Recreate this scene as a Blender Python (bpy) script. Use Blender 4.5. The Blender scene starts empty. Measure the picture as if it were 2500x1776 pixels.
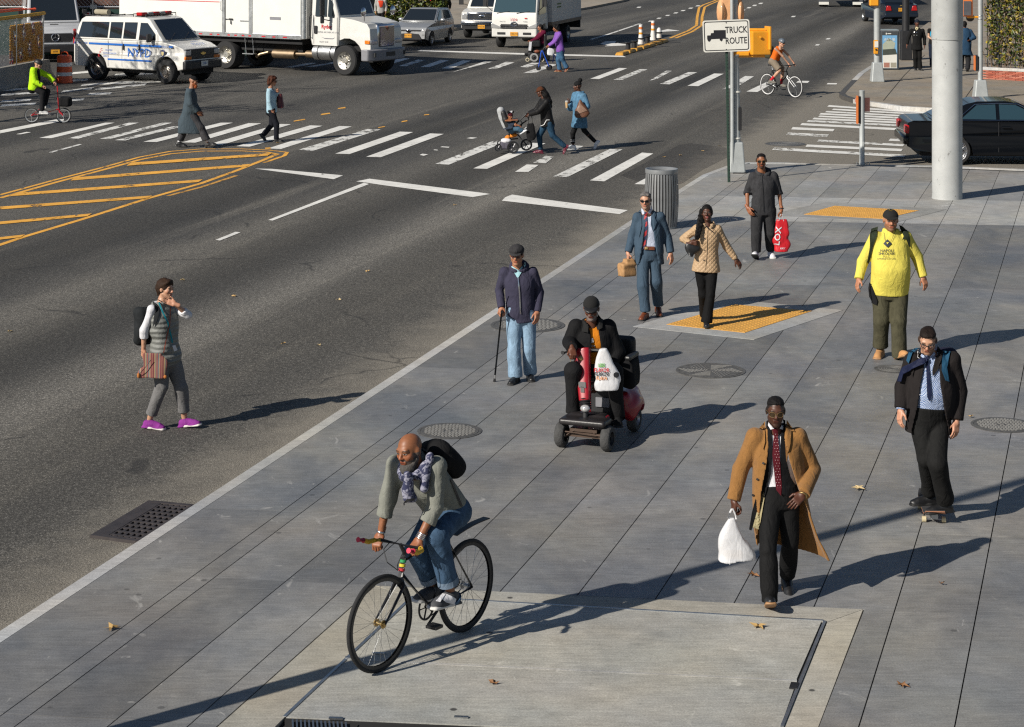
import bpy,bmesh,math,random
import numpy as np
from mathutils import Vector,Matrix
from mathutils.geometry import tessellate_polygon
from mathutils.bvhtree import BVHTree
random.seed(7)
SC=bpy.context.scene
COL=SC.collection
# -- camera, sky, sun, exposure
F,HC,YH=5200.0,5.7,-225.0
cam_data=bpy.data.cameras.new('camera')
cam=bpy.data.objects.new('camera',cam_data); COL.objects.link(cam)
cam.location=(0,0,HC); cam.rotation_euler=(math.radians(90),0,0)
cam_data.sensor_width=36.0; cam_data.lens=F/2500*36
cam_data.shift_y=-(888-YH)/2500.0
cam_data.clip_start=0.5; cam_data.clip_end=1500
SC.camera=cam
SUN_D=Vector((0.773,0.634,0)).normalized()
SUN_EL=math.radians(31.5)
world=bpy.data.worlds.new('World'); SC.world=world; world.use_nodes=True
wn=world.node_tree.nodes; wl=world.node_tree.links
for n in list(wn):wn.remove(n)
sky=wn.new('ShaderNodeTexSky'); sky.sky_type='NISHITA'; sky.sun_disc=False
sky.sun_elevation=SUN_EL; sky.sun_rotation=math.atan2(-SUN_D.x,-SUN_D.y)
sky.altitude=20; sky.air_density=0.9; sky.dust_density=0.3; sky.ozone_density=1.2
bg=wn.new('ShaderNodeBackground'); bg.inputs[1].default_value=0.05
wo=wn.new('ShaderNodeOutputWorld'); wl.new(sky.outputs[0],bg.inputs[0]); wl.new(bg.outputs[0],wo.inputs[0])
sun_data=bpy.data.lights.new('sun','SUN'); sun_data.energy=5.0; sun_data.angle=math.radians(0.5)
sun_data.color=(1.0,0.94,0.84)
sun=bpy.data.objects.new('sun',sun_data); COL.objects.link(sun)
ldir=Vector((SUN_D.x*math.cos(SUN_EL),SUN_D.y*math.cos(SUN_EL),-math.sin(SUN_EL)))
sun.rotation_euler=ldir.to_track_quat('-Z','Y').to_euler(); sun.location=(-20,-10,30)
vs=SC.view_settings
vs.view_transform='Standard'; vs.look='None'; vs.exposure=0.25; vs.gamma=1.0; vs.use_curve_mapping=False
SC.render.engine='CYCLES'; SC.cycles.max_bounces=6; SC.cycles.transparent_max_bounces=12; SC.cycles.diffuse_bounces=3; SC.cycles.use_denoising=False; SC.cycles.filter_width=1.25
# -- helpers
ROAD_Z=-0.12
def G(px,py,z=0.0):
 "point of a level plane seen at photo pixel"
 D=F*(HC-z)/(py-YH)
 return Vector(((px-1250)*D/F,D,z))
def U(px,py,D):
 "point at depth D seen at photo pixel"
 return Vector(((px-1250)*D/F,D,HC-(py-YH)*D/F))
def crop(x0,y0,s):
 return lambda x,y:(x0+x/s,y0+y/s)
cA=crop(1180,560,2.9); cB=crop(1480,340,3.248); cC=crop(2040,470,3.776); cD=crop(2100,760,2.9)
cE=crop(1700,920,2.62); cF=crop(820,1020,2.4614); cV=crop(290,650,3.777)
T1=crop(0,0,3.572); T2=crop(620,0,3.572); T3=crop(1240,0,3.572); T4=crop(1860,0,3.572)
g1=crop(1250,1076,1.8288); g2=crop(0,1076,1.8288); g3=crop(1250,400,1.8288); g4=crop(0,300,1.8288)
Z1=crop(0,0,7.06); Z2=crop(480,0,7.06); Z3=crop(860,0,7.06); Z4=crop(1120,0,7.06)
Z5=crop(1720,0,7.06); Z6=crop(2180,0,7.06); Z7=crop(1180,180,7.06); Z8=crop(1440,0,7.06)
full=crop(0,0,0.9144)
def tag(o,label=None,cat=None,group=None,kind=None):
 if label:o['label']=label
 if cat:o['category']=cat
 if group:o['group']=group
 if kind:o['kind']=kind
 return o
def thing(name,label,cat,loc=(0,0,0),rz=0.0,group=None):
 o=bpy.data.objects.new(name,None); COL.objects.link(o)
 o.location=loc; o.rotation_euler=(0,0,rz); o.empty_display_size=0.1
 return tag(o,label,cat,group)
def link_mesh(name,me,mat,parent=None):
 o=bpy.data.objects.new(name,me); COL.objects.link(o)
 if mat is not None and not me.materials:
  for m in(mat if isinstance(mat,(list,tuple))else[mat]):me.materials.append(m)
 if parent is not None:o.parent=parent
 return o
def basis(d,up=Vector((0,0,1))):
 d=Vector(d).normalized()
 x=d.cross(up)
 if x.length<1e-4:x=d.cross(Vector((0,1,0)))
 x.normalize(); y=x.cross(d).normalized()
 return x,y,d
class MB:
 "collects simple shapes into one mesh"
 def __init__(s):s.v=[]; s.f=[]; s.mi=[]; s.cur=0
 def add(s,vs_,fs):
  b=len(s.v); s.v+=[tuple(p)for p in vs_]; s.f+=[tuple(i+b for i in f)for f in fs]; s.mi+=[s.cur]*len(fs); return s
 def box(s,c,size,R=None,taper=1.0):
  hx,hy,hz=[k/2 for k in size]; c=Vector(c); R=R or Matrix.Identity(3)
  pts=[]
  for z,t in((-hz,1),(hz,taper)):
   for x,y in((-hx,-hy),(hx,-hy),(hx,hy),(-hx,hy)):pts.append(c+R@Vector((x*t,y*t,z)))
  return s.add(pts,[(3,2,1,0),(4,5,6,7),(0,1,5,4),(1,2,6,5),(2,3,7,6),(3,0,4,7)])
 def cyl(s,a,b,r0,r1=None,n=12,caps=True,phase=0.0):
  r1=r0 if r1 is None else r1; a=Vector(a); b=Vector(b)
  x,y,d=basis(b-a); P=[]
  for c,r in((a,r0),(b,r1)):
   for i in range(n):
    t=2*math.pi*(i+phase)/n; P.append(c+(x*math.cos(t)+y*math.sin(t))*r)
  fs=[(i,(i+1)%n,n+(i+1)%n,n+i)for i in range(n)]
  if caps:fs+=[tuple(range(n-1,-1,-1)),tuple(range(n,2*n))]
  return s.add(P,fs)
 def tube(s,pts,r,n=8,closed=False,caps=True):
  pts=[Vector(p)for p in pts]; m=len(pts); P=[]; rr=r if isinstance(r,(list,tuple))else[r]*m
  up=None
  for i,p in enumerate(pts):
   if closed:d=pts[(i+1)%m]-pts[i-1]
   else:d=pts[min(i+1,m-1)]-pts[max(i-1,0)]
   d.normalize()
   if up is None:
    x,y,_=basis(d)
   else:
    x=(up-d*up.dot(d))
    if x.length<1e-5:x,y,_=basis(d)
    x.normalize(); y=d.cross(x)
   up=x.copy()
   for k in range(n):
    t=2*math.pi*k/n; P.append(p+(x*math.cos(t)+y*math.sin(t))*rr[i])
  fs=[]
  for i in range(m if closed else m-1):
   j=(i+1)%m
   for k in range(n):
    fs.append((i*n+k,i*n+(k+1)%n,j*n+(k+1)%n,j*n+k))
  if not closed and caps:fs+=[tuple(range(n-1,-1,-1)),tuple(range((m-1)*n,m*n))]
  return s.add(P,fs)
 def lathe(s,prof,n=24,c=(0,0,0),axis=(0,0,1),caps=True):
  "profile of (radius, height) pairs about an axis"
  c=Vector(c); x,y,d=basis(axis); P=[]
  for r,h in prof:
   for i in range(n):
    t=2*math.pi*i/n; P.append(c+d*h+(x*math.cos(t)+y*math.sin(t))*r)
  m=len(prof)
  fs=[(j*n+i,j*n+(i+1)%n,(j+1)*n+(i+1)%n,(j+1)*n+i)for j in range(m-1)for i in range(n)]
  if caps:fs+=[tuple(range(n-1,-1,-1)),tuple(range((m-1)*n,m*n))]
  return s.add(P,fs)
 def ell(s,c,r,R=None,n=12,m=8):
  c=Vector(c); R=R or Matrix.Identity(3); P=[]; fs=[]
  for j in range(m+1):
   a=math.pi*j/m-math.pi/2
   for i in range(n):
    t=2*math.pi*i/n
    P.append(c+R@Vector((r[0]*math.cos(a)*math.cos(t),r[1]*math.cos(a)*math.sin(t),r[2]*math.sin(a))))
  for j in range(m):
   for i in range(n):fs.append((j*n+i,j*n+(i+1)%n,(j+1)*n+(i+1)%n,(j+1)*n+i))
  return s.add(P,fs)
 def prism(s,poly,depth,M=None,z0=0.0):
  "2-D outline extruded along local z, then transformed"
  M=M or Matrix.Identity(4); n=len(poly)
  area=sum(poly[i][0]*poly[(i+1)%n][1]-poly[(i+1)%n][0]*poly[i][1]for i in range(n))
  if area<0:poly=poly[::-1]
  lo=[M@Vector((x,y,z0))for x,y in poly]; hi=[M@Vector((x,y,z0+depth))for x,y in poly]
  tris=tessellate_polygon([[Vector((x,y,0))for x,y in poly]])
  fs=[]
  for t in tris:
   a,b,c=t
   ar=(poly[b][0]-poly[a][0])*(poly[c][1]-poly[a][1])-(poly[c][0]-poly[a][0])*(poly[b][1]-poly[a][1])
   if ar<0:a,b,c=a,c,b
   fs.append((a+n,b+n,c+n)); fs.append((c,b,a))
  fs+=[(i,(i+1)%n,n+(i+1)%n,n+i)for i in range(n)]
  return s.add(lo+hi,fs)
 def sheet(s,pts):
  "flat polygon facing up"
  pts=[Vector(p)for p in pts]
  fs=[]
  for a,b,c in tessellate_polygon([pts]):
   nz=(pts[b]-pts[a]).cross(pts[c]-pts[a]).z
   fs.append((a,b,c)if nz>0 else(a,c,b))
  return s.add(pts,fs)
 def quad(s,a,b,c,d):return s.add([a,b,c,d],[(0,1,2,3)])
 def mesh(s,name,smooth=None):
  me=bpy.data.meshes.new(name); me.from_pydata(s.v,[],s.f); me.update()
  if any(s.mi):me.polygons.foreach_set('material_index',s.mi)
  if smooth:
   me.polygons.foreach_set('use_smooth',[True]*len(me.polygons))
   me.set_sharp_from_angle(angle=math.radians(smooth))
  return me
 def build(s,name,mat,parent=None,smooth=None,bevel=0.0,seg=1):
  o=link_mesh(name,s.mesh(name,smooth),mat,parent)
  if bevel:
   b=o.modifiers.new('bevel','BEVEL'); b.width=bevel; b.segments=seg; b.limit_method='ANGLE'; b.angle_limit=math.radians(35)
  return o
def copy_tree(o,parent=None):
 c=o.copy(); COL.objects.link(c); c.parent=parent
 for ch in list(o.children):copy_tree(ch,c)
 return c
def rotz(a):return Matrix.Rotation(a,3,'Z')
def RM(x,y,z):return Matrix((x,y,z)).transposed()
# -- materials
MATS={}
def srgb(r,g,b):
 f=lambda c:(c/255/12.92)if c<=10 else((c/255+0.055)/1.055)**2.4
 return(f(r),f(g),f(b))
def pbr(name,col,rough=0.6,metal=0.0,var=0.12,vscale=6.0,bump=0.0,bscale=60.0,coat=0.0,sheen=0.0,trans=0.0,emit=None,spec=0.5,stretch=None,alpha=1.0):
 if name in MATS:return MATS[name]
 m=bpy.data.materials.new(name); m.use_nodes=True; nt=m.node_tree; N=nt.nodes; L=nt.links
 b=N['Principled BSDF']
 b.inputs['Base Color'].default_value=(*col,1); b.inputs['Roughness'].default_value=rough; b.inputs['Metallic'].default_value=metal
 b.inputs['Coat Weight'].default_value=coat; b.inputs['Coat Roughness'].default_value=0.08
 b.inputs['Sheen Weight'].default_value=sheen; b.inputs['Transmission Weight'].default_value=trans
 b.inputs['Specular IOR Level'].default_value=spec; b.inputs['Alpha'].default_value=alpha
 tc=N.new('ShaderNodeTexCoord'); src=tc.outputs['Object']
 if stretch:
  mp=N.new('ShaderNodeMapping'); mp.inputs['Scale'].default_value=stretch; L.new(src,mp.inputs[0]); src=mp.outputs[0]
 if var:
  nz=N.new('ShaderNodeTexNoise'); nz.inputs['Scale'].default_value=vscale; nz.inputs['Detail'].default_value=5; nz.inputs['Roughness'].default_value=0.65
  L.new(src,nz.inputs['Vector'])
  cr=N.new('ShaderNodeMapRange'); cr.inputs[1].default_value=0.3; cr.inputs[2].default_value=0.7
  cr.inputs[3].default_value=1-var; cr.inputs[4].default_value=1+var; L.new(nz.outputs[0],cr.inputs[0])
  mx=N.new('ShaderNodeVectorMath'); mx.operation='SCALE'; mx.inputs[0].default_value=col; L.new(cr.outputs[0],mx.inputs['Scale'])
  L.new(mx.outputs[0],b.inputs['Base Color'])
  r2=N.new('ShaderNodeMapRange'); r2.inputs[3].default_value=max(rough-0.08,0.03); r2.inputs[4].default_value=min(rough+0.1,1); L.new(nz.outputs[0],r2.inputs[0]); L.new(r2.outputs[0],b.inputs['Roughness'])
 if bump:
  n2=N.new('ShaderNodeTexNoise'); n2.inputs['Scale'].default_value=bscale; n2.inputs['Detail'].default_value=3; L.new(src,n2.inputs['Vector'])
  bp=N.new('ShaderNodeBump'); bp.inputs['Strength'].default_value=min(bump,1.0); bp.inputs['Distance'].default_value=0.01; L.new(n2.outputs[0],bp.inputs['Height']); L.new(bp.outputs[0],b.inputs['Normal'])
 if emit:b.inputs['Emission Color'].default_value=(*emit,1); b.inputs['Emission Strength'].default_value=1
 MATS[name]=m; return m
def cloth(name,col,rough=0.85,var=0.10,bump=0.5,weave=260,sheen=0.0,fold=15.0,check=None):
 if name in MATS:return MATS[name]
 m,N,L,b=new_nodes(name); q=NB(m); o=q.obj()
 soft=q.noise(q.map(o,scale=(1,1,0.55)),fold,3,0.55,dist=0.8); fine=q.noise(o,weave,1,0.6)
 c=q.mix(1.0,(*col,1),q.rng(soft,0.3,0.7,1-var,1+var),'MULTIPLY')
 c=q.mix(1.0,c,q.rng(fine,0.3,0.7,0.86,1.12),'MULTIPLY')
 L.new(c,b.inputs['Base Color']); b.inputs['Roughness'].default_value=rough; b.inputs['Specular IOR Level'].default_value=0.12; b.inputs['Sheen Weight'].default_value=sheen
 q.bump(q.math('ADD',soft,q.math('MULTIPLY',fine,0.05)),bump,0.03,b.inputs['Normal']); return m
def metal(name,col,rough=0.35,**k):return pbr(name,col,rough,1.0,k.pop('var',0.1),**k)
def paint(name,col,rough=0.35,coat=0.5,var=0.05,**k):return pbr(name,col,rough,0.0,var,coat=coat,**k)
def flat(name,col,rough=0.6):return pbr(name,col,rough,0,0)
GLASS=pbr('dark_glass',(0.012,0.016,0.02),0.06,0,0,coat=0.6,spec=0.8)
RUBBER=pbr('tyre_rubber',(0.016,0.016,0.017),0.8,0,0.25,vscale=20,bump=0.3,bscale=120)
BLACK=pbr('black_plastic',(0.014,0.014,0.016),0.5,0,0.2)
CHROME=metal('chrome',(0.75,0.75,0.77),0.12,var=0.05)
STEEL=metal('grey_steel',(0.42,0.43,0.44),0.4)
def new_nodes(name):
 m=bpy.data.materials.new(name); m.use_nodes=True; MATS[name]=m
 return m,m.node_tree.nodes,m.node_tree.links,m.node_tree.nodes['Principled BSDF']
class NB:
 "terse node wiring"
 def __init__(s,m):s.N=m.node_tree.nodes; s.L=m.node_tree.links
 def val(s,sock,v):
  if hasattr(v,'links')or hasattr(v,'is_output'):s.L.new(v,sock)
  else:sock.default_value=v
 def noise(s,vec,scale,detail=4,rough=0.6,out=0,dist=0.0):
  n=s.N.new('ShaderNodeTexNoise'); n.inputs['Scale'].default_value=scale; n.inputs['Detail'].default_value=detail; n.inputs['Roughness'].default_value=rough; n.inputs['Distortion'].default_value=dist
  s.L.new(vec,n.inputs['Vector']); return n.outputs[out]
 def rng(s,v,a,b,c=0.0,d=1.0):
  n=s.N.new('ShaderNodeMapRange'); n.inputs[1].default_value=a; n.inputs[2].default_value=b; n.inputs[3].default_value=c; n.inputs[4].default_value=d; s.L.new(v,n.inputs[0]); return n.outputs[0]
 def math(s,op,a,b=0.0):
  n=s.N.new('ShaderNodeMath'); n.operation=op; s.val(n.inputs[0],a); s.val(n.inputs[1],b); return n.outputs[0]
 def mix(s,f,a,b,mode='MIX'):
  n=s.N.new('ShaderNodeMix'); n.data_type='RGBA'; n.blend_type=mode; s.val(n.inputs[0],f)
  s.val(n.inputs[6],(*a,1)if isinstance(a,tuple)and len(a)==3 else a); s.val(n.inputs[7],(*b,1)if isinstance(b,tuple)and len(b)==3 else b); return n.outputs[2]
 def map(s,vec,scale=(1,1,1),rot=(0,0,0),loc=(0,0,0)):
  n=s.N.new('ShaderNodeMapping'); n.inputs['Scale'].default_value=scale; n.inputs['Rotation'].default_value=rot; n.inputs['Location'].default_value=loc; s.L.new(vec,n.inputs[0]); return n.outputs[0]
 def bump(s,h,strength,dist,target):
  n=s.N.new('ShaderNodeBump'); n.inputs['Strength'].default_value=strength; n.inputs['Distance'].default_value=dist; s.L.new(h,n.inputs['Height']); s.L.new(n.outputs[0],target)
 def pos(s):return s.N.new('ShaderNodeNewGeometry').outputs['Position']
 def obj(s):return s.N.new('ShaderNodeTexCoord').outputs['Object']
def text_mb(body,size,M,depth=0.002,squash=1.0,align='CENTER',bold=0.0):
 "lettering as a thin raised mesh in a local plane (x right, y up)"
 cu=bpy.data.curves.new('lettering','FONT'); cu.body=body; cu.size=size; cu.align_x=align; cu.align_y='CENTER'; cu.extrude=0; cu.resolution_u=2; cu.offset=bold
 o=bpy.data.objects.new('lettering',cu); COL.objects.link(o)
 dg=bpy.context.evaluated_depsgraph_get(); me=bpy.data.meshes.new_from_object(o.evaluated_get(dg))
 vs_=[M@Vector((v.co.x*squash,v.co.y,depth))for v in me.vertices]; fs=[tuple(p.vertices)for p in me.polygons]
 bpy.data.objects.remove(o); bpy.data.curves.remove(cu); bpy.data.meshes.remove(me)
 mb=MB(); mb.add(vs_,fs); return mb
 # -- ground materials
VPX=2715.0
DIR_A=Vector(((VPX-1250)/F,1.0,0)).normalized()
ANG_A=math.atan2(DIR_A.x,DIR_A.y)
def asphalt_mat(name='asphalt',k=1.0):
 m,N,L,b=new_nodes(name); q=NB(m); p=q.pos()
 al=q.map(p,rot=(0,0,ANG_A))
 bands=q.noise(q.map(al,scale=(0.42,0.018,1)),1.0,2,0.5)
 big=q.noise(p,0.23,2,0.6); mid=q.noise(p,1.7,3,0.7)
 fine=q.noise(p,75.0,1,0.75); grit=q.noise(p,17.0,2,0.8)
 stone=N.new('ShaderNodeTexVoronoi'); stone.inputs['Scale'].default_value=42; L.new(p,stone.inputs['Vector'])
 base=q.mix(q.rng(bands,0.40,0.62),(0.070,0.068,0.065),(0.170,0.159,0.14))
 st2=q.noise(q.map(al,scale=(1.5,0.04,1),loc=(3,0,0)),1.0,3,0.6); base=q.mix(q.rng(st2,0.58,0.72,0,0.6),base,(0.24,0.222,0.19))
 base=q.mix(q.rng(big,0.42,0.68,0,0.4),base,(0.140,0.130,0.114))
 base=q.mix(q.rng(mid,0.3,0.75,0,0.35),base,(0.095,0.09,0.083))
 sp=q.rng(stone.outputs['Distance'],0.02,0.45,1.75,0.55)
 base=q.mix(1.0,base,sp,'MULTIPLY')
 f2=q.rng(fine,0.25,0.75,0.25,1.9); base=q.mix(1.0,base,f2,'MULTIPLY')
 g2=q.rng(grit,0.3,0.7,0.62,1.35); base=q.mix(1.0,base,g2,'MULTIPLY')
 dn=N.new('ShaderNodeVectorMath'); dn.operation='DOT_PRODUCT'; kn=Vector((-DIR_A.y,DIR_A.x,0)); k0=G(0,1541,ROAD_Z); dn.inputs[1].default_value=kn; L.new(p,dn.inputs[0])
 gd=q.math('ADD',q.math('SUBTRACT',dn.outputs['Value'],k0.dot(kn)),q.math('MULTIPLY',q.math('SUBTRACT',mid,0.5),1.1))
 du=q.math('ADD',q.math('SUBTRACT',dn.outputs['Value'],k0.dot(kn)),q.math('MULTIPLY',q.math('SUBTRACT',bands,0.5),1.6))
 cr=N.new('ShaderNodeValToRGB'); L.new(q.rng(du,0.0,12.0),cr.inputs[0]); cr.color_ramp.interpolation='B_SPLINE'
 for i,(u_,v_)in enumerate(((0,1.0),(1.0,1.0),(2.0,.72),(2.9,.8),(3.6,1.9),(4.3,.85),(5.1,.60),(6.0,.75),(6.9,1.35),(7.6,1.0),(8.5,.52),(9.6,1.05),(12,1.0))):
  e=cr.color_ramp.elements[i]if i<2 else cr.color_ramp.elements.new(u_/12); e.position=u_/12; e.color=(v_/2,v_/2,v_/2,1)
 base=q.mix(1.0,base,q.mix(1.0,cr.outputs[0],(2,2,2,1),'MULTIPLY'),'MULTIPLY')
 base=q.mix(q.rng(gd,0.05,0.9,0.55,0.0),base,q.mix(1.0,(0.27,0.243,0.2,1),f2,'MULTIPLY'))
 cw=q.noise(p,0.8,3,0.5,out=1)
 vm=N.new('ShaderNodeVectorMath'); vm.operation='MULTIPLY_ADD'; vm.inputs[1].default_value=(1.4,1.4,0); L.new(cw,vm.inputs[0]); L.new(p,vm.inputs[2])
 vor=N.new('ShaderNodeTexVoronoi'); vor.feature='DISTANCE_TO_EDGE'; vor.inputs['Scale'].default_value=0.11; L.new(vm.outputs[0],vor.inputs['Vector'])
 cm=q.math('MULTIPLY',q.rng(vor.outputs['Distance'],0.0,0.0035,1,0),q.rng(q.noise(p,0.5,2),0.48,0.56))
 base=q.mix(q.math('MULTIPLY',cm,0.65),base,(0.016,0.016,0.017))
 bl=q.noise(q.map(p,scale=(1,0.35,1)),1.1,3,0.5)
 base=q.mix(q.rng(bl,0.70,0.73,0,0.6),base,(0.02,0.02,0.021))
 if k!=1.0:base=q.mix(1.0,base,(k,k,k*1.03,1),'MULTIPLY')
 L.new(base,b.inputs['Base Color']); b.inputs['Roughness'].default_value=0.82; b.inputs['Specular IOR Level'].default_value=0.3
 q.bump(q.math('ADD',fine,q.math('MULTIPLY',grit,1.2)),0.55,0.012,b.inputs['Normal'])
 return m
def concrete_mat(name,c0,c1,rough=0.7,stain=0.35,pit=0.5,gloss=0.0):
 m,N,L,b=new_nodes(name); q=NB(m); p=q.pos()
 info=N.new('ShaderNodeObjectInfo')
 tint=q.rng(info.outputs['Random'],0,1,0.84,1.16)
 big=q.noise(q.map(p,scale=(0.8,0.45,1),rot=(0,0,ANG_A)),0.9,4,0.62,dist=0.6); mid=q.noise(p,5.0,3,0.7); fine=q.noise(p,70,1,0.7)
 c=q.mix(q.rng(big,0.33,0.68),c0,c1)
 tw=q.noise(p,0.5,2,0.6,out=1); c=q.mix(0.03,c,tw,'OVERLAY')
 c=q.mix(1.0,c,tint,'MULTIPLY')
 c=q.mix(1.0,c,q.rng(mid,0.3,0.72,1-stain*0.4,1+stain*0.3),'MULTIPLY')
 c=q.mix(1.0,c,q.rng(fine,0.25,0.75,0.80,1.18),'MULTIPLY')
 br=q.noise(q.map(p,scale=(0.9,7.0,1),rot=(0,0,0.13)),4.0,3,0.65); c=q.mix(1.0,c,q.rng(br,0.3,0.7,0.86,1.14),'MULTIPLY')
 wm=q.noise(q.map(p,loc=(7,3,0)),0.55,3,0.6); c=q.mix(q.rng(wm,0.5,0.66,0,0.35),c,q.mix(1.0,c,(1.1,0.98,0.80,1),'MULTIPLY')); c=q.mix(q.rng(wm,0.5,0.36,0,0.6),c,q.mix(1.0,c,(0.84,0.90,1.0,1),'MULTIPLY'))
 sc=q.noise(q.map(p,scale=(1,0.6,1),rot=(0,0,0.5)),3.2,3,0.7,dist=1.5)
 c=q.mix(q.rng(sc,0.66,0.76,0,0.55),c,tuple(min(k*1.9,0.7)for k in c1))
 v=N.new('ShaderNodeTexVoronoi'); v.inputs['Scale'].default_value=2.3; L.new(p,v.inputs['Vector'])
 keep=q.rng(v.outputs['Color'],0.0,1.0)
 sp=q.math('MULTIPLY',q.rng(v.outputs['Distance'],0.05,0.075,1,0),pit)
 c=q.mix(q.math('MULTIPLY',sp,q.math('GREATER_THAN',keep,0.5)),c,(0.035,0.033,0.032))
 L.new(c,b.inputs['Base Color'])
 L.new(q.rng(big,0.3,0.7,rough-gloss,rough+0.08),b.inputs['Roughness']); b.inputs['Specular IOR Level'].default_value=0.45
 q.bump(q.math('ADD',q.math('MULTIPLY',fine,0.6),mid),0.18,0.008,b.inputs['Normal'])
 return m
def road_paint(name,col,wear):
 m,N,L,b=new_nodes(name); q=NB(m); p=q.pos()
 n1=q.noise(q.map(p,scale=(1,0.5,1),rot=(0,0,ANG_A)),4.5,6,0.75); n2=q.noise(p,40,3,0.7)
 gaps=q.rng(q.math('ADD',n1,q.math('MULTIPLY',n2,0.25)),0.72-wear,0.80-wear)
 info=N.new('ShaderNodeObjectInfo')
 c=q.mix(1.0,col,q.rng(q.noise(p,2.0,5,0.7),0.3,0.7,0.78,1.08),'MULTIPLY')
 c=q.mix(1.0,c,q.rng(n2,0.3,0.7,0.88,1.06),'MULTIPLY')
 L.new(c,b.inputs['Base Color']); b.inputs['Roughness'].default_value=0.7
 L.new(q.rng(gaps,0,1,1,0.0),b.inputs['Alpha'])
 q.bump(n2,0.3,0.006,b.inputs['Normal'])
 return m
ASPHALT=asphalt_mat()
CONC_DARK=concrete_mat('dark_pavement_concrete',(0.142,0.142,0.144),(0.245,0.238,0.225),0.58,gloss=0.14)
CONC_LIGHT=concrete_mat('light_pavement_concrete',(0.28,0.278,0.268),(0.38,0.372,0.352),0.7,pit=0.3)
CONC_GRAZE_LIT=concrete_mat('grazing_lit_pavement_concrete',(0.24,0.236,0.228),(0.31,0.30,0.282),0.66,gloss=0.1)  # lighter grey of the far slabs: grazing light put into their colour
CONC_TAN=concrete_mat('tan_pavement_concrete',(0.25,0.215,0.17),(0.33,0.285,0.23),0.8,pit=0.4)
CONC_VAULT=concrete_mat('vault_concrete',(0.28,0.275,0.25),(0.36,0.35,0.315),0.62,pit=0.9,gloss=0.1)
CONC_VAULT_EDGE=concrete_mat('vault_surround_concrete',(0.31,0.285,0.235),(0.40,0.375,0.32),0.8,pit=0.9)
CURB_M=concrete_mat('kerb_concrete',(0.35,0.345,0.335),(0.46,0.455,0.44),0.75,pit=0.2)
JOINT=flat('joint_dirt',(0.012,0.011,0.010),0.95)
WHITE_P=road_paint('white_road_paint',(0.80,0.785,0.74),-0.03)
WHITE_W=road_paint('worn_white_road_paint',(0.76,0.75,0.71),0.075)
YELLOW_P=road_paint('yellow_road_paint',(0.84,0.42,0.06),0.035)
PATCH_M=asphalt_mat('asphalt_patch',0.62)
# -- road
mb=MB(); mb.quad((-260,4,ROAD_Z),(300,4,ROAD_Z),(300,620,ROAD_Z),(-260,620,ROAD_Z))
road=tag(mb.build('road',ASPHALT),'worn grey asphalt of the wide street crossing',None,kind='structure')
PZ=ROAD_Z+0.004
def on_road(c,pts,z=PZ):return[G(*c(*p),z)for p in pts]
MK=[0]
def mark(name,c,pts,mat,z=PZ):
 MK[0]+=1; z+=(MK[0]%9)*0.0007; mb=MB(); mb.sheet(on_road(c,pts,z)); return mb.build(name,mat,road)
def ribbon(name,c,pts,w,mat,z=PZ,taper=None):
 P=on_road(c,pts,z); mb=MB(); Lf=[]; Rt=[]
 for i,p in enumerate(P):
  d=(P[min(i+1,len(P)-1)]-P[max(i-1,0)]).normalized(); n=Vector((-d.y,d.x,0))
  Lf.append(p+n*w/2); Rt.append(p-n*w/2)
 for i in range(len(P)-1):mb.quad(Rt[i],Rt[i+1],Lf[i+1],Lf[i])
 return mb.build(name,mat,road)
NEAR_BARS=[((175,68),(230,69),(512,0),(470,0),1),((303,70),(350,71),(620,0),(575,0),2),((445,72),(490,73),(770,0),(725,0),2),((512,78),(560,79),(815,17),(772,16),2),((640,85),(700,86),(1040,0),(985,0),1),((812,88),(872,89),(1166,3),(1110,2),1),((930,97),(990,99),(1300,7),(1245,6),1),((1055,105),(1115,107),(1440,14),(1385,12),1),((1195,115),(1255,117),(1570,17),(1515,15),1),((1335,120),(1395,126),(1700,30),(1640,28),2),((1497,138),(1560,140),(1845,42),(1785,40),1),((1635,152),(1700,154),(1982,50),(1920,48),1),((1943,184),(2005,187),(2260,85),(2205,80),2),((2113,204),(2175,206),(2436,92),(2378,90),1)]
for a,b_,c_,d_,w in NEAR_BARS:mark('crosswalk_bar',g4,[a,b_,c_,d_],WHITE_P if w==1 else WHITE_W)
for pts,w in(([(62,1500),(180,1500),(268,1440),(165,1435)],1),([(220,1420),(330,1425),(400,1370),(330,1360)],2),([(395,1540),(520,1545),(1000,1305),(890,1300)],2),([(715,1575),(840,1583),(1268,1340),(1170,1332)],1),([(1105,1607),(1190,1610),(1300,1540),(1240,1535)],1),([(470,1310),(590,1312),(660,1275),(590,1270)],2)):mark('crosswalk_bar',T3,pts,WHITE_P if w==1 else WHITE_W)
for pts,w in(([(718,688),(795,691),(1040,597),(970,594)],1),([(920,698),(1000,697),(1218,607),(1150,605)],2),([(1235,705),(1300,690),(1430,620),(1380,618)],2),([(1325,733),(1410,737),(1650,632),(1575,630)],2),([(1565,750),(1660,753),(1882,645),(1800,642)],1),([(1870,780),(1990,765),(2145,668),(2070,664)],2),([(2080,800),(2175,803),(2330,720),(2260,715)],1),([(130,640),(250,632),(430,565),(360,560)],2),([(105,585),(180,590),(275,552),(210,548)],2)):mark('crosswalk_bar',T3,pts,WHITE_P if w==1 else WHITE_W)
for pts,w in(([(1635,598),(1720,601),(1895,530),(1820,528)],1),([(1725,633),(1805,612),(2080,540),(2010,538)],2),([(2040,602),(2120,600),(2275,545),(2200,540)],2),([(1450,585),(1530,587),(1700,528),(1630,524)],1),([(1260,578),(1330,580),(1500,525),(1430,521)],2),([(1060,572),(1150,574),(1360,512),(1280,508)],1),([(450,582),(520,585),(760,545),(700,541)],2),([(250,590),(330,592),(560,552),(490,548)],2)):mark('crosswalk_bar',T2,pts,WHITE_P if w==1 else WHITE_W)
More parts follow.
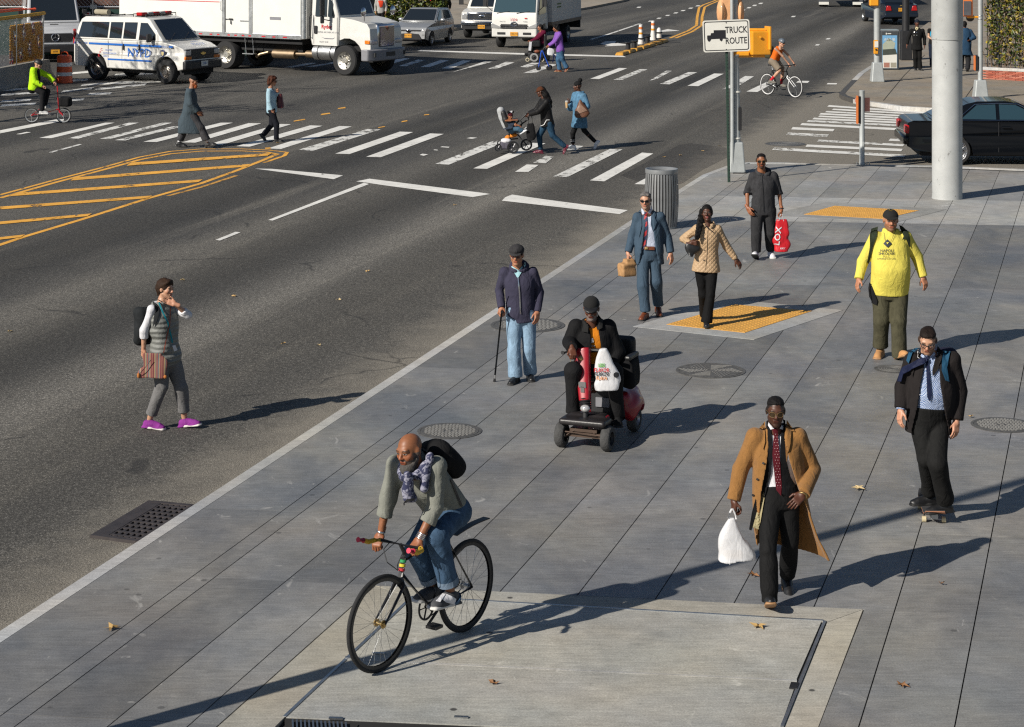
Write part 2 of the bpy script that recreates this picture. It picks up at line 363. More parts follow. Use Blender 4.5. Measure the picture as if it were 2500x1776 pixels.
for k,(x0,y0,x1,y1,w)in enumerate(((0,790,270,770,1),(620,640,770,628,1),(500,715,760,694,2),(0,830,420,800,2),(530,800,800,770,2),(700,745,1150,715,2),(820,780,1260,738,2),(760,822,960,815,2),(0,886,260,872,2),(520,880,720,868,2),(0,922,300,905,1),(1000,725,1400,712,2),(990,655,1330,640,2))):
 mark('crosswalk_bar',T1,[(x0,y0+9),(x1,y1+9),(x1+20,y1-9),(x0+20,y0-9)],WHITE_P if w==1 else WHITE_W)
mark('stop_line',T1,[(0,1165),(0,1138),(490,1042),(560,1040),(545,1058)],WHITE_P)
mark('lane_dash',T1,[(140,1172),(180,1173),(272,1155),(230,1152)],WHITE_P)
mark('lane_dash',T1,[(420,1330),(445,1335),(715,1262),(690,1258)],WHITE_W)
mark('stop_line',g4,[(1138,205),(1490,252),(1532,235),(1212,206)],WHITE_P)
mark('stop_line',g4,[(1590,262),(1640,268),(1720,280),(2110,332),(2192,318),(1650,250)],WHITE_P)
mark('stop_line',g3,[(-45,165),(480,225),(517,208),(150,160),(0,138),(-30,150)],WHITE_P)
mark('lane_line',g4,[(1198,434),(1217,437),(1648,274),(1625,268)],WHITE_P)
mark('lane_dash',g4,[(962,523),(982,526),(1074,490),(1052,487)],WHITE_P)
mark('stop_line',T2,[(1425,447),(2286,477),(3246,500),(3220,488),(2286,463),(1455,438)],WHITE_P)
for pts in([(1853,1207),(1900,1212),(1950,1203),(1890,1199)],[(1445,1352),(1480,1360),(1520,1348),(1470,1342)],[(1625,1285),(1700,1290),(1706,1282),(1640,1278)],[(1563,1310),(1600,1314),(1605,1308),(1575,1305)]):mark('paint_scrap',T2,pts,WHITE_P)
for pts in([(100,1300),(150,1297),(140,1287),(96,1290)],[(730,952),(800,945),(796,934),(735,944)],[(580,1006),(668,993),(660,984),(590,994)],[(345,1062),(450,1046),(440,1038),(350,1054)],[(1285,1068),(1340,1058),(1335,1050),(1290,1058)],[(1480,1008),(1530,1003),(1525,997),(1487,1000)],[(1080,1118),(1145,1108),(1140,1102),(1090,1110)]):mark('paint_scrap',T2,pts,YELLOW_P)
ribbon('island_border_line',g4,[(0,322),(250,254),(480,194),(620,154),(760,128),(900,117),(1080,117),(1200,122),(1282,132),(1270,147),(1180,178)],0.10,YELLOW_P)
ribbon('island_border_line',g4,[(0,336),(250,266),(480,205),(620,166),(760,139),(900,127),(1080,126),(1190,131),(1238,140),(1180,165),(1060,212),(900,270),(660,338),(370,430),(110,508),(-60,565)],0.12,YELLOW_P)
ribbon('island_border_line',g4,[(750,326),(900,287),(1055,236)],0.10,road_paint('worn_yellow_road_paint',(0.62,0.32,0.06),0.08))
for a,b_ in(((585,184),(1215,141)),((335,250),(1120,190)),((65,320),(905,259)),((-30,383),(680,331)),((-30,450),(410,411)),((-30,520),(112,505))):
 mark('island_hatch_bar',g4,[(a[0],a[1]-6),(b_[0],b_[1]-6),(b_[0]-20,b_[1]+6),(a[0]-20,a[1]+8)],YELLOW_P,PZ+0.004)
for a,b_,w,th in(((570,925),(1490,990),1,7),((610,955),(1420,1000),1,6),((550,975),(1340,1018),1,6),((500,994),(1290,1035),1,7),((490,1015),(1240,1053),1,6),((440,1035),(1220,1072),1,7),((390,1056),(1210,1096),2,7),((335,1084),(1210,1130),1,9),((255,1120),(620,1137),1,10),((212,1167),(570,1186),2,11),((480,1228),(1230,1268),2,9),((380,1272),(1215,1310),1,10),((90,1298),(1240,1362),2,11),((1105,1220),(1230,1225),1,9)):
 mark('crosswalk_bar',T4,[(a[0],a[1]+th),(b_[0],b_[1]+th),(b_[0]+15,b_[1]-th),(a[0]+15,a[1]-th)],WHITE_P if w==1 else WHITE_W)
mark('paint_scrap',T4,[(295,722),(400,724),(416,708),(320,706)],WHITE_P)
mark('paint_scrap',T4,[(565,737),(650,738),(658,727),(575,726)],WHITE_P)
mark('turn_arrow',Z8,[(175,760),(270,715),(455,710),(430,750),(480,745),(705,782),(255,803),(300,785)],WHITE_P)
mark('turn_arrow',Z8,[(1180,545),(1340,505),(1550,532),(1260,550)],WHITE_P)
for x,y in((845,128),(1190,318),(1340,269),(1480,226),(1605,186),(1738,144),(1860,104),(1045,367)):mark('lane_dash',Z8,[(x-45,y+9),(x+20,y+9),(x+48,y-9),(x-15,y-9)],WHITE_P)
for x,y in((660,180),(765,136),(862,97),(968,62),(1530,288),(1945,776),(2130,672)):mark('lane_dash',Z5,[(x-45,y+11),(x+20,y+11),(x+48,y-11),(x-15,y-11)],WHITE_P)
ribbon('lane_line',Z8,[(20,685),(300,600),(600,500),(860,410)],0.16,WHITE_W)
ribbon('centre_line',Z8,[(1380,660),(1700,530),(1840,440),(1850,300),(1885,130),(1960,85),(2190,0),(2400,-60)],0.14,YELLOW_P)
ribbon('centre_line',Z8,[(1480,660),(1760,550),(1930,440),(1935,300),(1980,125),(2060,85),(2259,0),(2450,-60)],0.14,YELLOW_P)
mb=MB(); mb.sheet(on_road(T3,[(985,1530),(1200,1420),(1490,1265),(1600,1250),(1900,1290),(1940,1360),(1700,1480),(1520,1600),(1300,1640)],ROAD_Z+0.002)); mb.build('asphalt_patch',PATCH_M,road)
mb=MB(); 0 and mb.sheet(on_road(T4,[(0,1080),(700,860),(850,905),(560,990),(340,1080),(100,1240),(-60,1250)],ROAD_Z+0.002))
# -- near pavement
EDGE=[(x,1541-0.6510*x)for x in(-260,120,430,720,980,1210,1400,1540)]+[(1610,493.5),(1671,455),(1716,427),(1772,406),(1822,397),(1916,397),(2028,401),(2274,404),(2500,413),(2800,425)]
edgeG=[G(*p)for p in EDGE]
polyG=edgeG+[G(2900,1950),G(1200,2150),G(-700,2150)]
mb=MB(); mb.sheet([Vector((p.x,p.y,-0.030))for p in polyG])
pavement=tag(mb.build('pavement',JOINT),'dark grey concrete pavement of long slabs',None,kind='structure')
def inset_edge(w):
 out=[]
 for i,p in enumerate(edgeG):
  d=(edgeG[1]-edgeG[0]).normalized()if i<=7 else(edgeG[min(i+1,len(edgeG)-1)]-edgeG[max(i-1,0)]).normalized(); out.append(p+Vector((d.y,-d.x,0))*w)
 return out
kin=inset_edge(0.135)
for i in range(len(EDGE)-1):
 a,b_,c_,d_=edgeG[i],edgeG[i+1],kin[i+1],kin[i]
 g=0.0015; dv=(b_-a).normalized()*g
 mb=MB(); dn=Vector((0,0,0.16))
 mb.add([a+dv-dn,b_-dv-dn,c_-dv-dn,d_+dv-dn,a+dv,b_-dv,c_-dv,d_+dv],[(3,2,1,0)[::-1],(7,6,5,4)[::-1],(0,1,5,4),(2,3,7,6),(1,2,6,5),(3,0,4,7)])
 o=mb.build('kerb_stone',CURB_M,pavement); bm=bmesh.new(); bm.from_mesh(o.data); bmesh.ops.recalc_face_normals(bm,faces=bm.faces); bm.to_mesh(o.data); bm.free()
def clip_half(poly,p,n):
 out=[]
 for i in range(len(poly)):
  a,b_=poly[i-1],poly[i]; da,db=(a-p).dot(n),(b_-p).dot(n)
  if(da<=0)!=(db<=0):out.append(a+(b_-a)*(da/(da-db)))
  if db<=0:out.append(b_)
 return out
slabin=inset_edge(0.141)
xsB=[1250+(20+348*k)/1.8288 for k in range(-6,12)]
lx=[(1320/1.8288),(983/1.8288),(878/1.8288)]
ax=sorted([(-700)]+[lx[2],lx[1],lx[0]]+[x for x in xsB if x>780])
Aline=[G(x,1400)for x in ax]
Bdir=(G(2420,1312)-G(492,1243)).normalized()
b0=G(1900,1291); Bn=Vector((Bdir.y,-Bdir.x,0)); Bn=Bn if Bn.y>0 else-Bn
bdist=[-7.5,-6.2*0.55-3.0,0.0]
rowsB=[(-9.0),(-5.2)]+[0.0]+[(G(1940,y)-b0).dot(Bn)for y in(930-8,696,541,482,440,415)]+[40.0]
def lineclip(poly,p,d,keep):
 n=Vector((d.y,-d.x,0)); n=n if n.dot(keep-p)<0 else-n
 return clip_half(poly,p,n)
VAULT=[G(*p)for p in(g2(1800,655),g1(1566,755),g1(1362,1280),g1(1290,1480),g2(800,1480),g2(970,1280),g2(1620,700))]
VAULT=[VAULT[0]+Vector((0,0,0))]+VAULT[1:]
def poly_side_cut(poly,A,B_,inside):
 return lineclip(poly,A,(B_-A),inside)
GAP=0.0052
hatch_c=G(1500,1640)
def emit_slab(poly,mat,name='slab',z=0.0,th=0.028,parent=None):
 if len(poly)<3:return None
 ar=sum(poly[i].x*poly[(i+1)%len(poly)].y-poly[(i+1)%len(poly)].x*poly[i].y for i in range(len(poly)))/2
 if abs(ar)<0.004:return None
 mb=MB(); mb.prism([(p.x,p.y)for p in poly],th,Matrix.Translation((0,0,z-th)))
 return mb.build(name,mat,parent or pavement)
PADS=[]
for ri in range(len(rowsB)-1):
 for ci in range(len(Aline)):
  pA=Aline[ci]; pB=Aline[ci+1]if ci+1<len(Aline)else Aline[-1]+Vector((9,0,0))
  r0,r1=rowsB[ri],rowsB[ri+1]
  def hit(p,r):
   t=(r-(p-b0).dot(Bn))/DIR_A.dot(Bn); return p+DIR_A*t
  nrm=Vector((DIR_A.y,-DIR_A.x,0))
  q=[hit(pA,r0),hit(pB,r0),hit(pB,r1),hit(pA,r1)]
  c=sum(q,Vector())/4
  if c.y>75 or c.y<8:continue
  poly=[p+((pB-pA).normalized()*(GAP if k in(0,3)else-GAP))+DIR_A*(GAP*0.7 if k<2 else-GAP*0.7)for k,p in enumerate(q)]
  for i in range(len(slabin)-1):
   a,b_=slabin[i],slabin[i+1]
   mid=(a+b_)/2; d=(b_-a); n=Vector((-d.y,d.x,0)).normalized()
   if True:
    poly=clip_half(poly,a,n)
    if len(poly)<3:break
  if len(poly)<3:continue
  mat=CONC_DARK if ri<5 else(CONC_LIGHT if ri==5 else CONC_GRAZE_LIT)
  if ri<=2:
   e=0.012
   top_a,top_b=G(*g2(1800,655)),G(*g1(1566,755)); rt_a,rt_b=G(*g1(1566,755)),G(*g1(1362,1280)); lf_a,lf_b=G(*g2(1620,700)),G(*g2(970,1280))
   inside=hatch_c
   def out(p,A,B_):
    n=Vector(((B_-A).y,-(B_-A).x,0)).normalized(); n=n if n.dot(inside-A)>0 else-n; return n
   nt_,nr,nl=out(0,top_a,top_b),out(0,rt_a,rt_b),out(0,lf_a,lf_b)
   above=clip_half(poly,top_a-nt_*e,nt_)
   below=clip_half(poly,top_a-nt_*e,-nt_)
   right=clip_half(below,rt_a-nr*e,nr)if len(below)>2 else[]
   left=clip_half(below,lf_a-nl*e,nl)if len(below)>2 else[]
   for pp in(above,right,left):emit_slab(pp,mat)
  else:
   emit_slab(poly,mat)
vault=thing('vault_hatch','pale concrete vault hatch with steel edging in the pavement under the bicycle','hatch',G(1500,1640))
def vpt(p,z=0):q=G(*p); return Vector((q.x,q.y,z))-vault.location
def vslab(name,pts,mat,z,th=0.03):
 mb=MB(); mb.prism([(p.x,p.y)for p in[vpt(k)for k in pts]],th,Matrix.Translation((0,0,z-th))); return mb.build(name,mat,vault)
o_tl,o_tr,o_br,o_bl,o_ml=g2(1677,649),g1(1566,755),g1(1290,1480),g2(775,1454),g2(1620,700)
i_tl,i_tr,i_br,i_bl=g2(1840,700),g1(1390,806),g1(1140,1460),g2(1270,1236)
i_tl2,i_tr2,i_br2=g2(1816,705),g1(1406,812),g1(1168,1440)
vslab('surround',[o_ml,o_tl,i_tl,i_bl,g2(1230,1275),g2(1090,1480),o_bl],CONC_VAULT_EDGE,0.0)
vslab('surround',[o_tl,o_tr,i_tr2,i_tl],CONC_VAULT_EDGE,0.002)
vslab('surround',[o_tr,o_br,g1(1130,1480),i_tr2],CONC_VAULT_EDGE,-0.001)
def lerp2(a,b_,t):return(a[0]+(b_[0]-a[0])*t,a[1]+(b_[1]-a[1])*t)
m_l,m_r=g2(1530,955),g1(1272,1073)
m_l=lerp2(i_tl,i_bl,0.52)
vslab('hatch_leaf',[lerp2(i_tl,m_l,0.01),lerp2(i_tr,i_tl,0.004),(m_r[0]-1,m_r[1]-3),(m_l[0],m_l[1]-3)],CONC_VAULT,0.003)
vslab('hatch_leaf',[(m_l[0],m_l[1]+3),(m_r[0]-1,m_r[1]+3),g1(1180,1330),(g2(1270,1236)[0]+4,g2(1270,1236)[1])],CONC_VAULT,0.003)
vslab('frame_bed',[i_tl,i_tr2,g1(1130,1480),g2(1300,1480),i_bl],JOINT,-0.006)
vslab('seam_bar',[(m_l[0],m_l[1]-2),(m_r[0],m_r[1]-2),(m_r[0],m_r[1]+2),(m_l[0],m_l[1]+2)],CONC_LIGHT,0.005)
for a,b_ in((i_tl,i_tr),(lerp2(i_tr,i_tr2,.4),g1(1205,1280)),(i_tl,i_bl)):
 A,B_=vpt(a,0.003),vpt(b_,0.003); d=(B_-A).normalized(); n=Vector((-d.y,d.x,0))*0.012
 mb=MB(); mb.add([A-n,B_-n,B_+n,A+n,A-n+Vector((0,0,.006)),B_-n+Vector((0,0,.006)),B_+n+Vector((0,0,.006)),A+n+Vector((0,0,.006))],[(4,5,6,7),(0,1,5,4),(2,3,7,6),(1,2,6,5),(3,0,4,7)]); mb.build('steel_edge',metal('worn_steel_edge',(0.5,0.52,0.54),0.45),vault)
for x,y in((1570,975),(1690,955),(2060,1240),(1500,1245)):
 q=vpt(g2(x,y),0.008); mb=MB(); mb.box(q,(0.10,0.03,0.012),rotz(-0.1)); mb.build('hinge',STEEL,vault)
mb=MB(); q=vpt(g1(1260,1100),0.008); mb.box(q,(0.06,0.12,0.012),rotz(-0.25)); mb.build('handle_recess',BLACK,vault)
vent=thing('vent_grating','dark slotted vent grating at the lower edge of the pavement','grating',G(*g2(1800,1285)))
A,B_=G(*g2(1345,1256))-vent.location,G(*g2(1600,1268))-vent.location
dd=(B_-A); fr=MB(); back=Vector((dd.y,-dd.x,0)).normalized()*0.5
fr.add([A,B_,B_+back,A+back],[(0,3,2,1)]); fr.v=[(x,y,0.001)for x,y,z in fr.v]; fr.build('well',JOINT,vent)
bar=None
for i in range(14):
 p=A+dd*(i/14.0)+back*0.5
 if bar is None:
  mb=MB(); mb.box((0,0,0),(0.012,0.5,0.02),rotz(math.atan2(back.x,-back.y)*-1+math.pi)); bar=mb.build('bar',STEEL,vent); bar.location=p+Vector((0,0,0.008))
 else:
  c=bar.copy(); COL.objects.link(c); c.location=p+Vector((0,0,0.008))
def tactile(outer,inner,label):
 o=thing('tactile_pad',label,'tactile paving',sum([G(*p)for p in outer],Vector())/4)
 loc=o.location
 for nm,pts,mat,z in(('surround',outer,CONC_LIGHT,0.004),('panel',inner,YEL_PAD,0.009)):
  mb=MB(); mb.prism([((G(*p)-loc).x,(G(*p)-loc).y)for p in pts],0.012,Matrix.Translation((0,0,z-0.012))); mb.build(nm,mat,o)
 a,b_,c_,d_=[G(*p)-loc for p in inner]; mbd=MB(); nU=max(4,int((b_-a).length/0.075)); nV=max(4,int((d_-a).length/0.075))
 for i in range(nU):
  for j in range(nV):
   u,v=(i+.5)/nU,(j+.5)/nV
   p=(a*(1-u)+b_*u)*(1-v)+(d_*(1-u)+c_*u)*v
   mbd.cyl((p.x,p.y,0.009),(p.x,p.y,0.0135),0.017,0.011,6)
 k=mbd.build('domes',YEL_PAD,o); k['kind']='stuff'
YEL_PAD=pbr('yellow_tactile',(0.60,0.31,0.06),0.7,0,0.14,3.0,0.3,60)
def vertex_fix(p):return p
tactile([g3(540,728),g3(960,605),g3(1478,655),g3(1080,787)],[g3(690,720),g3(990,631),g3(1340,660),g3(1040,757)],'yellow tactile pad in a pale diamond surround, the nearer of two')
tactile([g3(1130,232),g3(1400,172),g3(1940,205),g3(1720,262)],[g3(1303,228),g3(1440,190),g3(1817,211),g3(1660,248)],'yellow tactile pad behind the person in the yellow shirt, the farther of two')
IRON=pbr('cast_iron',(0.085,0.083,0.08),0.6,0.0,0.35,14,0.3,60); IRON_HI=pbr('polished_iron',(0.20,0.195,0.185),0.45,0.0,0.25,20)
def manhole(c,half_w,style,label,ground=0.0,mat=None):
 p=G(*c,ground); r=half_w*.9*p.y/F
 o=thing('manhole_cover',label,'manhole',p); mt=mat or IRON
 mb=MB(); mb.lathe([(r*1.10,0.002),(r*1.10,0.006),(r*1.0,0.006),(r*1.0,0.003)],40); mb.build('rim',mt,o)
 mb=MB(); mb.lathe([(r*0.985,0.002),(r*0.985,0.007),(r*.9,0.007)],40); mb.build('cover',mt,o)
 mb=MB(); s=r*0.11
 if style=='grid':
  for i in range(-8,9):
   for j in range(-8,9):
    x,y=i*s*1.05+(j%2)*.3*s,j*s*1.05
    if x*x+y*y<(r*.86)**2 and not(abs(j)<2 and abs(i)<3 and(i+j)%2):mb.box((x,y,0.011),(s*.62,s*.62,0.010),rotz(0.2),0.8)
 elif style=='slots':
  for k in range(6):
   a0=k*math.pi/3
   for j in range(7):
    w=r*(0.16+0.11*j)
    if j<7:mb.box((math.cos(a0)*w,math.sin(a0)*w,0.0085),(0.012,w*0.8,0.004),rotz(a0+.5))
 else:
  for k in range(5):mb.lathe([(r*(.2+.15*k),.006),(r*(.2+.15*k),.009),(r*(.23+.15*k),.009),(r*(.23+.15*k),.006)],32,caps=False)
 k=mb.build('raised_pattern',IRON_HI if mat is None else mt,o); k['kind']='stuff'
manhole((820+683/2.4614,1020+82/2.4614),80,'grid','round iron manhole cover behind the cyclist in the grey sweater')
manhole(g3(887,925),86,'slots','round slotted manhole cover right of the mobility scooter')
manhole(g3(70,722),92,'grid','round iron manhole cover behind the person with the cane')
manhole(g3(1700,918),46,'plain','small round cover under the boots of the person in yellow')
manhole(cD(1010,808),78,'grid','round iron manhole cover right of the skateboarder')
manhole(T4(205,1258),50,'plain','flat dark manhole cover in the road beside the right crossing',ROAD_Z)
dr=thing('storm_drain','black iron storm drain grate in the gutter beside the kerb','drain',G(*g2(640,370),ROAD_Z))
dq=[G(*g2(*p),ROAD_Z)-dr.location for p in((424,437),(683,281),(862,298),(608,462))]
mb=MB(); mb.sheet([Vector((p.x,p.y,0.003))for p in dq]); mb.build('well',JOINT,dr)
DRM=pbr('drain_iron',(0.05,0.042,0.042),0.55,0.2,0.3)
def dpt(u,v,z=0):return((dq[0]*(1-u)+dq[1]*u)*(1-v)+(dq[3]*(1-u)+dq[2]*u)*v)+Vector((0,0,z))
def dbar(u0,v0,u1,v1,w,z,name):
 a,b_=dpt(u0,v0,z),dpt(u1,v1,z); d=(b_-a).normalized(); R=RM(d,Vector((-d.y,d.x,0)),Vector((0,0,1)))
 mb=MB(); mb.box((a+b_)/2,((b_-a).length,w,0.03),R); mb.build(name,DRM,dr)
dbar(0,0.07,1,0.07,0.16,0.012,'frame_bar'); dbar(0,1,1,1,0.03,0.012,'frame_bar'); dbar(0.02,0,0.02,1,0.06,0.014,'frame_bar'); dbar(0.98,0,0.98,1,0.06,0.014,'frame_bar')
for i in range(1,11):dbar(i/11,0.1,i/11,1,0.035,0.010,'cross_bar')
for j in range(1,6):dbar(0.02,0.12+j*0.86/6,0.98,0.12+j*0.86/6,0.03,0.0085,'long_bar')
# -- far corner pavement (right), far left pavement
FC=[T4(2700,955),T4(1490,945),T4(1200,928),T4(960,893),T4(800,868),T4(700,835),T4(680,815),T4(720,770),T4(790,700),T4(850,640),T4(950,575),T4(1050,500),T4(1500,160),T4(1700,30),T4(1900,-120),T4(2700,-120)]
fcg=[G(*p)for p in FC]
mb=MB(); mb.prism([(p.x,p.y)for p in fcg],0.14,Matrix.Translation((0,0,-0.141)))
fpave=tag(mb.build('far_pavement',CONC_TAN),'tan concrete pavement on the far street corner',None,kind='structure')
for a,b_ in(((1060,878),(1240,660)),((1240,660),(1420,480)),((1040,700),(2286,610)),((1770,860),(1890,690)),((1300,560),(2000,470)),((1500,790),(1480,860)),((1770,680),(2286,720))):
 A,B_=G(*T4(*a),0.003),G(*T4(*b_),0.003); d=(B_-A).normalized(); n=Vector((-d.y,d.x,0))*0.012
 mb=MB(); mb.quad(A-n,B_-n,B_+n,A+n); mb.build('joint',JOINT,fpave)
for i in range(10):
 a,b_=fcg[i],fcg[i+1]; d=(b_-a).normalized(); n=Vector((d.y,-d.x,0)); n=n if(fcg[0]+Vector((5,10,0))-a).dot(n)>0 else-n
 mb=MB(); mb.prism([(p.x,p.y)for p in(a-n*.02,b_-n*.02,b_+n*.16,a+n*.16)],0.15,Matrix.Translation((0,0,-0.146))); mb.build('kerb_stone',pbr('steel_faced_kerb',(0.07,0.065,0.06),0.6)if 4<=i<=7 else CURB_M,fpave)
fl=[G(*p)for p in(Z3(480,520),Z3(1690,500),Z3(1900,470),Z8(0,120),Z8(600,0),Z8(900,-130),Z3(-2500,-130),Z3(-3000,100),Z3(-600,420))]
mb=MB(); mb.prism([(p.x,p.y)for p in fl],0.13,Matrix.Translation((0,0,-0.13)))
lpave=tag(mb.build('left_pavement',CONC_TAN),'tan pavement behind the silver hatchback',None,kind='structure')
# -- modelling by distance fields (people, clothes, bags)
class SDF:
 def __init__(s,lo,hi,h):
  s.h=h; s.lo=np.array(lo,float)-2*h; n=np.ceil((np.array(hi,float)+2*h-s.lo)/h).astype(int)+1
  s.ax=[(s.lo[i]+h*np.arange(n[i])).astype(np.float32)for i in range(3)]
  s.d=np.full(n,0.5,np.float32)
 def sub(s,lo,hi):
  sl=[]
  for i in range(3):
   a=int(max(0,math.floor((lo[i]-s.lo[i])/s.h))); b=int(min(len(s.ax[i]),math.ceil((hi[i]-s.lo[i])/s.h)+1))
   if b<=a:return None
   sl.append(slice(a,b))
  X=s.ax[0][sl[0]][:,None,None]; Y=s.ax[1][sl[1]][None,:,None]; Z=s.ax[2][sl[2]][None,None,:]
  return tuple(sl),X,Y,Z
 def put(s,sl,d,k,op='add'):
  a=s.d[sl]
  if op=='sub':
   b=-d
   if k>0:
    h=np.clip(0.5-0.5*(b-a)/k,0,1); s.d[sl]=(b*(1-h)+a*h+k*h*(1-h))if False else np.maximum(a,b)
   else:s.d[sl]=np.maximum(a,b)
  elif k>0:
   h=np.clip(0.5+0.5*(d-a)/k,0,1); s.d[sl]=d*(1-h)+a*h-k*h*(1-h)
  else:s.d[sl]=np.minimum(a,d)
 def cap(s,a,b,ra,rb=None,k=0.02,op='add'):
  rb=ra if rb is None else rb; a=np.array(a,float); b=np.array(b,float); R=max(ra,rb)+3*s.h+k
  q=s.sub(np.minimum(a,b)-R,np.maximum(a,b)+R)
  if q is None:return s
  sl,X,Y,Z=q; ab=b-a; L2=max(float(ab@ab),1e-9)
  t=np.clip(((X-a[0])*ab[0]+(Y-a[1])*ab[1]+(Z-a[2])*ab[2])/L2,0,1)
  d=np.sqrt((X-a[0]-ab[0]*t)**2+(Y-a[1]-ab[1]*t)**2+(Z-a[2]-ab[2]*t)**2)-(ra+(rb-ra)*t)
  s.put(sl,d,k,op); return s
 def chain(s,pts,rs,k=0.02):
  for i in range(len(pts)-1):s.cap(pts[i],pts[i+1],rs[i],rs[i+1],k)
  return s
 def ell(s,c,r,R=None,k=0.02,op='add',p=2.0):
  c=np.array(c,float); m=max(r)+3*s.h+k; q=s.sub(c-m,c+m)
  if q is None:return s
  sl,X,Y,Z=q; X,Y,Z=np.broadcast_arrays(X-c[0],Y-c[1],Z-c[2])
  if R is not None:
   M=np.array(R).T
   X,Y,Z=M[0,0]*X+M[0,1]*Y+M[0,2]*Z,M[1,0]*X+M[1,1]*Y+M[1,2]*Z,M[2,0]*X+M[2,1]*Y+M[2,2]*Z
  rho=(np.abs(X/r[0])**p+np.abs(Y/r[1])**p+np.abs(Z/r[2])**p)**(1/p)
  s.put(sl,(rho-1)*min(r),k,op); return s
 def box(s,c,half,R=None,rad=0.01,k=0.01,op='add'):
  c=np.array(c,float); m=float(np.linalg.norm(half))+rad+3*s.h+k; q=s.sub(c-m,c+m)
  if q is None:return s
  sl,X,Y,Z=q; X,Y,Z=np.broadcast_arrays(X-c[0],Y-c[1],Z-c[2])
  if R is not None:
   M=np.array(R).T
   X,Y,Z=M[0,0]*X+M[0,1]*Y+M[0,2]*Z,M[1,0]*X+M[1,1]*Y+M[1,2]*Z,M[2,0]*X+M[2,1]*Y+M[2,2]*Z
  qx,qy,qz=np.abs(X)-half[0]+rad,np.abs(Y)-half[1]+rad,np.abs(Z)-half[2]+rad
  d=np.sqrt(np.maximum(qx,0)**2+np.maximum(qy,0)**2+np.maximum(qz,0)**2)+np.minimum(np.maximum(qx,np.maximum(qy,qz)),0)-rad
  s.put(sl,d,k,op); return s
 def loft(s,lv,k=0.02,p=2.3,op='add',ext=0.0):
  "stack of ellipses: (centre, lateral axis, depth axis, half width, half depth)"
  C=np.array([list(l[0])for l in lv]); ax=C[-1]-C[0]; L=np.linalg.norm(ax); ax=ax/L
  t=(C-C[0])@ax; o=np.argsort(t); t=t[o]; C=C[o]
  la=np.array([list(lv[i][1])for i in o]); de=np.array([list(lv[i][2])for i in o]); A=np.array([lv[i][3]for i in o]); B=np.array([lv[i][4]for i in o])
  tt=np.linspace(t[0],t[-1],256)
  def sm(v):
   w=np.interp(tt,t,v);
   for _ in range(120):w[1:-1]=(w[:-2]+2*w[1:-1]+w[2:])/4
   return w
  m=max(A.max(),B.max())+3*s.h+k
  q=s.sub(C.min(0)-m,C.max(0)+m)
  if q is None:return s
  sl,X,Y,Z=q
  T=(X-C[0,0])*ax[0]+(Y-C[0,1])*ax[1]+(Z-C[0,2])*ax[2]
  ix=np.clip((T-t[0])*(255.0/(t[-1]-t[0]))+.5,0,255).astype(np.uint8); f=lambda v:sm(v).astype(np.float32)[ix]
  dx,dy,dz=X-f(C[:,0]),Y-f(C[:,1]),Z-f(C[:,2])
  u=dx*f(la[:,0])+dy*f(la[:,1])+dz*f(la[:,2]); v=dx*f(de[:,0])+dy*f(de[:,1])+dz*f(de[:,2])
  a,b=f(A),f(B)
  rho=(np.abs(u/a)**p+np.abs(v/b)**p)**(1/p)
  d=(rho-1)*np.minimum(a,b)
  d=np.maximum(d,np.maximum(t[0]-ext-T,T-t[-1]-ext))
  s.put(sl,d,k,op); return s
 def cut(s,p,n,rad=None):
  "remove everything on the far side of a plane (only near p when rad is given)"
  p=np.array(p,float); n=np.array(n,float); n=n/np.linalg.norm(n)
  lo,hi=(p-rad,p+rad)if rad else(s.lo-1,s.lo+99)
  q=s.sub(lo,hi)
  if q is None:return s
  sl,X,Y,Z=q
  d=(X-p[0])*n[0]+(Y-p[1])*n[1]+(Z-p[2])*n[2]
  if rad:
   rr=np.sqrt((X-p[0])**2+(Y-p[1])**2+(Z-p[2])**2); d=np.where(rr<rad,d,-1.0)
  s.d[sl]=np.maximum(s.d[sl],d); return s
 def wrinkle(s,amp,f=28.0,seed=0,along=(0,0,1),focus=None):
  "cloth folds: warped ripples, stronger near the given joints"
  r=np.random.RandomState(seed); band=np.abs(s.d)<0.04
  I=np.nonzero(band); P=np.stack([s.ax[i][I[i]]for i in range(3)],1)
  w=np.zeros(len(P)); al=np.array(along,float)
  for i in range(5):
   dv=al*r.uniform(.5,1.0)+r.normal(0,.55,3); dv/=np.linalg.norm(dv); fr=f*r.uniform(.55,1.7)
   wv=r.normal(0,1,3); wv/=np.linalg.norm(wv)
   ph=P@dv*fr+1.3*np.sin(P@wv*f*.45+r.uniform(0,6))+r.uniform(0,6)
   env=0.5+0.5*np.sin(P@r.normal(0,5,3)+r.uniform(0,6))
   w+=(1-2*np.abs(np.sin(ph*.5)))*env
  w*=amp/2.2
  if focus is not None:
   g=np.full(len(P),0.35)
   for c,rad in focus:g=np.maximum(g,np.exp(-((P-np.array(c))**2).sum(1)/rad**2)*1.4)
   w*=g
  s.d[I]+=w.astype(np.float32); return s
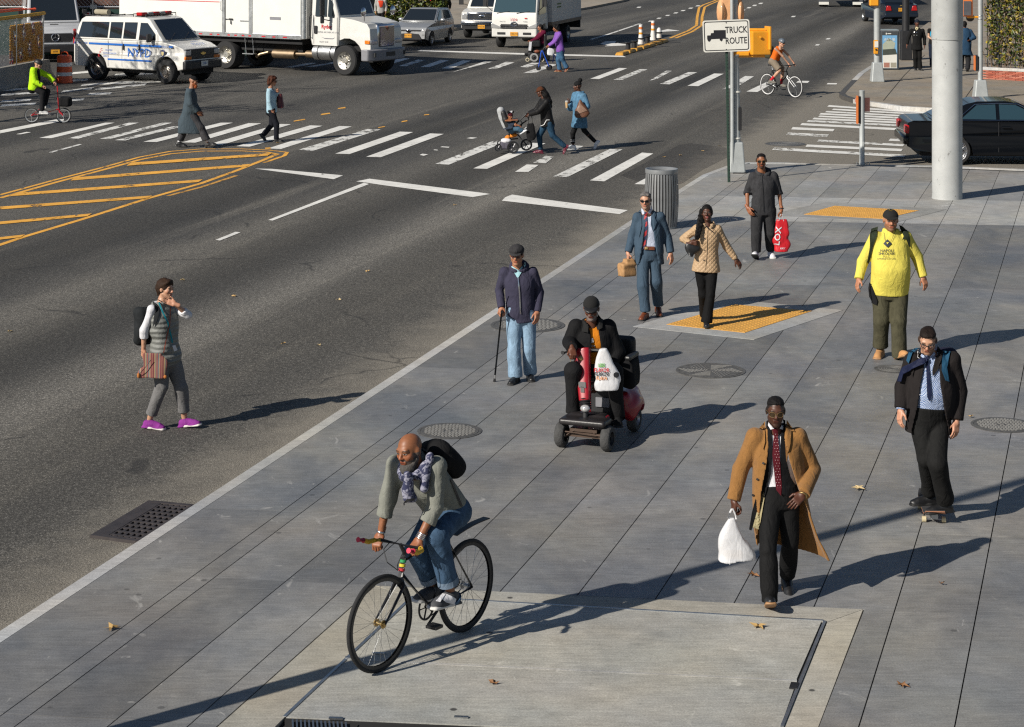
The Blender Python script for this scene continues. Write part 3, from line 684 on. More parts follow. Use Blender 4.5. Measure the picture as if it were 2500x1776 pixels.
 def mesh(s):
  d=s.d; n=np.array(d.shape); h=s.h; inside=d<0
  cn=n-1; st=np.array([cn[1]*cn[2],cn[2],1]); Pc,Qc=[],[]
  for a in range(3):
   A=[slice(None)]*3; B=[slice(None)]*3; A[a]=slice(0,-1); B[a]=slice(1,None)
   I=np.stack(np.nonzero(inside[tuple(A)]!=inside[tuple(B)]),1)
   if len(I)==0:continue
   o1,o2=[i for i in range(3)if i!=a]
   ok=(I[:,o1]>0)&(I[:,o1]<n[o1]-1)&(I[:,o2]>0)&(I[:,o2]<n[o2]-1); I=I[ok]
   d0=d[tuple(I.T)]; J=I.copy(); J[:,a]+=1; d1=d[tuple(J.T)]
   P=I.astype(float); P[:,a]+=d0/(d0-d1); cells=[]
   for e1,e2 in((-1,-1),(0,-1),(0,0),(-1,0)):
    K=I.copy(); K[:,o1]+=e1; K[:,o2]+=e2; cells.append(K@st)
   Q=np.stack(cells,1); flip=(d0<0)if a!=1 else(d0>=0)
   Q[~flip]=Q[~flip][:,::-1]; Pc.append(np.repeat(P,4,0)); Qc.append(Q)
  if not Qc:return np.zeros((0,3)),np.zeros((0,4),int)
  Q=np.concatenate(Qc); P=np.concatenate(Pc); u,inv=np.unique(Q.ravel(),return_inverse=True); ct=np.bincount(inv)
  V=np.stack([np.bincount(inv,P[:,k])for k in range(3)],1)/ct[:,None]*h+s.lo
  return V,inv.reshape(-1,4)
def np_mesh(name,V,Q,smooth=True,cols=None):
 me=bpy.data.meshes.new(name); nv,nf=len(V),len(Q); k=Q.shape[1]
 me.vertices.add(nv); me.vertices.foreach_set('co',np.asarray(V,np.float32).ravel())
 me.loops.add(nf*k); me.loops.foreach_set('vertex_index',Q.astype(np.int32).ravel())
 me.polygons.add(nf); me.polygons.foreach_set('loop_start',np.arange(0,nf*k,k,dtype=np.int32)); me.polygons.foreach_set('use_smooth',np.ones(nf,bool))
 me.update(calc_edges=True)
 if cols is not None:
  at=me.color_attributes.new('Col','FLOAT_COLOR','POINT'); at.data.foreach_set('color',np.concatenate([cols,np.ones((nv,1))],1).astype(np.float32).ravel())
 return me
def relax(V,Q,it=1,f=0.5):
 for _ in range(it):
  acc=np.zeros_like(V); ct=np.zeros(len(V))
  for i in range(4):
   a,b=Q[:,i],Q[:,(i+1)%4]
   for k in range(3):acc[:,k]+=np.bincount(a,V[b,k],len(V))+np.bincount(b,V[a,k],len(V))
   ct+=np.bincount(a,None,len(V))+np.bincount(b,None,len(V))
  V=V+f*(acc/ct[:,None]-V)
 return V
def sdf_obj(name,g,mat,parent,it=1):
 V,Q=g.mesh(); V=relax(V,Q,it)if it and len(V)else V
 return link_mesh(name,np_mesh(name,V,Q),mat,parent)
 # ---- generic head (x lateral, y forward, z up; chin to crown 0.23 m)
def make_head(h=0.0045,female=False):
 g=SDF((-.1,-.125,-.2),(.1,.135,.13),h); k=.018
 g.ell((0,-.014,.034),(.0745,.096,.083),k=k); g.ell((0,.024,-.032),(.057,.066,.076),k=.02)
 j=.017 if female else .021
 g.cap((-.05,.0,-.055),(-.014,.066,-.092),j,j*.9,k); g.cap((.05,.0,-.055),(.014,.066,-.092),j,j*.9,k); g.ell((0,.072,-.094),(.02,.018,.018),k=.014)
 for x in(-1,1):g.ell((x*.043,.055,-.018),(.022,.026,.022),k=.02)
 g.cap((-.036,.075,.026),(.036,.075,.026),.013 if female else .0155,k=.018)
 for x in(-1,1):
  g.ell((x*.031,.098,.008),(.017,.016,.0115),op='sub',k=0); g.ell((x*.031,.0755,.007),(.0135,.0135,.012),k=.006)
 g.cap((0,.084,.02),(0,.107,-.02),.0075,.0125,.012)
 for x in(-1,1):g.ell((x*.0125,.095,-.025),(.0085,.011,.0075),k=.008); g.ell((x*.078,-.006,.0),(.010,.021,.032),RM(Vector((1,x*.35,0)).normalized(),Vector((-x*.35,1,0)).normalized(),Vector((0,0,1))),k=.01)
 g.cap((-.019,.083,-.052),(.019,.083,-.052),.0085,k=.009); g.cap((-.015,.082,-.0635),(.015,.082,-.0635),.009,k=.008)
 g.cap((0,-.026,-.05),(0,-.034,-.2),.05 if female else .056,.058 if female else .066,.025)
 V,Q=g.mesh(); return relax(V,Q,1,.35),Q
HEADS=[{f:make_head(h_,f)for f in(False,True)}for h_ in(.005,.0065,.009)]
def head_colors(V,skin,lips=None,brow=None,beard=None,beard_col=(.03,.025,.02),shade=0.0,scalp=None):
 n=len(V); C=np.tile(np.array(skin),(n,1)); x,y,z=V.T; ax_=np.abs(x)
 def put(m,c,f=1.0):C[m]=C[m]*(1-f)+np.array(c)*f
 red=(skin[0]*1.12,skin[1]*.86,skin[2]*.82)
 put((y>.05)&(z<0)&(ax_>.02)&(z>-.05),red,.5); put((y>.095)&(z<0),red,.6)
 if scalp is not None:
  w=.004*np.sin(x*260)+.003*np.sin(z*310+y*200)
  put((z>.078+w)&(y>.05)|(z>.03+.8*(y-.02)+w)&(y<=.06)&(y>.018)&(z>.0)|(y<=.018)&(z>-.012+w)&(ax_>.03)|(y<-.02)&(z>-.055+w)|(y<=.03)&(z>.06),scalp,.93)
 if beard:
  jaw=(z<-.03-0.25*np.clip(y-.02,0,.1))&(z>-.125)&(y>-.005)&(ax_+y*.2>-1)
  low=(z<-.068)&(y>.01)&(z>-.13)
  mou=(z<-.034)&(z>-.047)&(ax_<.032)&(y>.07)
  side=(ax_>.05)&(y>-.01)&(y<.035)&(z<.0)&(z>-.1)
  if 'full' in beard:put(low|side|mou|((z<-.045)&(ax_>.028)&(y>.0)&(z>-.13)),beard_col,.92)
  elif 'goatee' in beard:put(mou|((z<-.07)&(ax_<.03)&(y>.05))|((ax_>.024)&(ax_<.036)&(z<-.04)&(z>-.09)&(y>.06)),beard_col,.85)
  elif 'stub' in beard:put(low|side|mou|((z<-.05)&(ax_>.028)&(y>.0)&(z>-.12)),beard_col,.45)
 put((ax_<.023-0.4*np.abs(z+.0575))&(z>-.071)&(z<-.045)&(y>.08),lips or(skin[0]*.8,skin[1]*.5,skin[2]*.5))
 put((np.abs(z+.0578)<.0022)&(ax_<.021)&(y>.08),(skin[0]*.2,skin[1]*.12,skin[2]*.12))
 put((ax_>.014)&(ax_<.05)&(np.abs(z-.0295+0.15*np.abs(ax_-.034))<.0052)&(y>.055),brow or(.02,.014,.01),.85)
 eye=(np.abs(ax_-.031)<.0145)&(np.abs(z-.007)<.006-.22*np.abs(ax_-.031))&(y>.072)
 put(eye,(.34,.31,.29)); put(eye&((ax_-.031)**2+(z-.007)**2<.0064**2),(.012,.009,.007))
 put((np.abs(ax_-.031)<.016)&(np.abs(z-.0145+.25*np.abs(ax_-.031))<.0024)&(y>.068),(.02,.015,.012),.8)
 put((np.abs(ax_-.0115)<.006)&(np.abs(z+.030)<.004)&(y>.08),(skin[0]*.3,skin[1]*.25,skin[2]*.25),.7)
 return C
 # ---- generic hands (wrist at origin, fingers along +y, palm down -z, thumb on +x)
def make_hand(curl,spread=0.0,h=0.0045,thumb=0):
 g=SDF((-.075,-.055,-.12),(.1,.205,.06),h)
 g.box((0,.052,0),(.039,.046,.0135),rad=.013,k=.01); g.cap((0,-.05,0),(0,.01,0),.028,.027,.02)
 g.ell((.022,.03,-.008),(.02,.03,.015),k=.012)
 for i,(x,L,r)in enumerate(((.0295,.075,.0088),(.0100,.083,.0092),(-.0095,.078,.0088),(-.028,.062,.0078))):
  p=np.array((x,.092-.004*abs(i-1),0.)); a=0.0
  sa=(1.5-i)*spread
  for j,fr in enumerate((.45,.31,.24)):
   a+=curl*(0.75,1.1,.7)[j]*(1+.06*i)
   q=p+fr*L*np.array((math.sin(sa)*math.cos(a),math.cos(a)*math.cos(sa),-math.sin(a))); g.cap(p,q,r*(1-.08*j),r*(1-.08*(j+1)),.004); p=q
 tb={0:((.03,.022,-.006),(.056,.056,-.018),(.061,.088,-.030)),1:((.03,.022,-.01),(.05,.05,-.035),(.028,.075,-.052))}[thumb]
 g.cap(tb[0],tb[1],.0125,.0105,.008); g.cap(tb[1],tb[2],.0105,.0085,.004)
 V,Q=g.mesh(); return relax(V,Q,1,.3),Q
HANDS=[{k:make_hand(c,sp_,h_,t)for k,c,sp_,t in(('relax',.38,.05,0),('grip',1.1,0,1),('flat',.16,.08,0),('fist',1.25,0,1))}for h_ in(.005,.0065,.009)]
# ---- generic shoes (ankle over origin, toe along +y, ground z = 0)
def make_shoe(kind,h=0.0075):
 g=SDF((-.07,-.1,-.005),(.07,.225,.2),h); top={'boot':.17,'sneaker':.10,'dress':.085,'clog':.075}[kind]
 w=.046 if kind!='dress' else .041
 g.cap((0,-.035,.045),(0,.02,.05),.044,.045,.02); g.cap((0,.02,.055),(0,.12,.036),w,w*.9,.02); g.ell((0,.145,.026),(w*.98,.065 if kind=='dress' else .055,.034 if kind!='boot' else .042),k=.02)
 g.cap((0,-.02,.05),(0,-.015,top),.042,.043,.02); g.box((0,.05,.0),(w*1.02,.14,.025),rad=.02,k=.02)
 g.cut((0,0,0),(0,0,-1)); g.cut((0,0,top),(0,-.25,1))
 V,Q=g.mesh(); V=relax(V,Q,1,.4)
 so=SDF((-.07,-.1,-.02),(.07,.225,.06),h)
 so.box((0,-.02,.006),(w*.93,.062,.019),rad=.012,k=.02); so.box((0,.10,.006),(w*1.03,.095,.018),rad=.014,k=.03); so.ell((0,.16,.006),(w,.055,.018),k=.02); so.cut((0,0,0),(0,0,-1))
 V2,Q2=so.mesh(); return(V,Q),(V2+np.array((0,0,-.001)),Q2)
SHOES={k:make_shoe(k)for k in('boot','sneaker','dress','clog')}
SKIN={}
def skin_mat():
 if 'skin' in MATS:return MATS['skin']
 m,N,L,b=new_nodes('skin'); q=NB(m)
 a=N.new('ShaderNodeAttribute'); a.attribute_name='Col'
 n=q.noise(q.obj(),40,3); c=q.mix(1.0,a.outputs['Color'],q.rng(n,.3,.7,.88,1.1),'MULTIPLY')
 L.new(c,b.inputs['Base Color']); b.inputs['Roughness'].default_value=0.48; b.inputs['Specular IOR Level'].default_value=0.45
 b.inputs['Subsurface Weight'].default_value=0.0
 q.bump(q.noise(q.obj(),160,2),.12,.003,b.inputs['Normal']); return m
TONE={'pale':(.52,.30,.20),'fair':(.46,.25,.16),'tan':(.36,.17,.095),'olive':(.33,.165,.10),'brown':(.235,.092,.042),'dark':(.075,.029,.016),'deep':(.10,.038,.02)}
HAIR_M={}
def hair_mat(name,col):
 return pbr(name,col,0.7,0,0.4,40,0.5,140,spec=.2,stretch=(1,1,.35))
def fr(fwd,up=Vector((0,0,1))):
 "rotation whose columns are lateral, forward, up"
 f=Vector(fwd).normalized(); u=Vector(up); u=(u-f*u.dot(f)).normalized(); return RM(f.cross(u).normalized(),f,u)
def place(V,R,t,s=1.0,mirror=False):
 V=np.array(V)*s
 if mirror:V[:,0]*=-1
 return V@np.array(R).T+np.array(t)
class Person:
 """joints are given as photo positions with a depth offset; l / r are the picture's left and right"""
 def __init__(s,label,c,base,ground=0.0,tone='tan',female=False,group=None,lo=False,scale=1.0,name='person',cat='person'):
  s.c=c; s.b=G(*c(*base),ground); s.D=s.b.y; s.J={}; s.tone=TONE[tone]if isinstance(tone,str)else tone; s.female=female; s.lo=lo; s.s=scale
  s.root=thing(name,label,cat,s.b,group=group); s.bv=[]; s.lod=0 if s.D<22 else(1 if s.D<42 else 2); s.lo=s.lod==2; s.vx=min(max(s.D*.00043,.0078),.0165)
 def pt(s,x,y,dy=0.0):return U(*s.c(x,y),s.D+dy)-s.b
 def on(s,x,y,z=0.0):
  p=G(*s.c(x,y),s.b.z+z); return p-s.b
 def joints(s,**k):
  for n,v in k.items():s.J[n]=s.pt(*v)if len(v)==3 else s.on(v[0],v[1],v[3])
  J=s.J; J['hip']=(J['hipL']+J['hipR'])/2; J['sh']=(J['shL']+J['shR'])/2
 def facing(s,deg,head=None,pitch=0.0,roll=0.0):
  "0 = towards the camera, positive turns towards the picture's right"
  a=math.radians(deg); s.f=Vector((math.sin(a),-math.cos(a),0))
  h=math.radians(deg if head is None else head); p=math.radians(pitch)
  s.hf=Vector((math.sin(h)*math.cos(p),-math.cos(h)*math.cos(p),math.sin(p)))
  up=Vector((math.sin(math.radians(roll)),0,1)); s.HR=fr(s.hf,up)
 def lat(s,a,b):
  v=(s.J[b]-s.J[a]).normalized(); return v
 def levels(s,off=0.0,ch=(.165,.115),wa=(.145,.105),hp=(.165,.12),belly=0.0,top=.055,drop=0.06,chf=.012,shw=None,hipf=0.0):
  "ellipse stack from the crotch to the neck"
  J=s.J; sc=s.s; up=(J['sh']-J['hip']).normalized(); l0=s.lat('hipL','hipR'); l1=s.lat('shL','shR')
  def dep(l):
   d=l.cross(up); d=d if d.dot(s.f)>0 else-d; return d.normalized()
  def L(t,a,b,fo=0.0):
   l=l0.lerp(l1,max(0,min(1,t))).normalized(); l=(l-up*l.dot(up)).normalized(); d=dep(l); c=J['hip'].lerp(J['sh'],t)+d*fo*sc
   return(c,l,d,a*sc+off,b*sc+off)
  sw=(shw or(J['shR']-J['shL']).length/2/sc)
  return[L(-drop/.45,hp[0]*.9,hp[1]*.92,hipf),L(0.0,hp[0],hp[1],hipf),L(.2,(wa[0]+hp[0])/2,(wa[1]+hp[1])/2+belly*.5,belly*.5),L(.42,wa[0],wa[1]+belly*.6,belly),L(.68,ch[0],ch[1],chf),L(.86,(ch[0]+sw)/2,ch[1]*.92,chf*.5),L(1.0,sw*.88,ch[1]*.72,-.005),L(1.09,sw*.52,ch[1]*.56,-.012),L(1.17,top+.02,top+.02,-.01)]
 def bounds(s,keys,m):
  P=np.array([list(s.J[k])for k in keys]); return P.min(0)-m,P.max(0)+m
 def body(s,hand=('relax','relax'),palm=None,hdir=None,lips=None,brow=None,beard=None,beard_col=(.03,.025,.02),head_scale=(1,1,1),scalp=None,hs=None,leg=True,**tor):
  J=s.J; sc=s.s; lo_,hi_=s.bounds([k for k in J if k not in('head',)],.2)
  g=SDF(lo_,hi_,(.012,.015,.018)[s.lod]); k=.03
  g.loft(s.levels(-.05,**tor),k)
  for q in 'LR':
   g.cap(J['sh'+q],J['el'+q],.043*sc,.036*sc,k); g.cap(J['el'+q],J['wr'+q],.037*sc,.026*sc,.02)
   if leg:g.cap(J['hip'+q],J['kn'+q],.06*sc,.05*sc,k); g.cap(J['kn'+q],J['kn'+q].lerp(J['an'+q],.35),.05*sc,.052*sc,.02); g.cap(J['kn'+q].lerp(J['an'+q],.35),J['an'+q],.052*sc,.034*sc,.02)
  nk=s.J['head']+s.HR@Vector((0,-.03,-.12))*sc
  g.cap(nk,J['sh']+Vector((0,0,.01)),.055*sc,.065*sc,.04)
  V,Q=g.mesh(); V=relax(V,Q,1); C=np.tile(np.array(s.tone),(len(V),1)); parts=[(V,Q,C)]
  hv,hq=HEADS[s.lod][s.female]
  hc=head_colors(hv,s.tone,lips,brow,beard,beard_col,0,scalp); HV=place(hv*np.array(head_scale),s.HR,J['head'],sc*(.96 if s.female else 1.0)); parts.append((HV,hq,hc))
  s.hscale=sc*(.96 if s.female else 1.0)*np.array(head_scale)
  for i,q in enumerate('LR'):
   if hand[i]is None:continue
   d=(J['wr'+q]-J['el'+q]).normalized()if not hdir or hdir[i]is None else Vector(hdir[i]).normalized()
   inw=(J['wr'+('R' if q=='L' else 'L')]-J['wr'+q]); inw=Vector((inw.x,inw.y,0))
   n=Vector(palm[i])if palm and palm[i]is not None else Vector((1 if q=='L' else-1,0,0))
   n=(n-d*n.dot(d)).normalized()
   x=d.cross(-n).normalized()
   fwdish=s.f+Vector((0,0,.6)); mir=x.dot(fwdish)<0
   R=RM(x,d,-n); hv_,hq_=HANDS[s.lod][hand[i]]
   V_=place(hv_,R,J['wr'+q],sc*(hs or(.93 if s.female else 1.0)),mir); Q_=hq_[:,::-1]if mir else hq_
   parts.append((V_,Q_,np.tile(np.array(s.tone)*np.array((1.05,.95,.93)),(len(V_),1)))); s.J['hand'+q]=J['wr'+q]+d*.085*sc
  VV=np.concatenate([p[0]for p in parts]); off=np.cumsum([0]+[len(p[0])for p in parts[:-1]])
  QQ=np.concatenate([p[1]+o for p,o in zip(parts,off)]); CC=np.concatenate([p[2]for p in parts])
  s.body_o=link_mesh('body',np_mesh('body',VV,QQ,cols=CC),skin_mat(),s.root); s.register(s.body_o); return s.body_o
 def register(s,o):
  me=o.data; s.bv.append((o.name,BVHTree.FromPolygons([v.co.copy()for v in me.vertices],[tuple(p.vertices)for p in me.polygons]))); return o
 def top(s,name,mat,off=.0,sleeve='wrist',sr=(.056,.048,.040),hem=None,hem_n=None,wr=.013,wf=15,seed=1,neck=.075,open_=None,skirt=None,reg=True,k=.03,cuff=0.0,**tor):
  """hem: distance below the hips; skirt: extra ellipses (z below hips, half width, half depth, fwd, side); open_: front opening half widths down the chest"""
  J=s.J; sc=s.s; lo_,hi_=s.bounds([k_ for k_ in('shL','shR','elL','elR','wrL','wrR','hipL','hipR')],.24); lo_[2]=min(lo_[2],J['hip'].z-(hem or .1)-.15); hi_[2]+=.05
  g=SDF(lo_,hi_,s.vx); lv=s.levels(off,**tor); up=(J['sh']-J['hip']).normalized()
  if skirt:
   l,d=lv[0][1],lv[0][2]; lv=lv[1:]
   ex=[(J['hip']-up*z+d*fo+l*si,l,d,a*sc,b*sc)for z,a,b,fo,si in skirt]; lv=ex[::-1]+lv
  g.loft(lv,k)
  tt={'wrist':1.0,'fore':.62,'elbow':.12,'short':-.4,'none':-9}[sleeve]if isinstance(sleeve,str)else sleeve
  for q in 'LR':
   A,E,W=J['sh'+q],J['el'+q],J['wr'+q]
   g.ell(A,(sr[0]*sc*.96,)*3,k=.03)if tt>-5 else None
   if tt>-5:g.cap(A,E,sr[0]*sc,sr[1]*sc,.022)
   if tt>0:g.cap(E,E.lerp(W,min(tt,1.0))+(W-E).normalized()*.03,sr[1]*sc,(sr[1]+(sr[2]-sr[1])*tt)*sc,.012)
   if cuff and tt>0:g.cap(E.lerp(W,tt-.10),E.lerp(W,tt+.03),(sr[2]+cuff)*sc,(sr[2]+cuff)*sc,.006)
  fo=[(J['elL'],.13),(J['elR'],.13),(J['hip'],.2),(J['shL'],.1),(J['shR'],.1)]
  if wr:g.wrinkle(wr,wf,seed,up,fo)
  for q in 'LR':
   A,E,W=J['sh'+q],J['el'+q],J['wr'+q]
   if tt>=0:g.cut(E.lerp(W,tt),W-E,.105)
   elif tt>-5:g.cut(A.lerp(E,1+tt),E-A,.2)
  hn=Vector(hem_n)if hem_n else-up
  if hem is not None:g.cut(J['hip']-up*hem,hn)
  nb=s.J['sh']+up*.07*sc
  if neck:g.cap(nb+up*.2+s.f*.03,nb+s.f*.02,neck*sc,neck*sc*.95,0,'sub')
  if open_:
   inner=SDF(lo_,hi_,s.vx); lv2=[(c,l,d,a-.016,b-.016)for c,l,d,a,b in lv]; inner.loft(lv2,k,ext=.05)
   l1=lv[-4][1]; X=inner.ax[0][:,None,None]; Y=inner.ax[1][None,:,None]; Z=inner.ax[2][None,None,:]
   hp=J['hip']; T=(X-hp[0])*up[0]+(Y-hp[1])*up[1]+(Z-hp[2])*up[2]
   ts=[o[0]for o in open_]; wl_=np.interp(T,ts,[o[1]for o in open_]); wr_=np.interp(T,ts,[o[2]for o in open_])
   cx=J['hip']; uu=(X-cx[0])*l1[0]+(Y-cx[1])*l1[1]+(Z-cx[2])*l1[2]
   sh=J['sh']-J['hip']; drift=sh.dot(l1)/max(sh.dot(up),.1); uu=uu-T*drift
   vv=(X-cx[0])*s.f[0]+(Y-cx[1])*s.f[1]+(Z-cx[2])*0-T*(sh.dot(s.f)/max(sh.dot(up),.1))
   op=np.maximum(np.maximum(wl_-uu,uu-wr_),-(vv-.0))
   hollow=np.where(T<.02,inner.d,9.0)
   g.d=np.maximum(g.d,-np.minimum(op,hollow)).astype(np.float32)
  o=sdf_obj(name,g,mat,s.root);
  if reg:s.register(o)
  return o
 def pants(s,mat,name='trousers',off=.0,r=(.092,.068,.062),cuff=.0,hem=(.0,.0),waist=.12,wr=.014,wf=13,seed=3,hpx=1.0,flare=0.0,cut_at=None,reg=True,kj=.018,**tor):
  J=s.J; sc=s.s; lo_,hi_=s.bounds(('hipL','hipR','knL','knR','anL','anR'),.17); hi_[2]=max(hi_[2],J['hip'].z+waist+.05)
  up=(J['sh']-J['hip']).normalized(); hi_=np.maximum(hi_,np.array(J['hip']+up*(waist+.06))+.16)
  g=SDF(lo_,hi_,s.vx); lv=s.levels(off,**tor); g.loft(lv[:4],.03); g.cut(J['hip']+up*waist,up,.3)
  for i,q in enumerate('LR'):
   H,K,A=J['hip'+q],J['kn'+q],J['an'+q]
   e=A+(A-K).normalized()*.03
   g.cap(H,K,r[0]*sc,r[1]*sc,kj)
   if not cut_at:g.cap(K,e,r[1]*sc,(r[2]+flare)*sc,.012)
  g.ell(J['hip']-up*.05-s.f*.035*sc,(.13*sc,.1*sc,.1*sc),k=.04)
  if wr:g.wrinkle(wr,wf,seed,up,[(J['knL'],.16),(J['knR'],.16),(J['hip']-Vector((0,0,.05)),.16),(J['anL'],.14),(J['anR'],.14)])
  for i,q in enumerate('LR'):
   K,A=J['kn'+q],J['an'+q]; n=(A-K).normalized()
   ca=0.0 if cut_at is None else(cut_at if not isinstance(cut_at,(tuple,list))else cut_at[i])
   if ca>.2:g.cut(K+(J['hip'+q]-K).normalized()*.03,(K-J['hip'+q]),.2); continue
   g.cut(A.lerp(K,ca)+n*(0.012-hem[i]),n if ca>.2 else n+Vector((0,0,-.6)),.16)
  o=sdf_obj(name,g,mat,s.root)
  if reg:s.register(o)
  return o
 def shoe(s,q,kind,mat,sole,yaw,pitch=0.0,scale=1.0,roll=0.0,lift=0.0,label=None,name='shoe'):
  "yaw as facing(); pitch > 0 raises the toe"
  A=s.J['an'+q]; a=math.radians(yaw); p=math.radians(pitch)
  f=Vector((math.sin(a)*math.cos(p),-math.cos(a)*math.cos(p),math.sin(p))); R=fr(f,Vector((math.sin(math.radians(roll)),0,1)))
  sc=s.s*scale; t=A-R@Vector((0,0,.085))*sc
  (V,Q),(V2,Q2)=SHOES[kind]
  if pitch==0 and not lift:t.z=0.0
  W=place(V2,R,t,sc)
  if lift==0 and pitch:t=t-Vector((0,0,W[:,2].min())); W=place(V2,R,t,sc)
  up_=link_mesh(name,np_mesh(name,place(V,R,t,sc),Q),mat,s.root); link_mesh('sole',np_mesh('sole',W,Q2),sole,up_)
  s.register(up_); return up_
 def H(s,x,y,z):return s.J['head']+s.HR@Vector((x*s.hscale[0],y*s.hscale[1],z*s.hscale[2]))
 def head_sdf(s,name,mat,fn,h=.006,lo=(-.14,-.17,-.2),hi=(.14,.17,.2),parent=None,it=1,reg=True):
  g=SDF(lo,hi,h*(1.15,1.4,1.9)[s.lod]); fn(g); V,Q=g.mesh(); V=relax(V,Q,it)if it else V
  V=(V*s.hscale)@np.array(s.HR).T+np.array(s.J['head']); o=link_mesh(name,np_mesh(name,V,Q),mat,parent or s.root)
  if reg:s.register(o)
  return o
 def hair(s,mat,t=.006,line=.07,slope=.72,back=-.07,noise_=.004,f=90,kind='short',seed=0,ears=True):
  "line: height of the hairline over the brow; slope: how fast it drops towards the ears"
  def fn(g):
   g.ell((0,-.016,.036),(.0745+t,.095+t,.082+t*1.2),k=0); g.cap((0,-.055,.0),(0,-.062,back-.02),.05+t*.3,.044,.03)
   for x in(-1,1):g.ell((x*.057,-.006,.005),(.018+t,.042,.055),k=.02)
   if kind in('flat','comb'):
    g.d[:]=.5; g.ell((0,-.012,.060),(.0705+t,.0885+t,.054+t),k=0,p=2.1)
    if kind=='comb':g.ell((.0,.03,.088),(.055,.045,.024),k=.02)
    if noise_:g.wrinkle(noise_,f,seed,(1,.2,.3))
    g.cut((0,.06,line),(0,.45,-1)); g.cut((0,.088,line),(0,1,.1)); return
   if kind=='side':g.ell((.015,.03,.098),(.07,.075,.034),k=.02)
   if kind=='quiff':g.ell((0.0,.045,.094),(.058,.04,.026),k=.02); g.ell((0,-.02,.092),(.068,.085,.033),k=.02)
   if kind=='crop':g.ell((0,-.075,.0),(.072,.05,.075),k=.03); g.ell((0,.05,.085),(.065,.04,.035),k=.02)
   if kind=='curly':g.ell((0,-.03,.03),(.115,.125,.125),k=.02); g.ell((0,-.06,-.05),(.10,.08,.08),k=.03)
   if noise_:g.wrinkle(noise_,f,seed,(0,1,.3))
   n=Vector((0,slope,-.6)).normalized(); g.cut((0,.078,line),n)
   if ears:
    for x in(-1,1):g.ell((x*.095,.004,-.02),(.032,.034,.042),op='sub',k=0)
   g.cut((0,0,back),(0,.2,-1))
  return s.head_sdf('hair',mat,fn,h=.0055)
 def patch(s,name,mat,pts,off=.006,step=9.0,parent=None,only=None,c=None,thick=0.0):
  c=c or s.c; bm=bmesh.new(); vs_=[bm.verts.new((x,y,0))for x,y in pts]; bm.faces.new(vs_)
  bmesh.ops.triangulate(bm,faces=bm.faces)
  for _ in range(7):
   ed=[e for e in bm.edges if e.calc_length()>step]
   if not ed:break
   bmesh.ops.subdivide_edges(bm,edges=ed,cuts=1); bmesh.ops.triangulate(bm,faces=[f for f in bm.faces if len(f.verts)>3])
  org=Vector((0,0,HC))-s.b; P=[]; miss=[]
  trees=[t for n,t in s.bv if only is None or n.split('.')[0]in only]
  for v in bm.verts:
   px,py=c(v.co.x,v.co.y); d=(U(px,py,10.0)-Vector((0,0,HC))).normalized(); best=None
   for t in trees:
    h=t.ray_cast(org,d)
    if h[0]is not None and(best is None or h[3]<best[2]):best=(h[0],h[1],h[3])
   if best:
    n=best[1]if best[1].dot(d)<0 else-best[1]
    P.append(best[0]+(n*.5-d*.8)*off)
   else:P.append(None); miss.append((len(P)-1,d))
  good=[p for p in P if p is not None]
  if not good:bm.free(); return None
  for i,d in miss:
   x0=org+d*((sum(good,Vector())/len(good))-org).length
   w=min(good,key=lambda p:(p-x0).length_squared); P[i]=org+d*(w-org).dot(d)
  bm.verts.index_update(); fs=[tuple(v.index for v in f.verts)for f in bm.faces]; bm.free()
  out=[]
  for a,b,e in fs:
   n=(P[b]-P[a]).cross(P[e]-P[a]); out.append((a,b,e)if n.dot(P[a]-org)<0 else(a,e,b))
  mb=MB(); mb.add(P,out); o=mb.build(name,mat,parent or s.root,smooth=60)
  if thick:
   so=o.modifiers.new('thickness','SOLIDIFY'); so.thickness=thick; so.offset=-1
  return o
 def strip(s,name,mat,pts,w,**k):
  "a band along a line of photo points"
  P=[Vector((x,y))for x,y in pts]; L,R=[],[]
  for i,p in enumerate(P):
   d=(P[min(i+1,len(P)-1)]-P[max(i-1,0)]).normalized(); n=Vector((-d.y,d.x)); ww=w if not isinstance(w,(list,tuple))else w[i]
   L.append(p+n*ww/2); R.append(p-n*ww/2)
  return s.patch(name,mat,[tuple(p)for p in L+R[::-1]],**k)
 def letters(s,body,x,y,size,mat,squash=1.0,only=None,off=.008,rot=0.0,name='lettering',bold=0.0,parent=None):
  "print on cloth; size and place in photo units"
  mb=text_mb(body,size,Matrix.Identity(4),0,squash,bold=bold); org=Vector((0,0,HC))-s.b; P=[]
  trees=[t for n,t in s.bv if only is None or n.split('.')[0]in only]; last=None; cr_,sr_=math.cos(rot),math.sin(rot)
  for vx,vy,vz in mb.v:
   px,py=s.c(x+vx*cr_+vy*sr_,y-vy*cr_+vx*sr_); d=(U(px,py,10.0)-Vector((0,0,HC))).normalized(); best=None
   for t in trees:
    h=t.ray_cast(org,d)
    if h[0]is not None and(best is None or h[3]<best[1]):best=(h[0],h[3])
   P.append(best[0]-d*off if best else(org+d*(last-org).length if last else org+d*(s.b-Vector((0,0,HC))).length)); last=P[-1]
  m2=MB(); m2.add(P,mb.f); return m2.build(name,mat,parent or s.root)
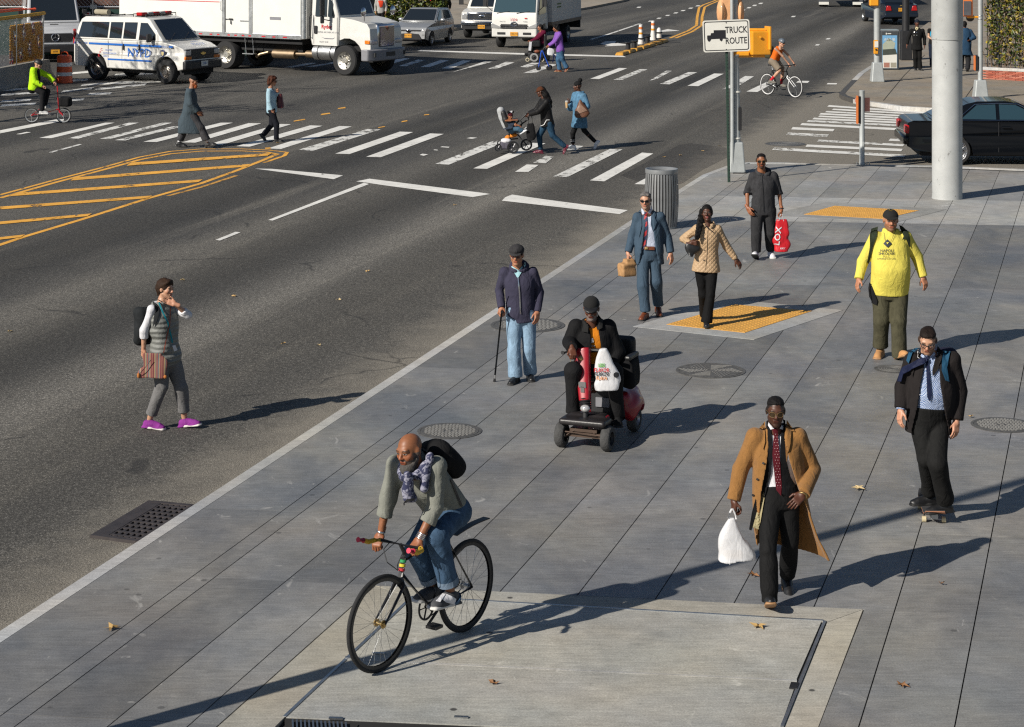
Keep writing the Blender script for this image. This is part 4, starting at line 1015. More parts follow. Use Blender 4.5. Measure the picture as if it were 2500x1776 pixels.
  # -- street furniture
GALV=pbr('galvanised_paint',(.40,.42,.42),.45,.25,.1,4,.05,40)
m_,N_,L_,b_n=new_nodes('weathered_grey_pole'); q_=NB(m_); p_=q_.obj()
sm_=q_.noise(q_.map(p_,scale=(1,1,.5)),9,5,.75); c_=q_.mix(q_.rng(sm_,.62,.70,0,.8),(.40,.41,.405,1),(.12,.115,.11,1)); c_=q_.mix(1.0,c_,q_.rng(q_.noise(p_,3,4),.3,.7,.9,1.08),'MULTIPLY'); L_.new(c_,b_n.inputs['Base Color']); b_n.inputs['Roughness'].default_value=.5; POLE_M=m_
SIG_Y=paint('signal_yellow',(.72,.30,.015),.4,.2,.06); SIG_O=paint('signal_orange',(.62,.17,.04),.45,.2,.1); SIG_P=paint('faded_signal',(.62,.33,.16),.6,.1,.12)
GREEN_P=pbr('green_post',(.02,.045,.032),.5); SIGN_W=pbr('sign_white',(.66,.65,.60),.45,0,.04); SIGN_K=flat('sign_black',(.012,.012,.016),.5)
b=G(*full(2114.5,443)); t=thing('lamp_pole','thick grey steel pole standing on the pavement at the right','pole',b); r=33.5/.9144*b.y/F
zr=HC-(full(0,88)[1]-YH)*b.y/F
mb=MB(); mb.lathe([(r*1.02,0),(r*1.0,.05),(r,zr)],40); mb.build('shaft',POLE_M,t,smooth=40)
mb=MB(); mb.lathe([(r*1.045,zr),(r*1.05,zr+.004),(r*1.03,9.0)],40); mb.build('upper_sleeve',POLE_M,t,smooth=40)
b=Vector((-4.45,13.35,0)); t=thing('street_lamp','grey street lamp mast outside the frame, its shadow crossing the pavement','street lamp',b)
mb=MB(); mb.lathe([(.16,0),(.16,.5),(.10,.6),(.085,11)],20); mb.build('mast',POLE_M,t,smooth=40); mb=MB(); mb.tube([(0,0,10.8),(-.8,-.6,11.3),(-2.2,-1.6,11.5)],.05); mb.build('arm',POLE_M,t)
b=G(*T3(1925,1590)); D0=b.y; t=thing('truck_route_sign','white TRUCK ROUTE sign on a green perforated post','sign',b)
def S(x,y,c=T3,D=None):return U(*c(x,y),D or D0)-b
mb=MB(); p0=S(1928,1592); p1=S(1905,300); w=.055; ax=(p1-p0).normalized()
mb.box((p0+p1)/2,(w,.05,(p1-p0).length),RM(Vector((0,1,0)).cross(ax),Vector((0,1,0)),ax)); mb.build('post',GREEN_P,t)
mb=MB()
for i in range(42):
 q=p0.lerp(p1,(i+.5)/42)+Vector((0.006,-.0262,0)); mb.box(q,(.014,.003,.022))
k=mb.build('holes',SIGN_K,t); k['kind']='stuff'
c0,c1,c2,c3=S(1697,180),S(2105,165),S(2108,447),S(1700,457)
ex=((c1-c0)+(c2-c3)).normalized(); ez=Vector((0,0,1)); ctr=(c0+c1+c2+c3)/4+Vector((0,-.06,0)); W_=(c1-c0).length; H_=(c0-c3).length
tilt=math.atan2((c1-c0).z,(c1-c0).x); MS=Matrix.Translation(ctr)@Matrix.Rotation(-tilt,4,'Y')@Matrix.Rotation(math.radians(90),4,'X')
def rrect(w,h,r,n=5):
 P_=[]
 for cx,cy,a0 in((w/2-r,h/2-r,0),(-w/2+r,h/2-r,90),(-w/2+r,-h/2+r,180),(w/2-r,-h/2+r,270)):
  for i in range(n+1):a=math.radians(a0+90*i/n); P_.append((cx+r*math.cos(a),cy+r*math.sin(a)))
 return P_
mb=MB(); mb.prism(rrect(W_,H_,.05),.004,MS); pn=mb.build('panel',SIGN_W,t)
outer,inner=rrect(W_-.05,H_-.05,.045),rrect(W_-.085,H_-.085,.035); mb=MB(); n_=len(outer)
mb.add([MS@Vector((x,y,.0065))for x,y in outer+inner],[(i,(i+1)%n_,n_+(i+1)%n_,n_+i)for i in range(n_)]); mb.build('border',SIGN_K,pn)
for body,yy in(('TRUCK',262),('ROUTE',356)):
 q=S(1988,yy); lx=(q-ctr).dot(ex); lz=(q-ctr).z-(q-ctr).x*math.tan(tilt); mb=text_mb(body,.19,MS@Matrix.Translation((lx,lz,0)),.007,.74,bold=.0025); mb.build('lettering',SIGN_K,pn)
sil=[(1735,310),(1765,308),(1768,290),(1792,287),(1792,264),(1896,262),(1897,338),(1870,338),(1868,352),(1858,362),(1846,352),(1842,338),(1770,342),(1762,358),(1750,365),(1740,355),(1735,340)]
mb=MB(); mb.prism([((S(x,y)-ctr).dot(ex),(S(x,y)-ctr).z-(S(x,y)-ctr).x*math.tan(tilt))for x,y in sil],.002,MS,.006); mb.build('truck_symbol',SIGN_K,pn)
for x,y in((1900,198),(1902,432)):q=S(x,y); mb=MB(); mb.cyl(q+Vector((0,-.072,0)),q+Vector((0,-.06,0)),.012,n=8); mb.build('bolt',SIGN_K,pn)
b=G(*T3(1995,1505)); D0=b.y; t=thing('signal_pole','grey signal pole with yellow traffic and pedestrian lights behind the sign','traffic light',b)
mb=MB(); mb.cyl((0,0,.6),S(1970,-300),.085*1.0,.08,20); mb.build('shaft',GALV,t,smooth=40)
mb=MB(); mb.box((0,0,.33),(.36,.34,.66),taper=.72); mb.build('base',GALV,t,bevel=.03,seg=2)
mb=MB(); mb.tube([(.16,-.12,.02),(.2,-.18,.01),(.1,-.22,.01),(-.1,-.2,.01)],.012); mb.build('cable',BLACK,t)
cq=S(2008,1035); mb=MB(); mb.box(cq+Vector((.03,0,0)),(.07,.2,.5)); mb.build('control_box',BLACK,t,bevel=.01)
mb=MB(); mb.cyl(S(1953,1500)+Vector((0,-.12,0)),S(1948,-300)+Vector((0,-.12,0)),.04,n=12); mb.build('conduit',GALV,t,smooth=40)
for yy in(800,1205,480):mb=MB(); q=S(1968,yy); mb.lathe([(.095,-.015),(.1,-.015),(.1,.015),(.095,.015)],18,(0,0,q.z)); mb.build('strap',SIGN_W if yy!=480 else STEEL,t)
mb=MB(); q=S(1945,60); mb.box(q+Vector((0,.14,.05)),(.44,.3,.95)); o=mb.build('signal_head',SIG_P,t,bevel=.04,seg=2)
for sx,rr in((-1,1),(1,1)):
 mb=MB(); mb.ell(q+Vector((sx*.2,.1,-.12)),(.1,.2,.28)); mb.build('visor',SIG_P,o,smooth=50)
q=S(2195,375); mb=MB(); mb.box(q+Vector((.0,.0,0)),(.44,.26,.52),rotz(.25)); o=mb.build('pedestrian_head',SIG_Y,t,bevel=.03,seg=2)
mb=MB(); mb.lathe([(.03,0),(.03,.012),(.02,.012)],12,S(2200,322)+Vector((-.02,-.16,0)),(0,-1,0)); mb.build('cap',SIG_Y,o)
mb=MB(); mb.box(S(2268,340)+Vector((0,.0,.02)),(.05,.3,.5),rotz(.25)); mb.build('hood',SIG_Y,o,bevel=.01)
for y0,y1 in((262,262),(490,490)):mb=MB(); mb.cyl(S(1985,y0),S(2240,y1),.035,n=10); mb.build('bracket',SIG_Y,t,smooth=40); mb=MB(); mb.cyl(S(2215,y0),S(2205,(y0+375)/2),.03,n=10); mb.build('bracket',SIG_Y,t,smooth=40)
mb=MB(); mb.box(S(2035,470),(.34,.18,.1)); mb.build('bracket_housing',SIG_Y,t,bevel=.02)
def S(x,y,c=T4,D=None):return U(*c(x,y),D or D0)-b
b=G(*T4(873,1435)); D0=b.y; t=thing('crossing_button_post','short grey crossing post with an orange push button housing','post',b)
rp=23/3.572*D0/F; mb=MB(); mb.lathe([(rp*1.2,0),(rp*1.2,.03),(rp,.05),(rp,S(876,800).z),(rp*1.06,S(876,795).z),(rp*.9,S(876,790).z)],20); mb.build('post',GALV,t,smooth=40)
mb=MB(); mb.box(S(842,958)+Vector((0,.0,0)),(.085,.12,.6)); o=mb.build('button_housing',BLACK,t); mb=MB(); mb.box(S(830,958)+Vector((-.0,-.02,0)),(.03,.14,.62)); mb.build('housing_side',SIG_O,o)
mb=MB(); mb.box(S(922,918)+Vector((0,.1,0)),(.13,.04,.31)); mb.build('sign_plate',paint('salmon_plate',(.62,.25,.19),.5,.1),t); mb=MB(); mb.box(S(838,880)+Vector((0,.1,0)),(.09,.04,.09)); mb.build('sign_plate',MATS['salmon_plate'],t)
mb=MB(); mb.box(S(880,1275)+Vector((0,-rp,0)),(.05,.02,.2)); mb.build('cover_plate',GALV,t,bevel=.008)
for dx in(-.12,.1,.16):mb=MB(); mb.cyl((dx,-.05,0),(dx,-.05,.06),.012,n=8); mb.build('anchor_bolt',STEEL,t)
b=G(*T4(1005,715)); D0=b.y; t=thing('corner_signal_pole','grey signal pole with yellow push button on the far corner','traffic light',b)
rp=29/3.572*D0/F; mb=MB(); mb.lathe([(rp,.5),(rp*.95,9)],20,(0,0,0)); mb.build('shaft',GALV,t,smooth=40)
mb=MB(); mb.box((0,0,.32),(.43,.43,.64),taper=.72); mb.build('base',GALV,t,bevel=.03,seg=2)
mb=MB(); mb.box(S(988,410)+Vector((0,-rp-.04,0)),(.15,.08,.46)); o=mb.build('button_housing',SIG_Y,t,bevel=.02); mb=MB(); mb.box(S(990,385)+Vector((0,-rp-.09,0)),(.12,.02,.2)); mb.build('notice',SIGN_W,o); mb=MB(); mb.cyl(S(988,432)+Vector((0,-rp-.1,0)),S(988,432)+Vector((0,-rp-.07,0)),.03,n=12); mb.build('button',BLACK,o)
mb=MB(); mb.box(S(978,20)+Vector((-.02,-.1,.25)),(.3,.22,.75)); mb.build('pedestrian_head',SIG_Y,t,bevel=.03)
b=G(*T4(1120,612)); D0=b.y; t=thing('news_box','tall poster-fronted newspaper box behind the corner pole','news box',b,rz=.0)
hz=S(1100,268).z-.02; mb=MB(); mb.box((0,.25,hz/2),(.62,.5,hz)); mb.build('cabinet',pbr('box_grey',(.06,.065,.07),.5,.2),t,bevel=.02)
mb=MB(); mb.box((0.0,.25,hz+.02),(.6,.48,.05)); mb.build('lid',pbr('clear_lid',(.2,.22,.24),.15,.2),t)
M2=Matrix.Translation((-.03,-.006,0))@Matrix.Rotation(math.radians(90),4,'X')
def post_rect(name,x0,y0,x1,y1,mat,z=.004,parent=None):mb=MB(); mb.prism([(x0,y0),(x1,y0),(x1,y1),(x0,y1)],.003,M2,z); return mb.build(name,mat,parent or t)
po=post_rect('poster',-.25,.06,.27,hz-.15,paint('poster_sky',(.16,.36,.58),.4,.2)); post_rect('poster_base',-.24,.065,.26,.55,SIGN_W,.008,po)
for pts,mt in(([(-.24,.9),(-.02,1.12),(.2,.95),(.16,.72),(-.24,.6)],pbr('poster_building',(.35,.38,.30),.6)),([(-.24,.72),(.2,.75),(.26,.55),(-.24,.52)],pbr('poster_shade',(.05,.06,.05),.6))):
 mb=MB(); mb.prism(pts,.002,M2,.01 if mt.name.startswith('poster_b')else .013); mb.build('poster_art',mt,po)
for x0 in(-.2,.04):post_rect('poster_thumb',x0,.09,x0+.2,.26,pbr('poster_thumb%d'%(x0>0),(.35,.16,.12)if x0<0 else(.3,.28,.22),.6),.012,po)
text_mb('AESUB',.15,M2@Matrix.Translation((.0,hz-.3,0)),.012,.9).build('lettering',SIGN_W,po)
post_rect('cabinet_mark',-.13,hz-.12,-.09,hz-.06,SIGN_W); post_rect('cabinet_mark',-.07,hz-.105,.06,hz-.075,SIGN_W)
b=G(*T4(1255,525)); D0=b.y; t=thing('black_lamp_post','black steel lamp post behind the newspaper box','lamp post',b)
mb=MB(); mb.box((0,0,.55),(.42,.42,1.1),taper=.86); mb.build('base',pbr('black_post',(.014,.014,.016),.55),t,bevel=.02); mb=MB(); mb.cyl((0,0,1.1),(0,0,9),.14,.12,16); mb.build('shaft',MATS['black_post'],t,smooth=40)
b=G(*T4(1905,862)); D0=b.y; t=thing('pedestrian_signal_pole','slim grey pole with an orange pedestrian signal beside the brick wall','traffic light',b)
rp=21/3.572*D0/F; mb=MB(); mb.cyl((0,0,.4),(0,0,9),rp,n=20); mb.build('shaft',GALV,t,smooth=40); mb=MB(); mb.box((0,0,.28),(.43,.43,.56),taper=.72); mb.build('base',GALV,t,bevel=.03,seg=2)
mb=MB(); mb.cyl(S(1900,152),S(1790,150),.035,n=10); mb.build('bracket',SIG_Y,t,smooth=40)
mb=MB(); mb.box(S(1790,70),(.32,.2,.52)); o=mb.build('pedestrian_head',SIG_O,t,bevel=.03); mb=MB(); mb.box(S(1785,72)+Vector((0,-.11,0)),(.22,.03,.42)); mb.build('signal_face',pbr('dark_signal_face',(.09,.09,.1),.4),o)
mb=MB(); mb.ell(S(1835,160)+Vector((0,.3,0)),(.13,.13,.12)); mb.build('horn_speaker',BLACK,t,smooth=50)
for yy in(138,168):mb=MB(); mb.lathe([(rp*1.08,-.012),(rp*1.12,0),(rp*1.08,.012)],18,(0,0,S(1905,yy).z)); mb.build('strap',STEEL,t)
mb=MB(); mb.box(S(1872,550),(.07,.18,.42)); o=mb.build('button_housing',BLACK,t); mb=MB(); mb.box(S(1864,550)+Vector((-.03,0,0)),(.02,.2,.44)); mb.build('housing_side',SIG_O,o)
b=G(*g3(668,285)); D0=b.y; t=thing('litter_bin','round grey slatted steel litter bin at the kerb','litter bin',b)
sc_=D0/F; rb=75/1.8288*sc_; hb=HC-(g3(0,22)[1]-YH)*D0/F
BIN=pbr('bin_grey',(.24,.245,.25),.4,.35,.1); n_s=34
def bin_r(f):return rb*(.90+.115*math.sin(math.pi*min(max(f,0),1)*.92+.12))
for rr_,z0,z1,nm in((1.0,.0,.035,'bottom_ring'),(1.02,hb*.93,hb,'top_ring')):
 R_=bin_r(z0/hb)*rr_ if nm=='bottom_ring' else rb*.97; mb=MB(); mb.lathe([(R_*.93,z0),(R_,z0),(R_*1.01,(z0+z1)/2),(R_,z1),(R_*.93,z1),(R_*.80,z1-.04),(R_*.80,z0)],36,caps=False); mb.build(nm,pbr('bin_rim',(.26,.27,.28),.35,.4),t,smooth=35)
first=None
for i in range(n_s):
 if first is None:
  mb=MB(); L1=[]; m_seg=9
  for j in range(m_seg+1):
   f=j/m_seg; z=.03+f*(hb*.9); R_=bin_r(f*.93); L1.append((R_,z))
  vs_=[]; w2=.0165
  for R_,z in L1:vs_+=[(R_,-w2,z),(R_,w2,z),(R_-.008,w2,z),(R_-.008,-w2,z)]
  fs=[tuple(a+k for a in(0,1,5,4))for k in[4*j for j in range(m_seg)]]
  for j in range(m_seg):
   k=4*j
   for a,b2 in((1,2),(2,3),(3,0)):fs.append((k+a,k+b2,k+4+b2,k+4+a))
  mb.add(vs_,fs); first=mb.build('slat',BIN,t)
 else:c=first.copy(); COL.objects.link(c); c.rotation_euler=(0,0,2*math.pi*i/n_s)
mb=MB(); mb.lathe([(rb*.78,.04),(rb*.80,hb*.9)],24); mb.build('liner',pbr('bin_liner',(.02,.02,.022),.3,0,.3),t)
mb=MB(); mb.lathe([(rb*.3,hb*.94),(rb*.70,hb*.90)],20); mb.build('rubbish',pbr('rubbish',(.03,.03,.03),.6),t)
c0,c1=G(*Z8(500,965),ROAD_Z),G(*Z8(1300,720),ROAD_Z); t=thing('lane_divider','yellow lane divider with white and orange flexible posts in the road','divider',(c0+c1)/2); dd_=(c1-c0); L__=dd_.length; ux=dd_.normalized(); RR=RM(ux,Vector((-ux.y,ux.x,0)),Vector((0,0,1)))
DIV=pbr('divider_yellow',(.50,.25,.035),.6,0,.2,8)
for i in range(7):
 p=c0+dd_*((i+.5)/7)-t.location; mb=MB(); mb.box(p+Vector((0,0,.06)),(L__/7*.96,.34,.12),RR,.8); mb.build('kerb_block',DIV,t,bevel=.02)
for x,y in((660,880),(770,850),(880,800),(990,760),(1090,725),(1190,690)):mb=MB(); p=G(*Z8(x,y+30),ROAD_Z)-t.location; mb.cyl(p+Vector((0,0,.1)),p+Vector((0,0,.42)),.10,.085,10); mb.lathe([(.085,0),(.16,.02),(.16,.06)],10,p+Vector((0,0,.36))); mb.build('post_socket',BLACK,t)
for x,y,top_,full_ in((880,765,425,True),(1090,695,360,True),(1195,655,480,False)):
 p=G(*Z8(x,y+65),ROAD_Z)-t.location; D_=(p+t.location).y; h0=HC-(Z8(0,y)[1]-YH)*D_/F-ROAD_Z; h1=HC-(Z8(0,top_)[1]-YH)*D_/F-ROAD_Z; hh=h1-h0
 mb=MB(); prof=[(.13,h0),(.125,h0+.15*hh),(.085,h0+.5*hh),(.078,h1-.02),(.05,h1)]if full_ else[(.11,h0),(.115,h0+.4*hh),(.10,h0+.8*hh),(.05,h1)]
 mb.lathe(prof,14,p); o=mb.build('flexible_post',pbr('post_white',(.66,.65,.63),.55,0,.1),t,smooth=50)
 if full_:
  for f0,f1 in((.50,.60),(.76,.88)):mb=MB(); mb.lathe([(.089,h0+f0*hh),(.086,h0+f1*hh)],14,p,caps=False); mb.build('orange_band',SIG_O if f0>.6 else SIG_Y,o,smooth=50)
b=G(*Z1(1110,1430),ROAD_Z); D0=b.y; t=thing('traffic_drum','orange traffic drum with white bands beside the concrete barrier','traffic drum',b); rd=130/7.06*D0/F; hd=S(0,955,Z1).z
ORANGE=pbr('drum_orange',(.62,.085,.018),.5,0,.12); mb=MB(); mb.lathe([(rd*1.12,0),(rd*1.12,.04),(rd*1.06,.06),(rd*1.0,hd*.5),(rd*.95,hd*.96),(rd*.85,hd)],24); mb.build('barrel',ORANGE,t,smooth=35)
for f0,f1 in((.26,.39),(.60,.74)):mb=MB(); mb.lathe([(rd*(1.062-.11*f0),hd*f0),(rd*(1.062-.11*f1),hd*f1)],24,caps=False); mb.build('reflective_band',pbr('drum_white',(.62,.62,.62),.4),t,smooth=50)
mb=MB(); mb.tube([(-.12,0,hd),(-.1,0,hd+.09),(0,0,hd+.12),(.1,0,hd+.09),(.12,0,hd)],.022); mb.build('handle',ORANGE,t)
p0,p1=G(*T1(480,700),ROAD_Z),G(*T1(0,800),ROAD_Z); t=thing('concrete_barrier','grey concrete barrier at the left edge under the construction fence','barrier',p0); ux=(p1-p0).normalized(); ny=Vector((ux.y,-ux.x,0)); ny=ny if ny.y<0 else-ny
Lb=(p1-p0).length+4; hz=U(*T1(0,520),p0.y).z-ROAD_Z
Mx=Matrix(((ny.x,0,ux.x,0),(ny.y,0,ux.y,0),(0,1,0,0),(0,0,0,1))); mb=MB(); mb.prism([(.05,0),(.05,.08),(-.12,.3),(-.2,hz),(-.42,hz),(-.5,.3),(-.68,.08),(-.68,0)],Lb,Mx); mb.build('body',concrete_mat('barrier_concrete',(.20,.19,.17),(.30,.28,.25),.85),t)
t2=thing('construction_fence','chain-link construction fence with orange and yellow plastic slats at the left edge','fence',p0); off_=ny*-.3; zt=U(*T1(370,110),p0.y).z-ROAD_Z
def Fp(u,z):return ux*u+off_+Vector((0,0,z))
hx=hz+.02
STEELF=metal('fence_steel',(.5,.5,.5),.4)
for u in(.32,2.6,5.0):mb=MB(); mb.cyl(Fp(u,hz),Fp(u,zt),.04,n=10); mb.build('post',STEELF,t2,smooth=40)
mb=MB(); mb.cyl(Fp(.2,zt-.02),Fp(5.2,zt-.02),.06,n=10); mb.build('top_rail_cover',pbr('yellow_foam',(.50,.27,.015),.7),t2,smooth=40)
mb=MB(); mb.tube([Fp(.3,zt+.12)+ny*-.3,Fp(1.5,zt+.17)+ny*-.3,Fp(5.2,zt+.2)+ny*-.3],.055); mb.build('orange_tube',pbr('orange_tube',(.6,.07,.02),.6),t2,smooth=40)
mbw=MB(); nW=64; Lf=5.0
for i in range(-26,nW):
 for sgn in(1,-1):
  u0=.3+i*Lf/nW; hh_=zt-.08-hx; a_=(u0,hx)if sgn>0 else(u0+hh_,hx); b2=(u0+hh_,zt-.08)if sgn>0 else(u0,zt-.08)
  if a_[0]>.3 and b2[0]>.3 and max(a_[0],b2[0])<5.2:mbw.tube([Fp(*a_),Fp(*b2)],.006,3,caps=False)
k=mbw.build('wire_mesh',STEELF,t2); k['kind']='stuff'
rs=random.Random(5); SLATS=[pbr('slat_amber',(.62,.29,.02),.5),pbr('slat_white',(.6,.58,.56),.5),pbr('slat_red',(.25,.02,.04),.5),pbr('slat_gold',(.5,.26,.02),.5)]
cell=.074; smb={}
for i in range(52):
 for j in range(24):
  u,z=.42+i*cell*.7,hx+.08+j*cell*.68
  if z>zt-.14 or u>4.2:continue
  f=math.sin(u*9.1+z*3.2)*.8+math.sin(u*7.3-z*6.1+1)*.8+rs.uniform(-.5,.5)
  if f<-1.5 or(u<.75 and z>hx+1.25):continue
  mt=SLATS[0]if f>-.5 else rs.choice([SLATS[1],SLATS[2],SLATS[3]])
  smb.setdefault(mt.name,(MB(),mt))[0].box(Fp(u,z)+ny*.015,(cell*1.05,.012,cell*1.05),RM(ux,-ny,Vector((0,0,1)))@Matrix.Rotation(math.radians(45),3,'Y'))
for mb_,mt in smb.values():mb_.build('plastic_slats',mt,t2)['kind']='stuff'
p0,p1=G(*Z1(720,1020),ROAD_Z),G(*Z1(1900,1040),ROAD_Z); p0.y=p1.y=84.0; p0.x=U(60,0,84).x-6; p1.x=U(900,0,84).x
t=thing('green_hoarding','dark green mesh construction hoarding behind the police van','fence',Vector((p0.x,84,ROAD_Z))); hz=U(0,Z1(0,150)[1],84).z-ROAD_Z
GRN=pbr('green_mesh_cloth',(.008,.036,.028),.8,0,.25,.8,.5,3); npan=9; wpan=(p1.x-p0.x)/npan
for i in range(npan):
 mb=MB(); mb.box((wpan*(i+.5),0.03*(i%2),hz/2),(wpan*.985,.04,hz)); mb.build('cloth_panel',GRN,t)
 mb=MB(); mb.cyl((wpan*i,-.06,0),(wpan*i,-.06,hz+1.8),.04,n=8); mb.build('post',STEELF,t,smooth=40)
for z in(hz+.06,hz+.75,hz+1.5):mb=MB(); mb.cyl((0,-.05,z),(wpan*npan,-.05,z),.035,n=8); mb.build('rail',STEELF,t,smooth=40)
mbw=MB()
for i in range(int(wpan*npan/.16)):
 for sgn in(1,-1):x=i*.16; mbw.tube([(x,-.03,hz),(x+sgn*1.5,-.03,hz+1.5)],.011,3,caps=False)
k=mbw.build('wire_mesh',STEELF,t); k['kind']='stuff'
mb=MB(); mb.box((wpan*npan/2,1.6,hz/2+.9),(wpan*npan,.25,hz+1.8)); mb.build('site_wall',pbr('brown_brick_wall',(.12,.06,.045),.9,0,.6,3.5),t)
for x,y,w,h in((1168,280,145,155),(1505,235,110,55),(1615,120,120,70)):q=U(*Z1(x,y),83.9)-t.location; mb=MB(); mb.box(q+Vector((0,-.02,0)),(w/7.06*84/F,.015,h/7.06*84/F)); o=mb.build('notice',SIGN_W,t);
for yy in(225,250,275,300):q=U(*Z1(1168,yy),83.87)-t.location; mb=MB(); mb.box(q+Vector((0,-.02,0)),(.13,.006,.018)); mb.build('notice_line',pbr('pale_red_print',(.5,.25,.25),.6),t)
q=U(*Z1(1500,242),83.87)-t.location; mb=MB(); mb.box(q+Vector((0,-.02,0)),(.16,.006,.08)); mb.build('notice_mark',pbr('red_mark',(.5,.03,.03),.6),t)
def shade_tree(x,y,h,seed,label,leaves=500,spread=1.0):
 t=thing('street_tree',label,'tree',(x,y,0)); r=random.Random(seed); tr=MB(); tips=[]
 def grow(p,d,L,rad,lev):
  q=p+d*L; tr.tube([p,(p+q)/2+Vector((r.uniform(-.05,.05),r.uniform(-.05,.05),0))*L,q],[rad,rad*.85,rad*.7],6,caps=False)
  if lev>=5:tips.append(q); return
  for _ in range(3 if lev<4 else 2):
   nd=(d+Vector((r.uniform(-1,1),r.uniform(-1,1),r.uniform(-.25,.7)))*.75*spread).normalized(); grow(q,nd,L*r.uniform(.62,.82),rad*.62,lev+1)
  if lev>1:tips.append(q)
 grow(Vector((0,0,0)),Vector((0,0,1)),h*.33,h*.022,0); tr.build('trunk',pbr('bark',(.09,.07,.055),.9,0,.3,10,.5,40),t)
 lf=MB()
 for _ in range(leaves):
  p=r.choice(tips)+Vector((r.gauss(0,.35),r.gauss(0,.35),r.gauss(0,.3))); a=Vector((r.uniform(-1,1),r.uniform(-1,1),r.uniform(-.4,.4))).normalized(); b2=a.cross(Vector((r.uniform(-1,1),r.uniform(-1,1),1))).normalized(); s=r.uniform(.06,.12)
  lf.add([p-a*s,p+b2*s*.6,p+a*s,p-b2*s*.6],[(0,1,2,3)])
 lf.build('crown',pbr('autumn_leaf',(.10,.10,.02),.6,0,.4,2),t)
shade_tree(-19.5,60.5,9.5,3,'half-bare street tree left of the crossing, outside the frame',120)
shade_tree(-24.0,57.0,10,8,'leafier street tree farther left of the crossing, outside the frame',1600)
shade_tree(-17.5,55.0,8,15,'thin bare street tree beside the left crossing, outside the frame',200)
b0=G(*T4(1925,690)); b1=G(*T4(2500,720)); t=thing('garden_wall','low red brick wall with stone coping at the right edge','wall',b0); ux=(b1-b0).normalized(); nv=Vector((ux.y,-ux.x,0)); nv=nv if nv.y<0 else-nv
hw=U(*T4(1930,612),b0.y).z; Lw=5.2; RW=RM(ux,-nv,Vector((0,0,1)))
mb=MB(); mb.box(ux*Lw/2-nv*.16+Vector((0,0,hw/2)),(Lw,.28,hw),RW); mb.build('core',pbr('mortar',(.22,.18,.15),.9),t)
rows=7; bh=hw/rows; bw=.235; BR=[pbr('brick_%d'%i,c,.85,0,.15,12,.3,60)for i,c in enumerate(((.34,.085,.05),(.42,.12,.075),(.29,.075,.05),(.46,.17,.115)))]; bmesh_={}
for j in range(rows):
 for i in range(int(Lw/bw)+1):
  u=(i+(.5 if j%2 else 0))*bw+.12; mt=rs.choice(BR)
  if u>Lw:continue
  if mt.name not in bmesh_:mb=MB(); mb.box((0,0,0),(bw-.014,.05,bh-.013)); bmesh_[mt.name]=mb.mesh('brick'); bmesh_[mt.name].materials.append(mt)
  o=bpy.data.objects.new('brick',bmesh_[mt.name]); COL.objects.link(o); o.parent=t; o.location=ux*u+Vector((0,0,(j+.5)*bh))+nv*rs.uniform(-.003,.004); o.rotation_euler=(0,0,math.atan2(ux.y,ux.x))
mb=MB(); mb.box(ux*Lw/2-nv*.16+Vector((0,0,hw+.05)),(Lw+.06,.42,.1),RW); mb.build('coping',CURB_M,t,bevel=.012)
t2=thing('iron_railing','black iron railing on the brick wall, overgrown with ivy','railing',b0+Vector((0,0,hw+.1))); hr=2.6; pk=None; IRN=pbr('black_iron',(.012,.012,.014),.5)
for i in range(30):
 p=ux*(.1+i*.165)-nv*.16
 if pk is None:mb=MB(); mb.box((0,0,hr/2),(.022,.022,hr)); pk=mb.build('picket',IRN,t2); pk.location=p
 else:c=pk.copy(); COL.objects.link(c); c.location=p
for z in(.1,1.9,2.5):mb=MB(); mb.box(ux*Lw/2-nv*.16+Vector((0,0,z)),(Lw,.03,.04),RW); mb.build('rail',IRN,t2)
mb=MB(); mb.box(ux*.5-nv*.16+Vector((0,0,hr/2)),(.09,.09,hr),RW); mb.build('post',IRN,t2)
def leafy(name,label,cat,centre_fn,n,s0,s1,mats,loc,stems=None,group=None):
 t=thing(name,label,cat,loc,group=group); r=random.Random(n)
 for k,m in enumerate(mats):
  lf=MB()
  for _ in range(n//len(mats)):
   p=centre_fn(r); s=r.uniform(s0,s1); a=Vector((r.gauss(0,1),r.gauss(0,1),r.gauss(0,.7))).normalized(); b2=a.cross(Vector((r.gauss(0,1),r.gauss(0,1),r.gauss(0,1)))).normalized(); n_=a.cross(b2)
   lf.add([p-a*s,p+b2*s*.55+n_*s*.15,p+a*s*1.1,p-b2*s*.55+n_*s*.15],[(0,1,2),(0,2,3)])
  lf.build('leaves',m,t)['kind']='stuff'
 if stems:stems(t,r)
 return t
LEAFS=[pbr('ivy_green',(.075,.10,.014),.5,0,.4,3),pbr('ivy_yellow',(.27,.21,.025),.5,0,.4,3),pbr('ivy_dark',(.018,.032,.007),.5,0,.4,3)]
def ivy_pt(r):
 u=r.uniform(.1,5.1); z=min(r.uniform(0,1)**.75*2.9,2.9)+.05
 return ux*u+Vector((0,0,z))-nv*(.16+r.uniform(-.25,.35))
def ivy_st(t,r):
 mb=MB()
 for _ in range(34):
  u=r.uniform(.05,1.6)if r.random()<.7 else r.uniform(0,5); P_=[ux*u-nv*.1]
  for k in range(6):u+=r.uniform(-.16,.2); P_.append(ux*u+Vector((0,0,.45*(k+1)+r.uniform(-.1,.1)))-nv*(.16+r.uniform(-.16,.1)))
  mb.tube(P_,.012,4)
 mb.build('stems',pbr('ivy_stem',(.16,.11,.07),.9),t)['kind']='stuff'
leafy('ivy','yellow-green ivy climbing the black railing at the right edge','ivy',ivy_pt,10500,.04,.085,LEAFS,b0+Vector((0,0,hw+.1)),ivy_st)
bc=G(*Z3(950,400));
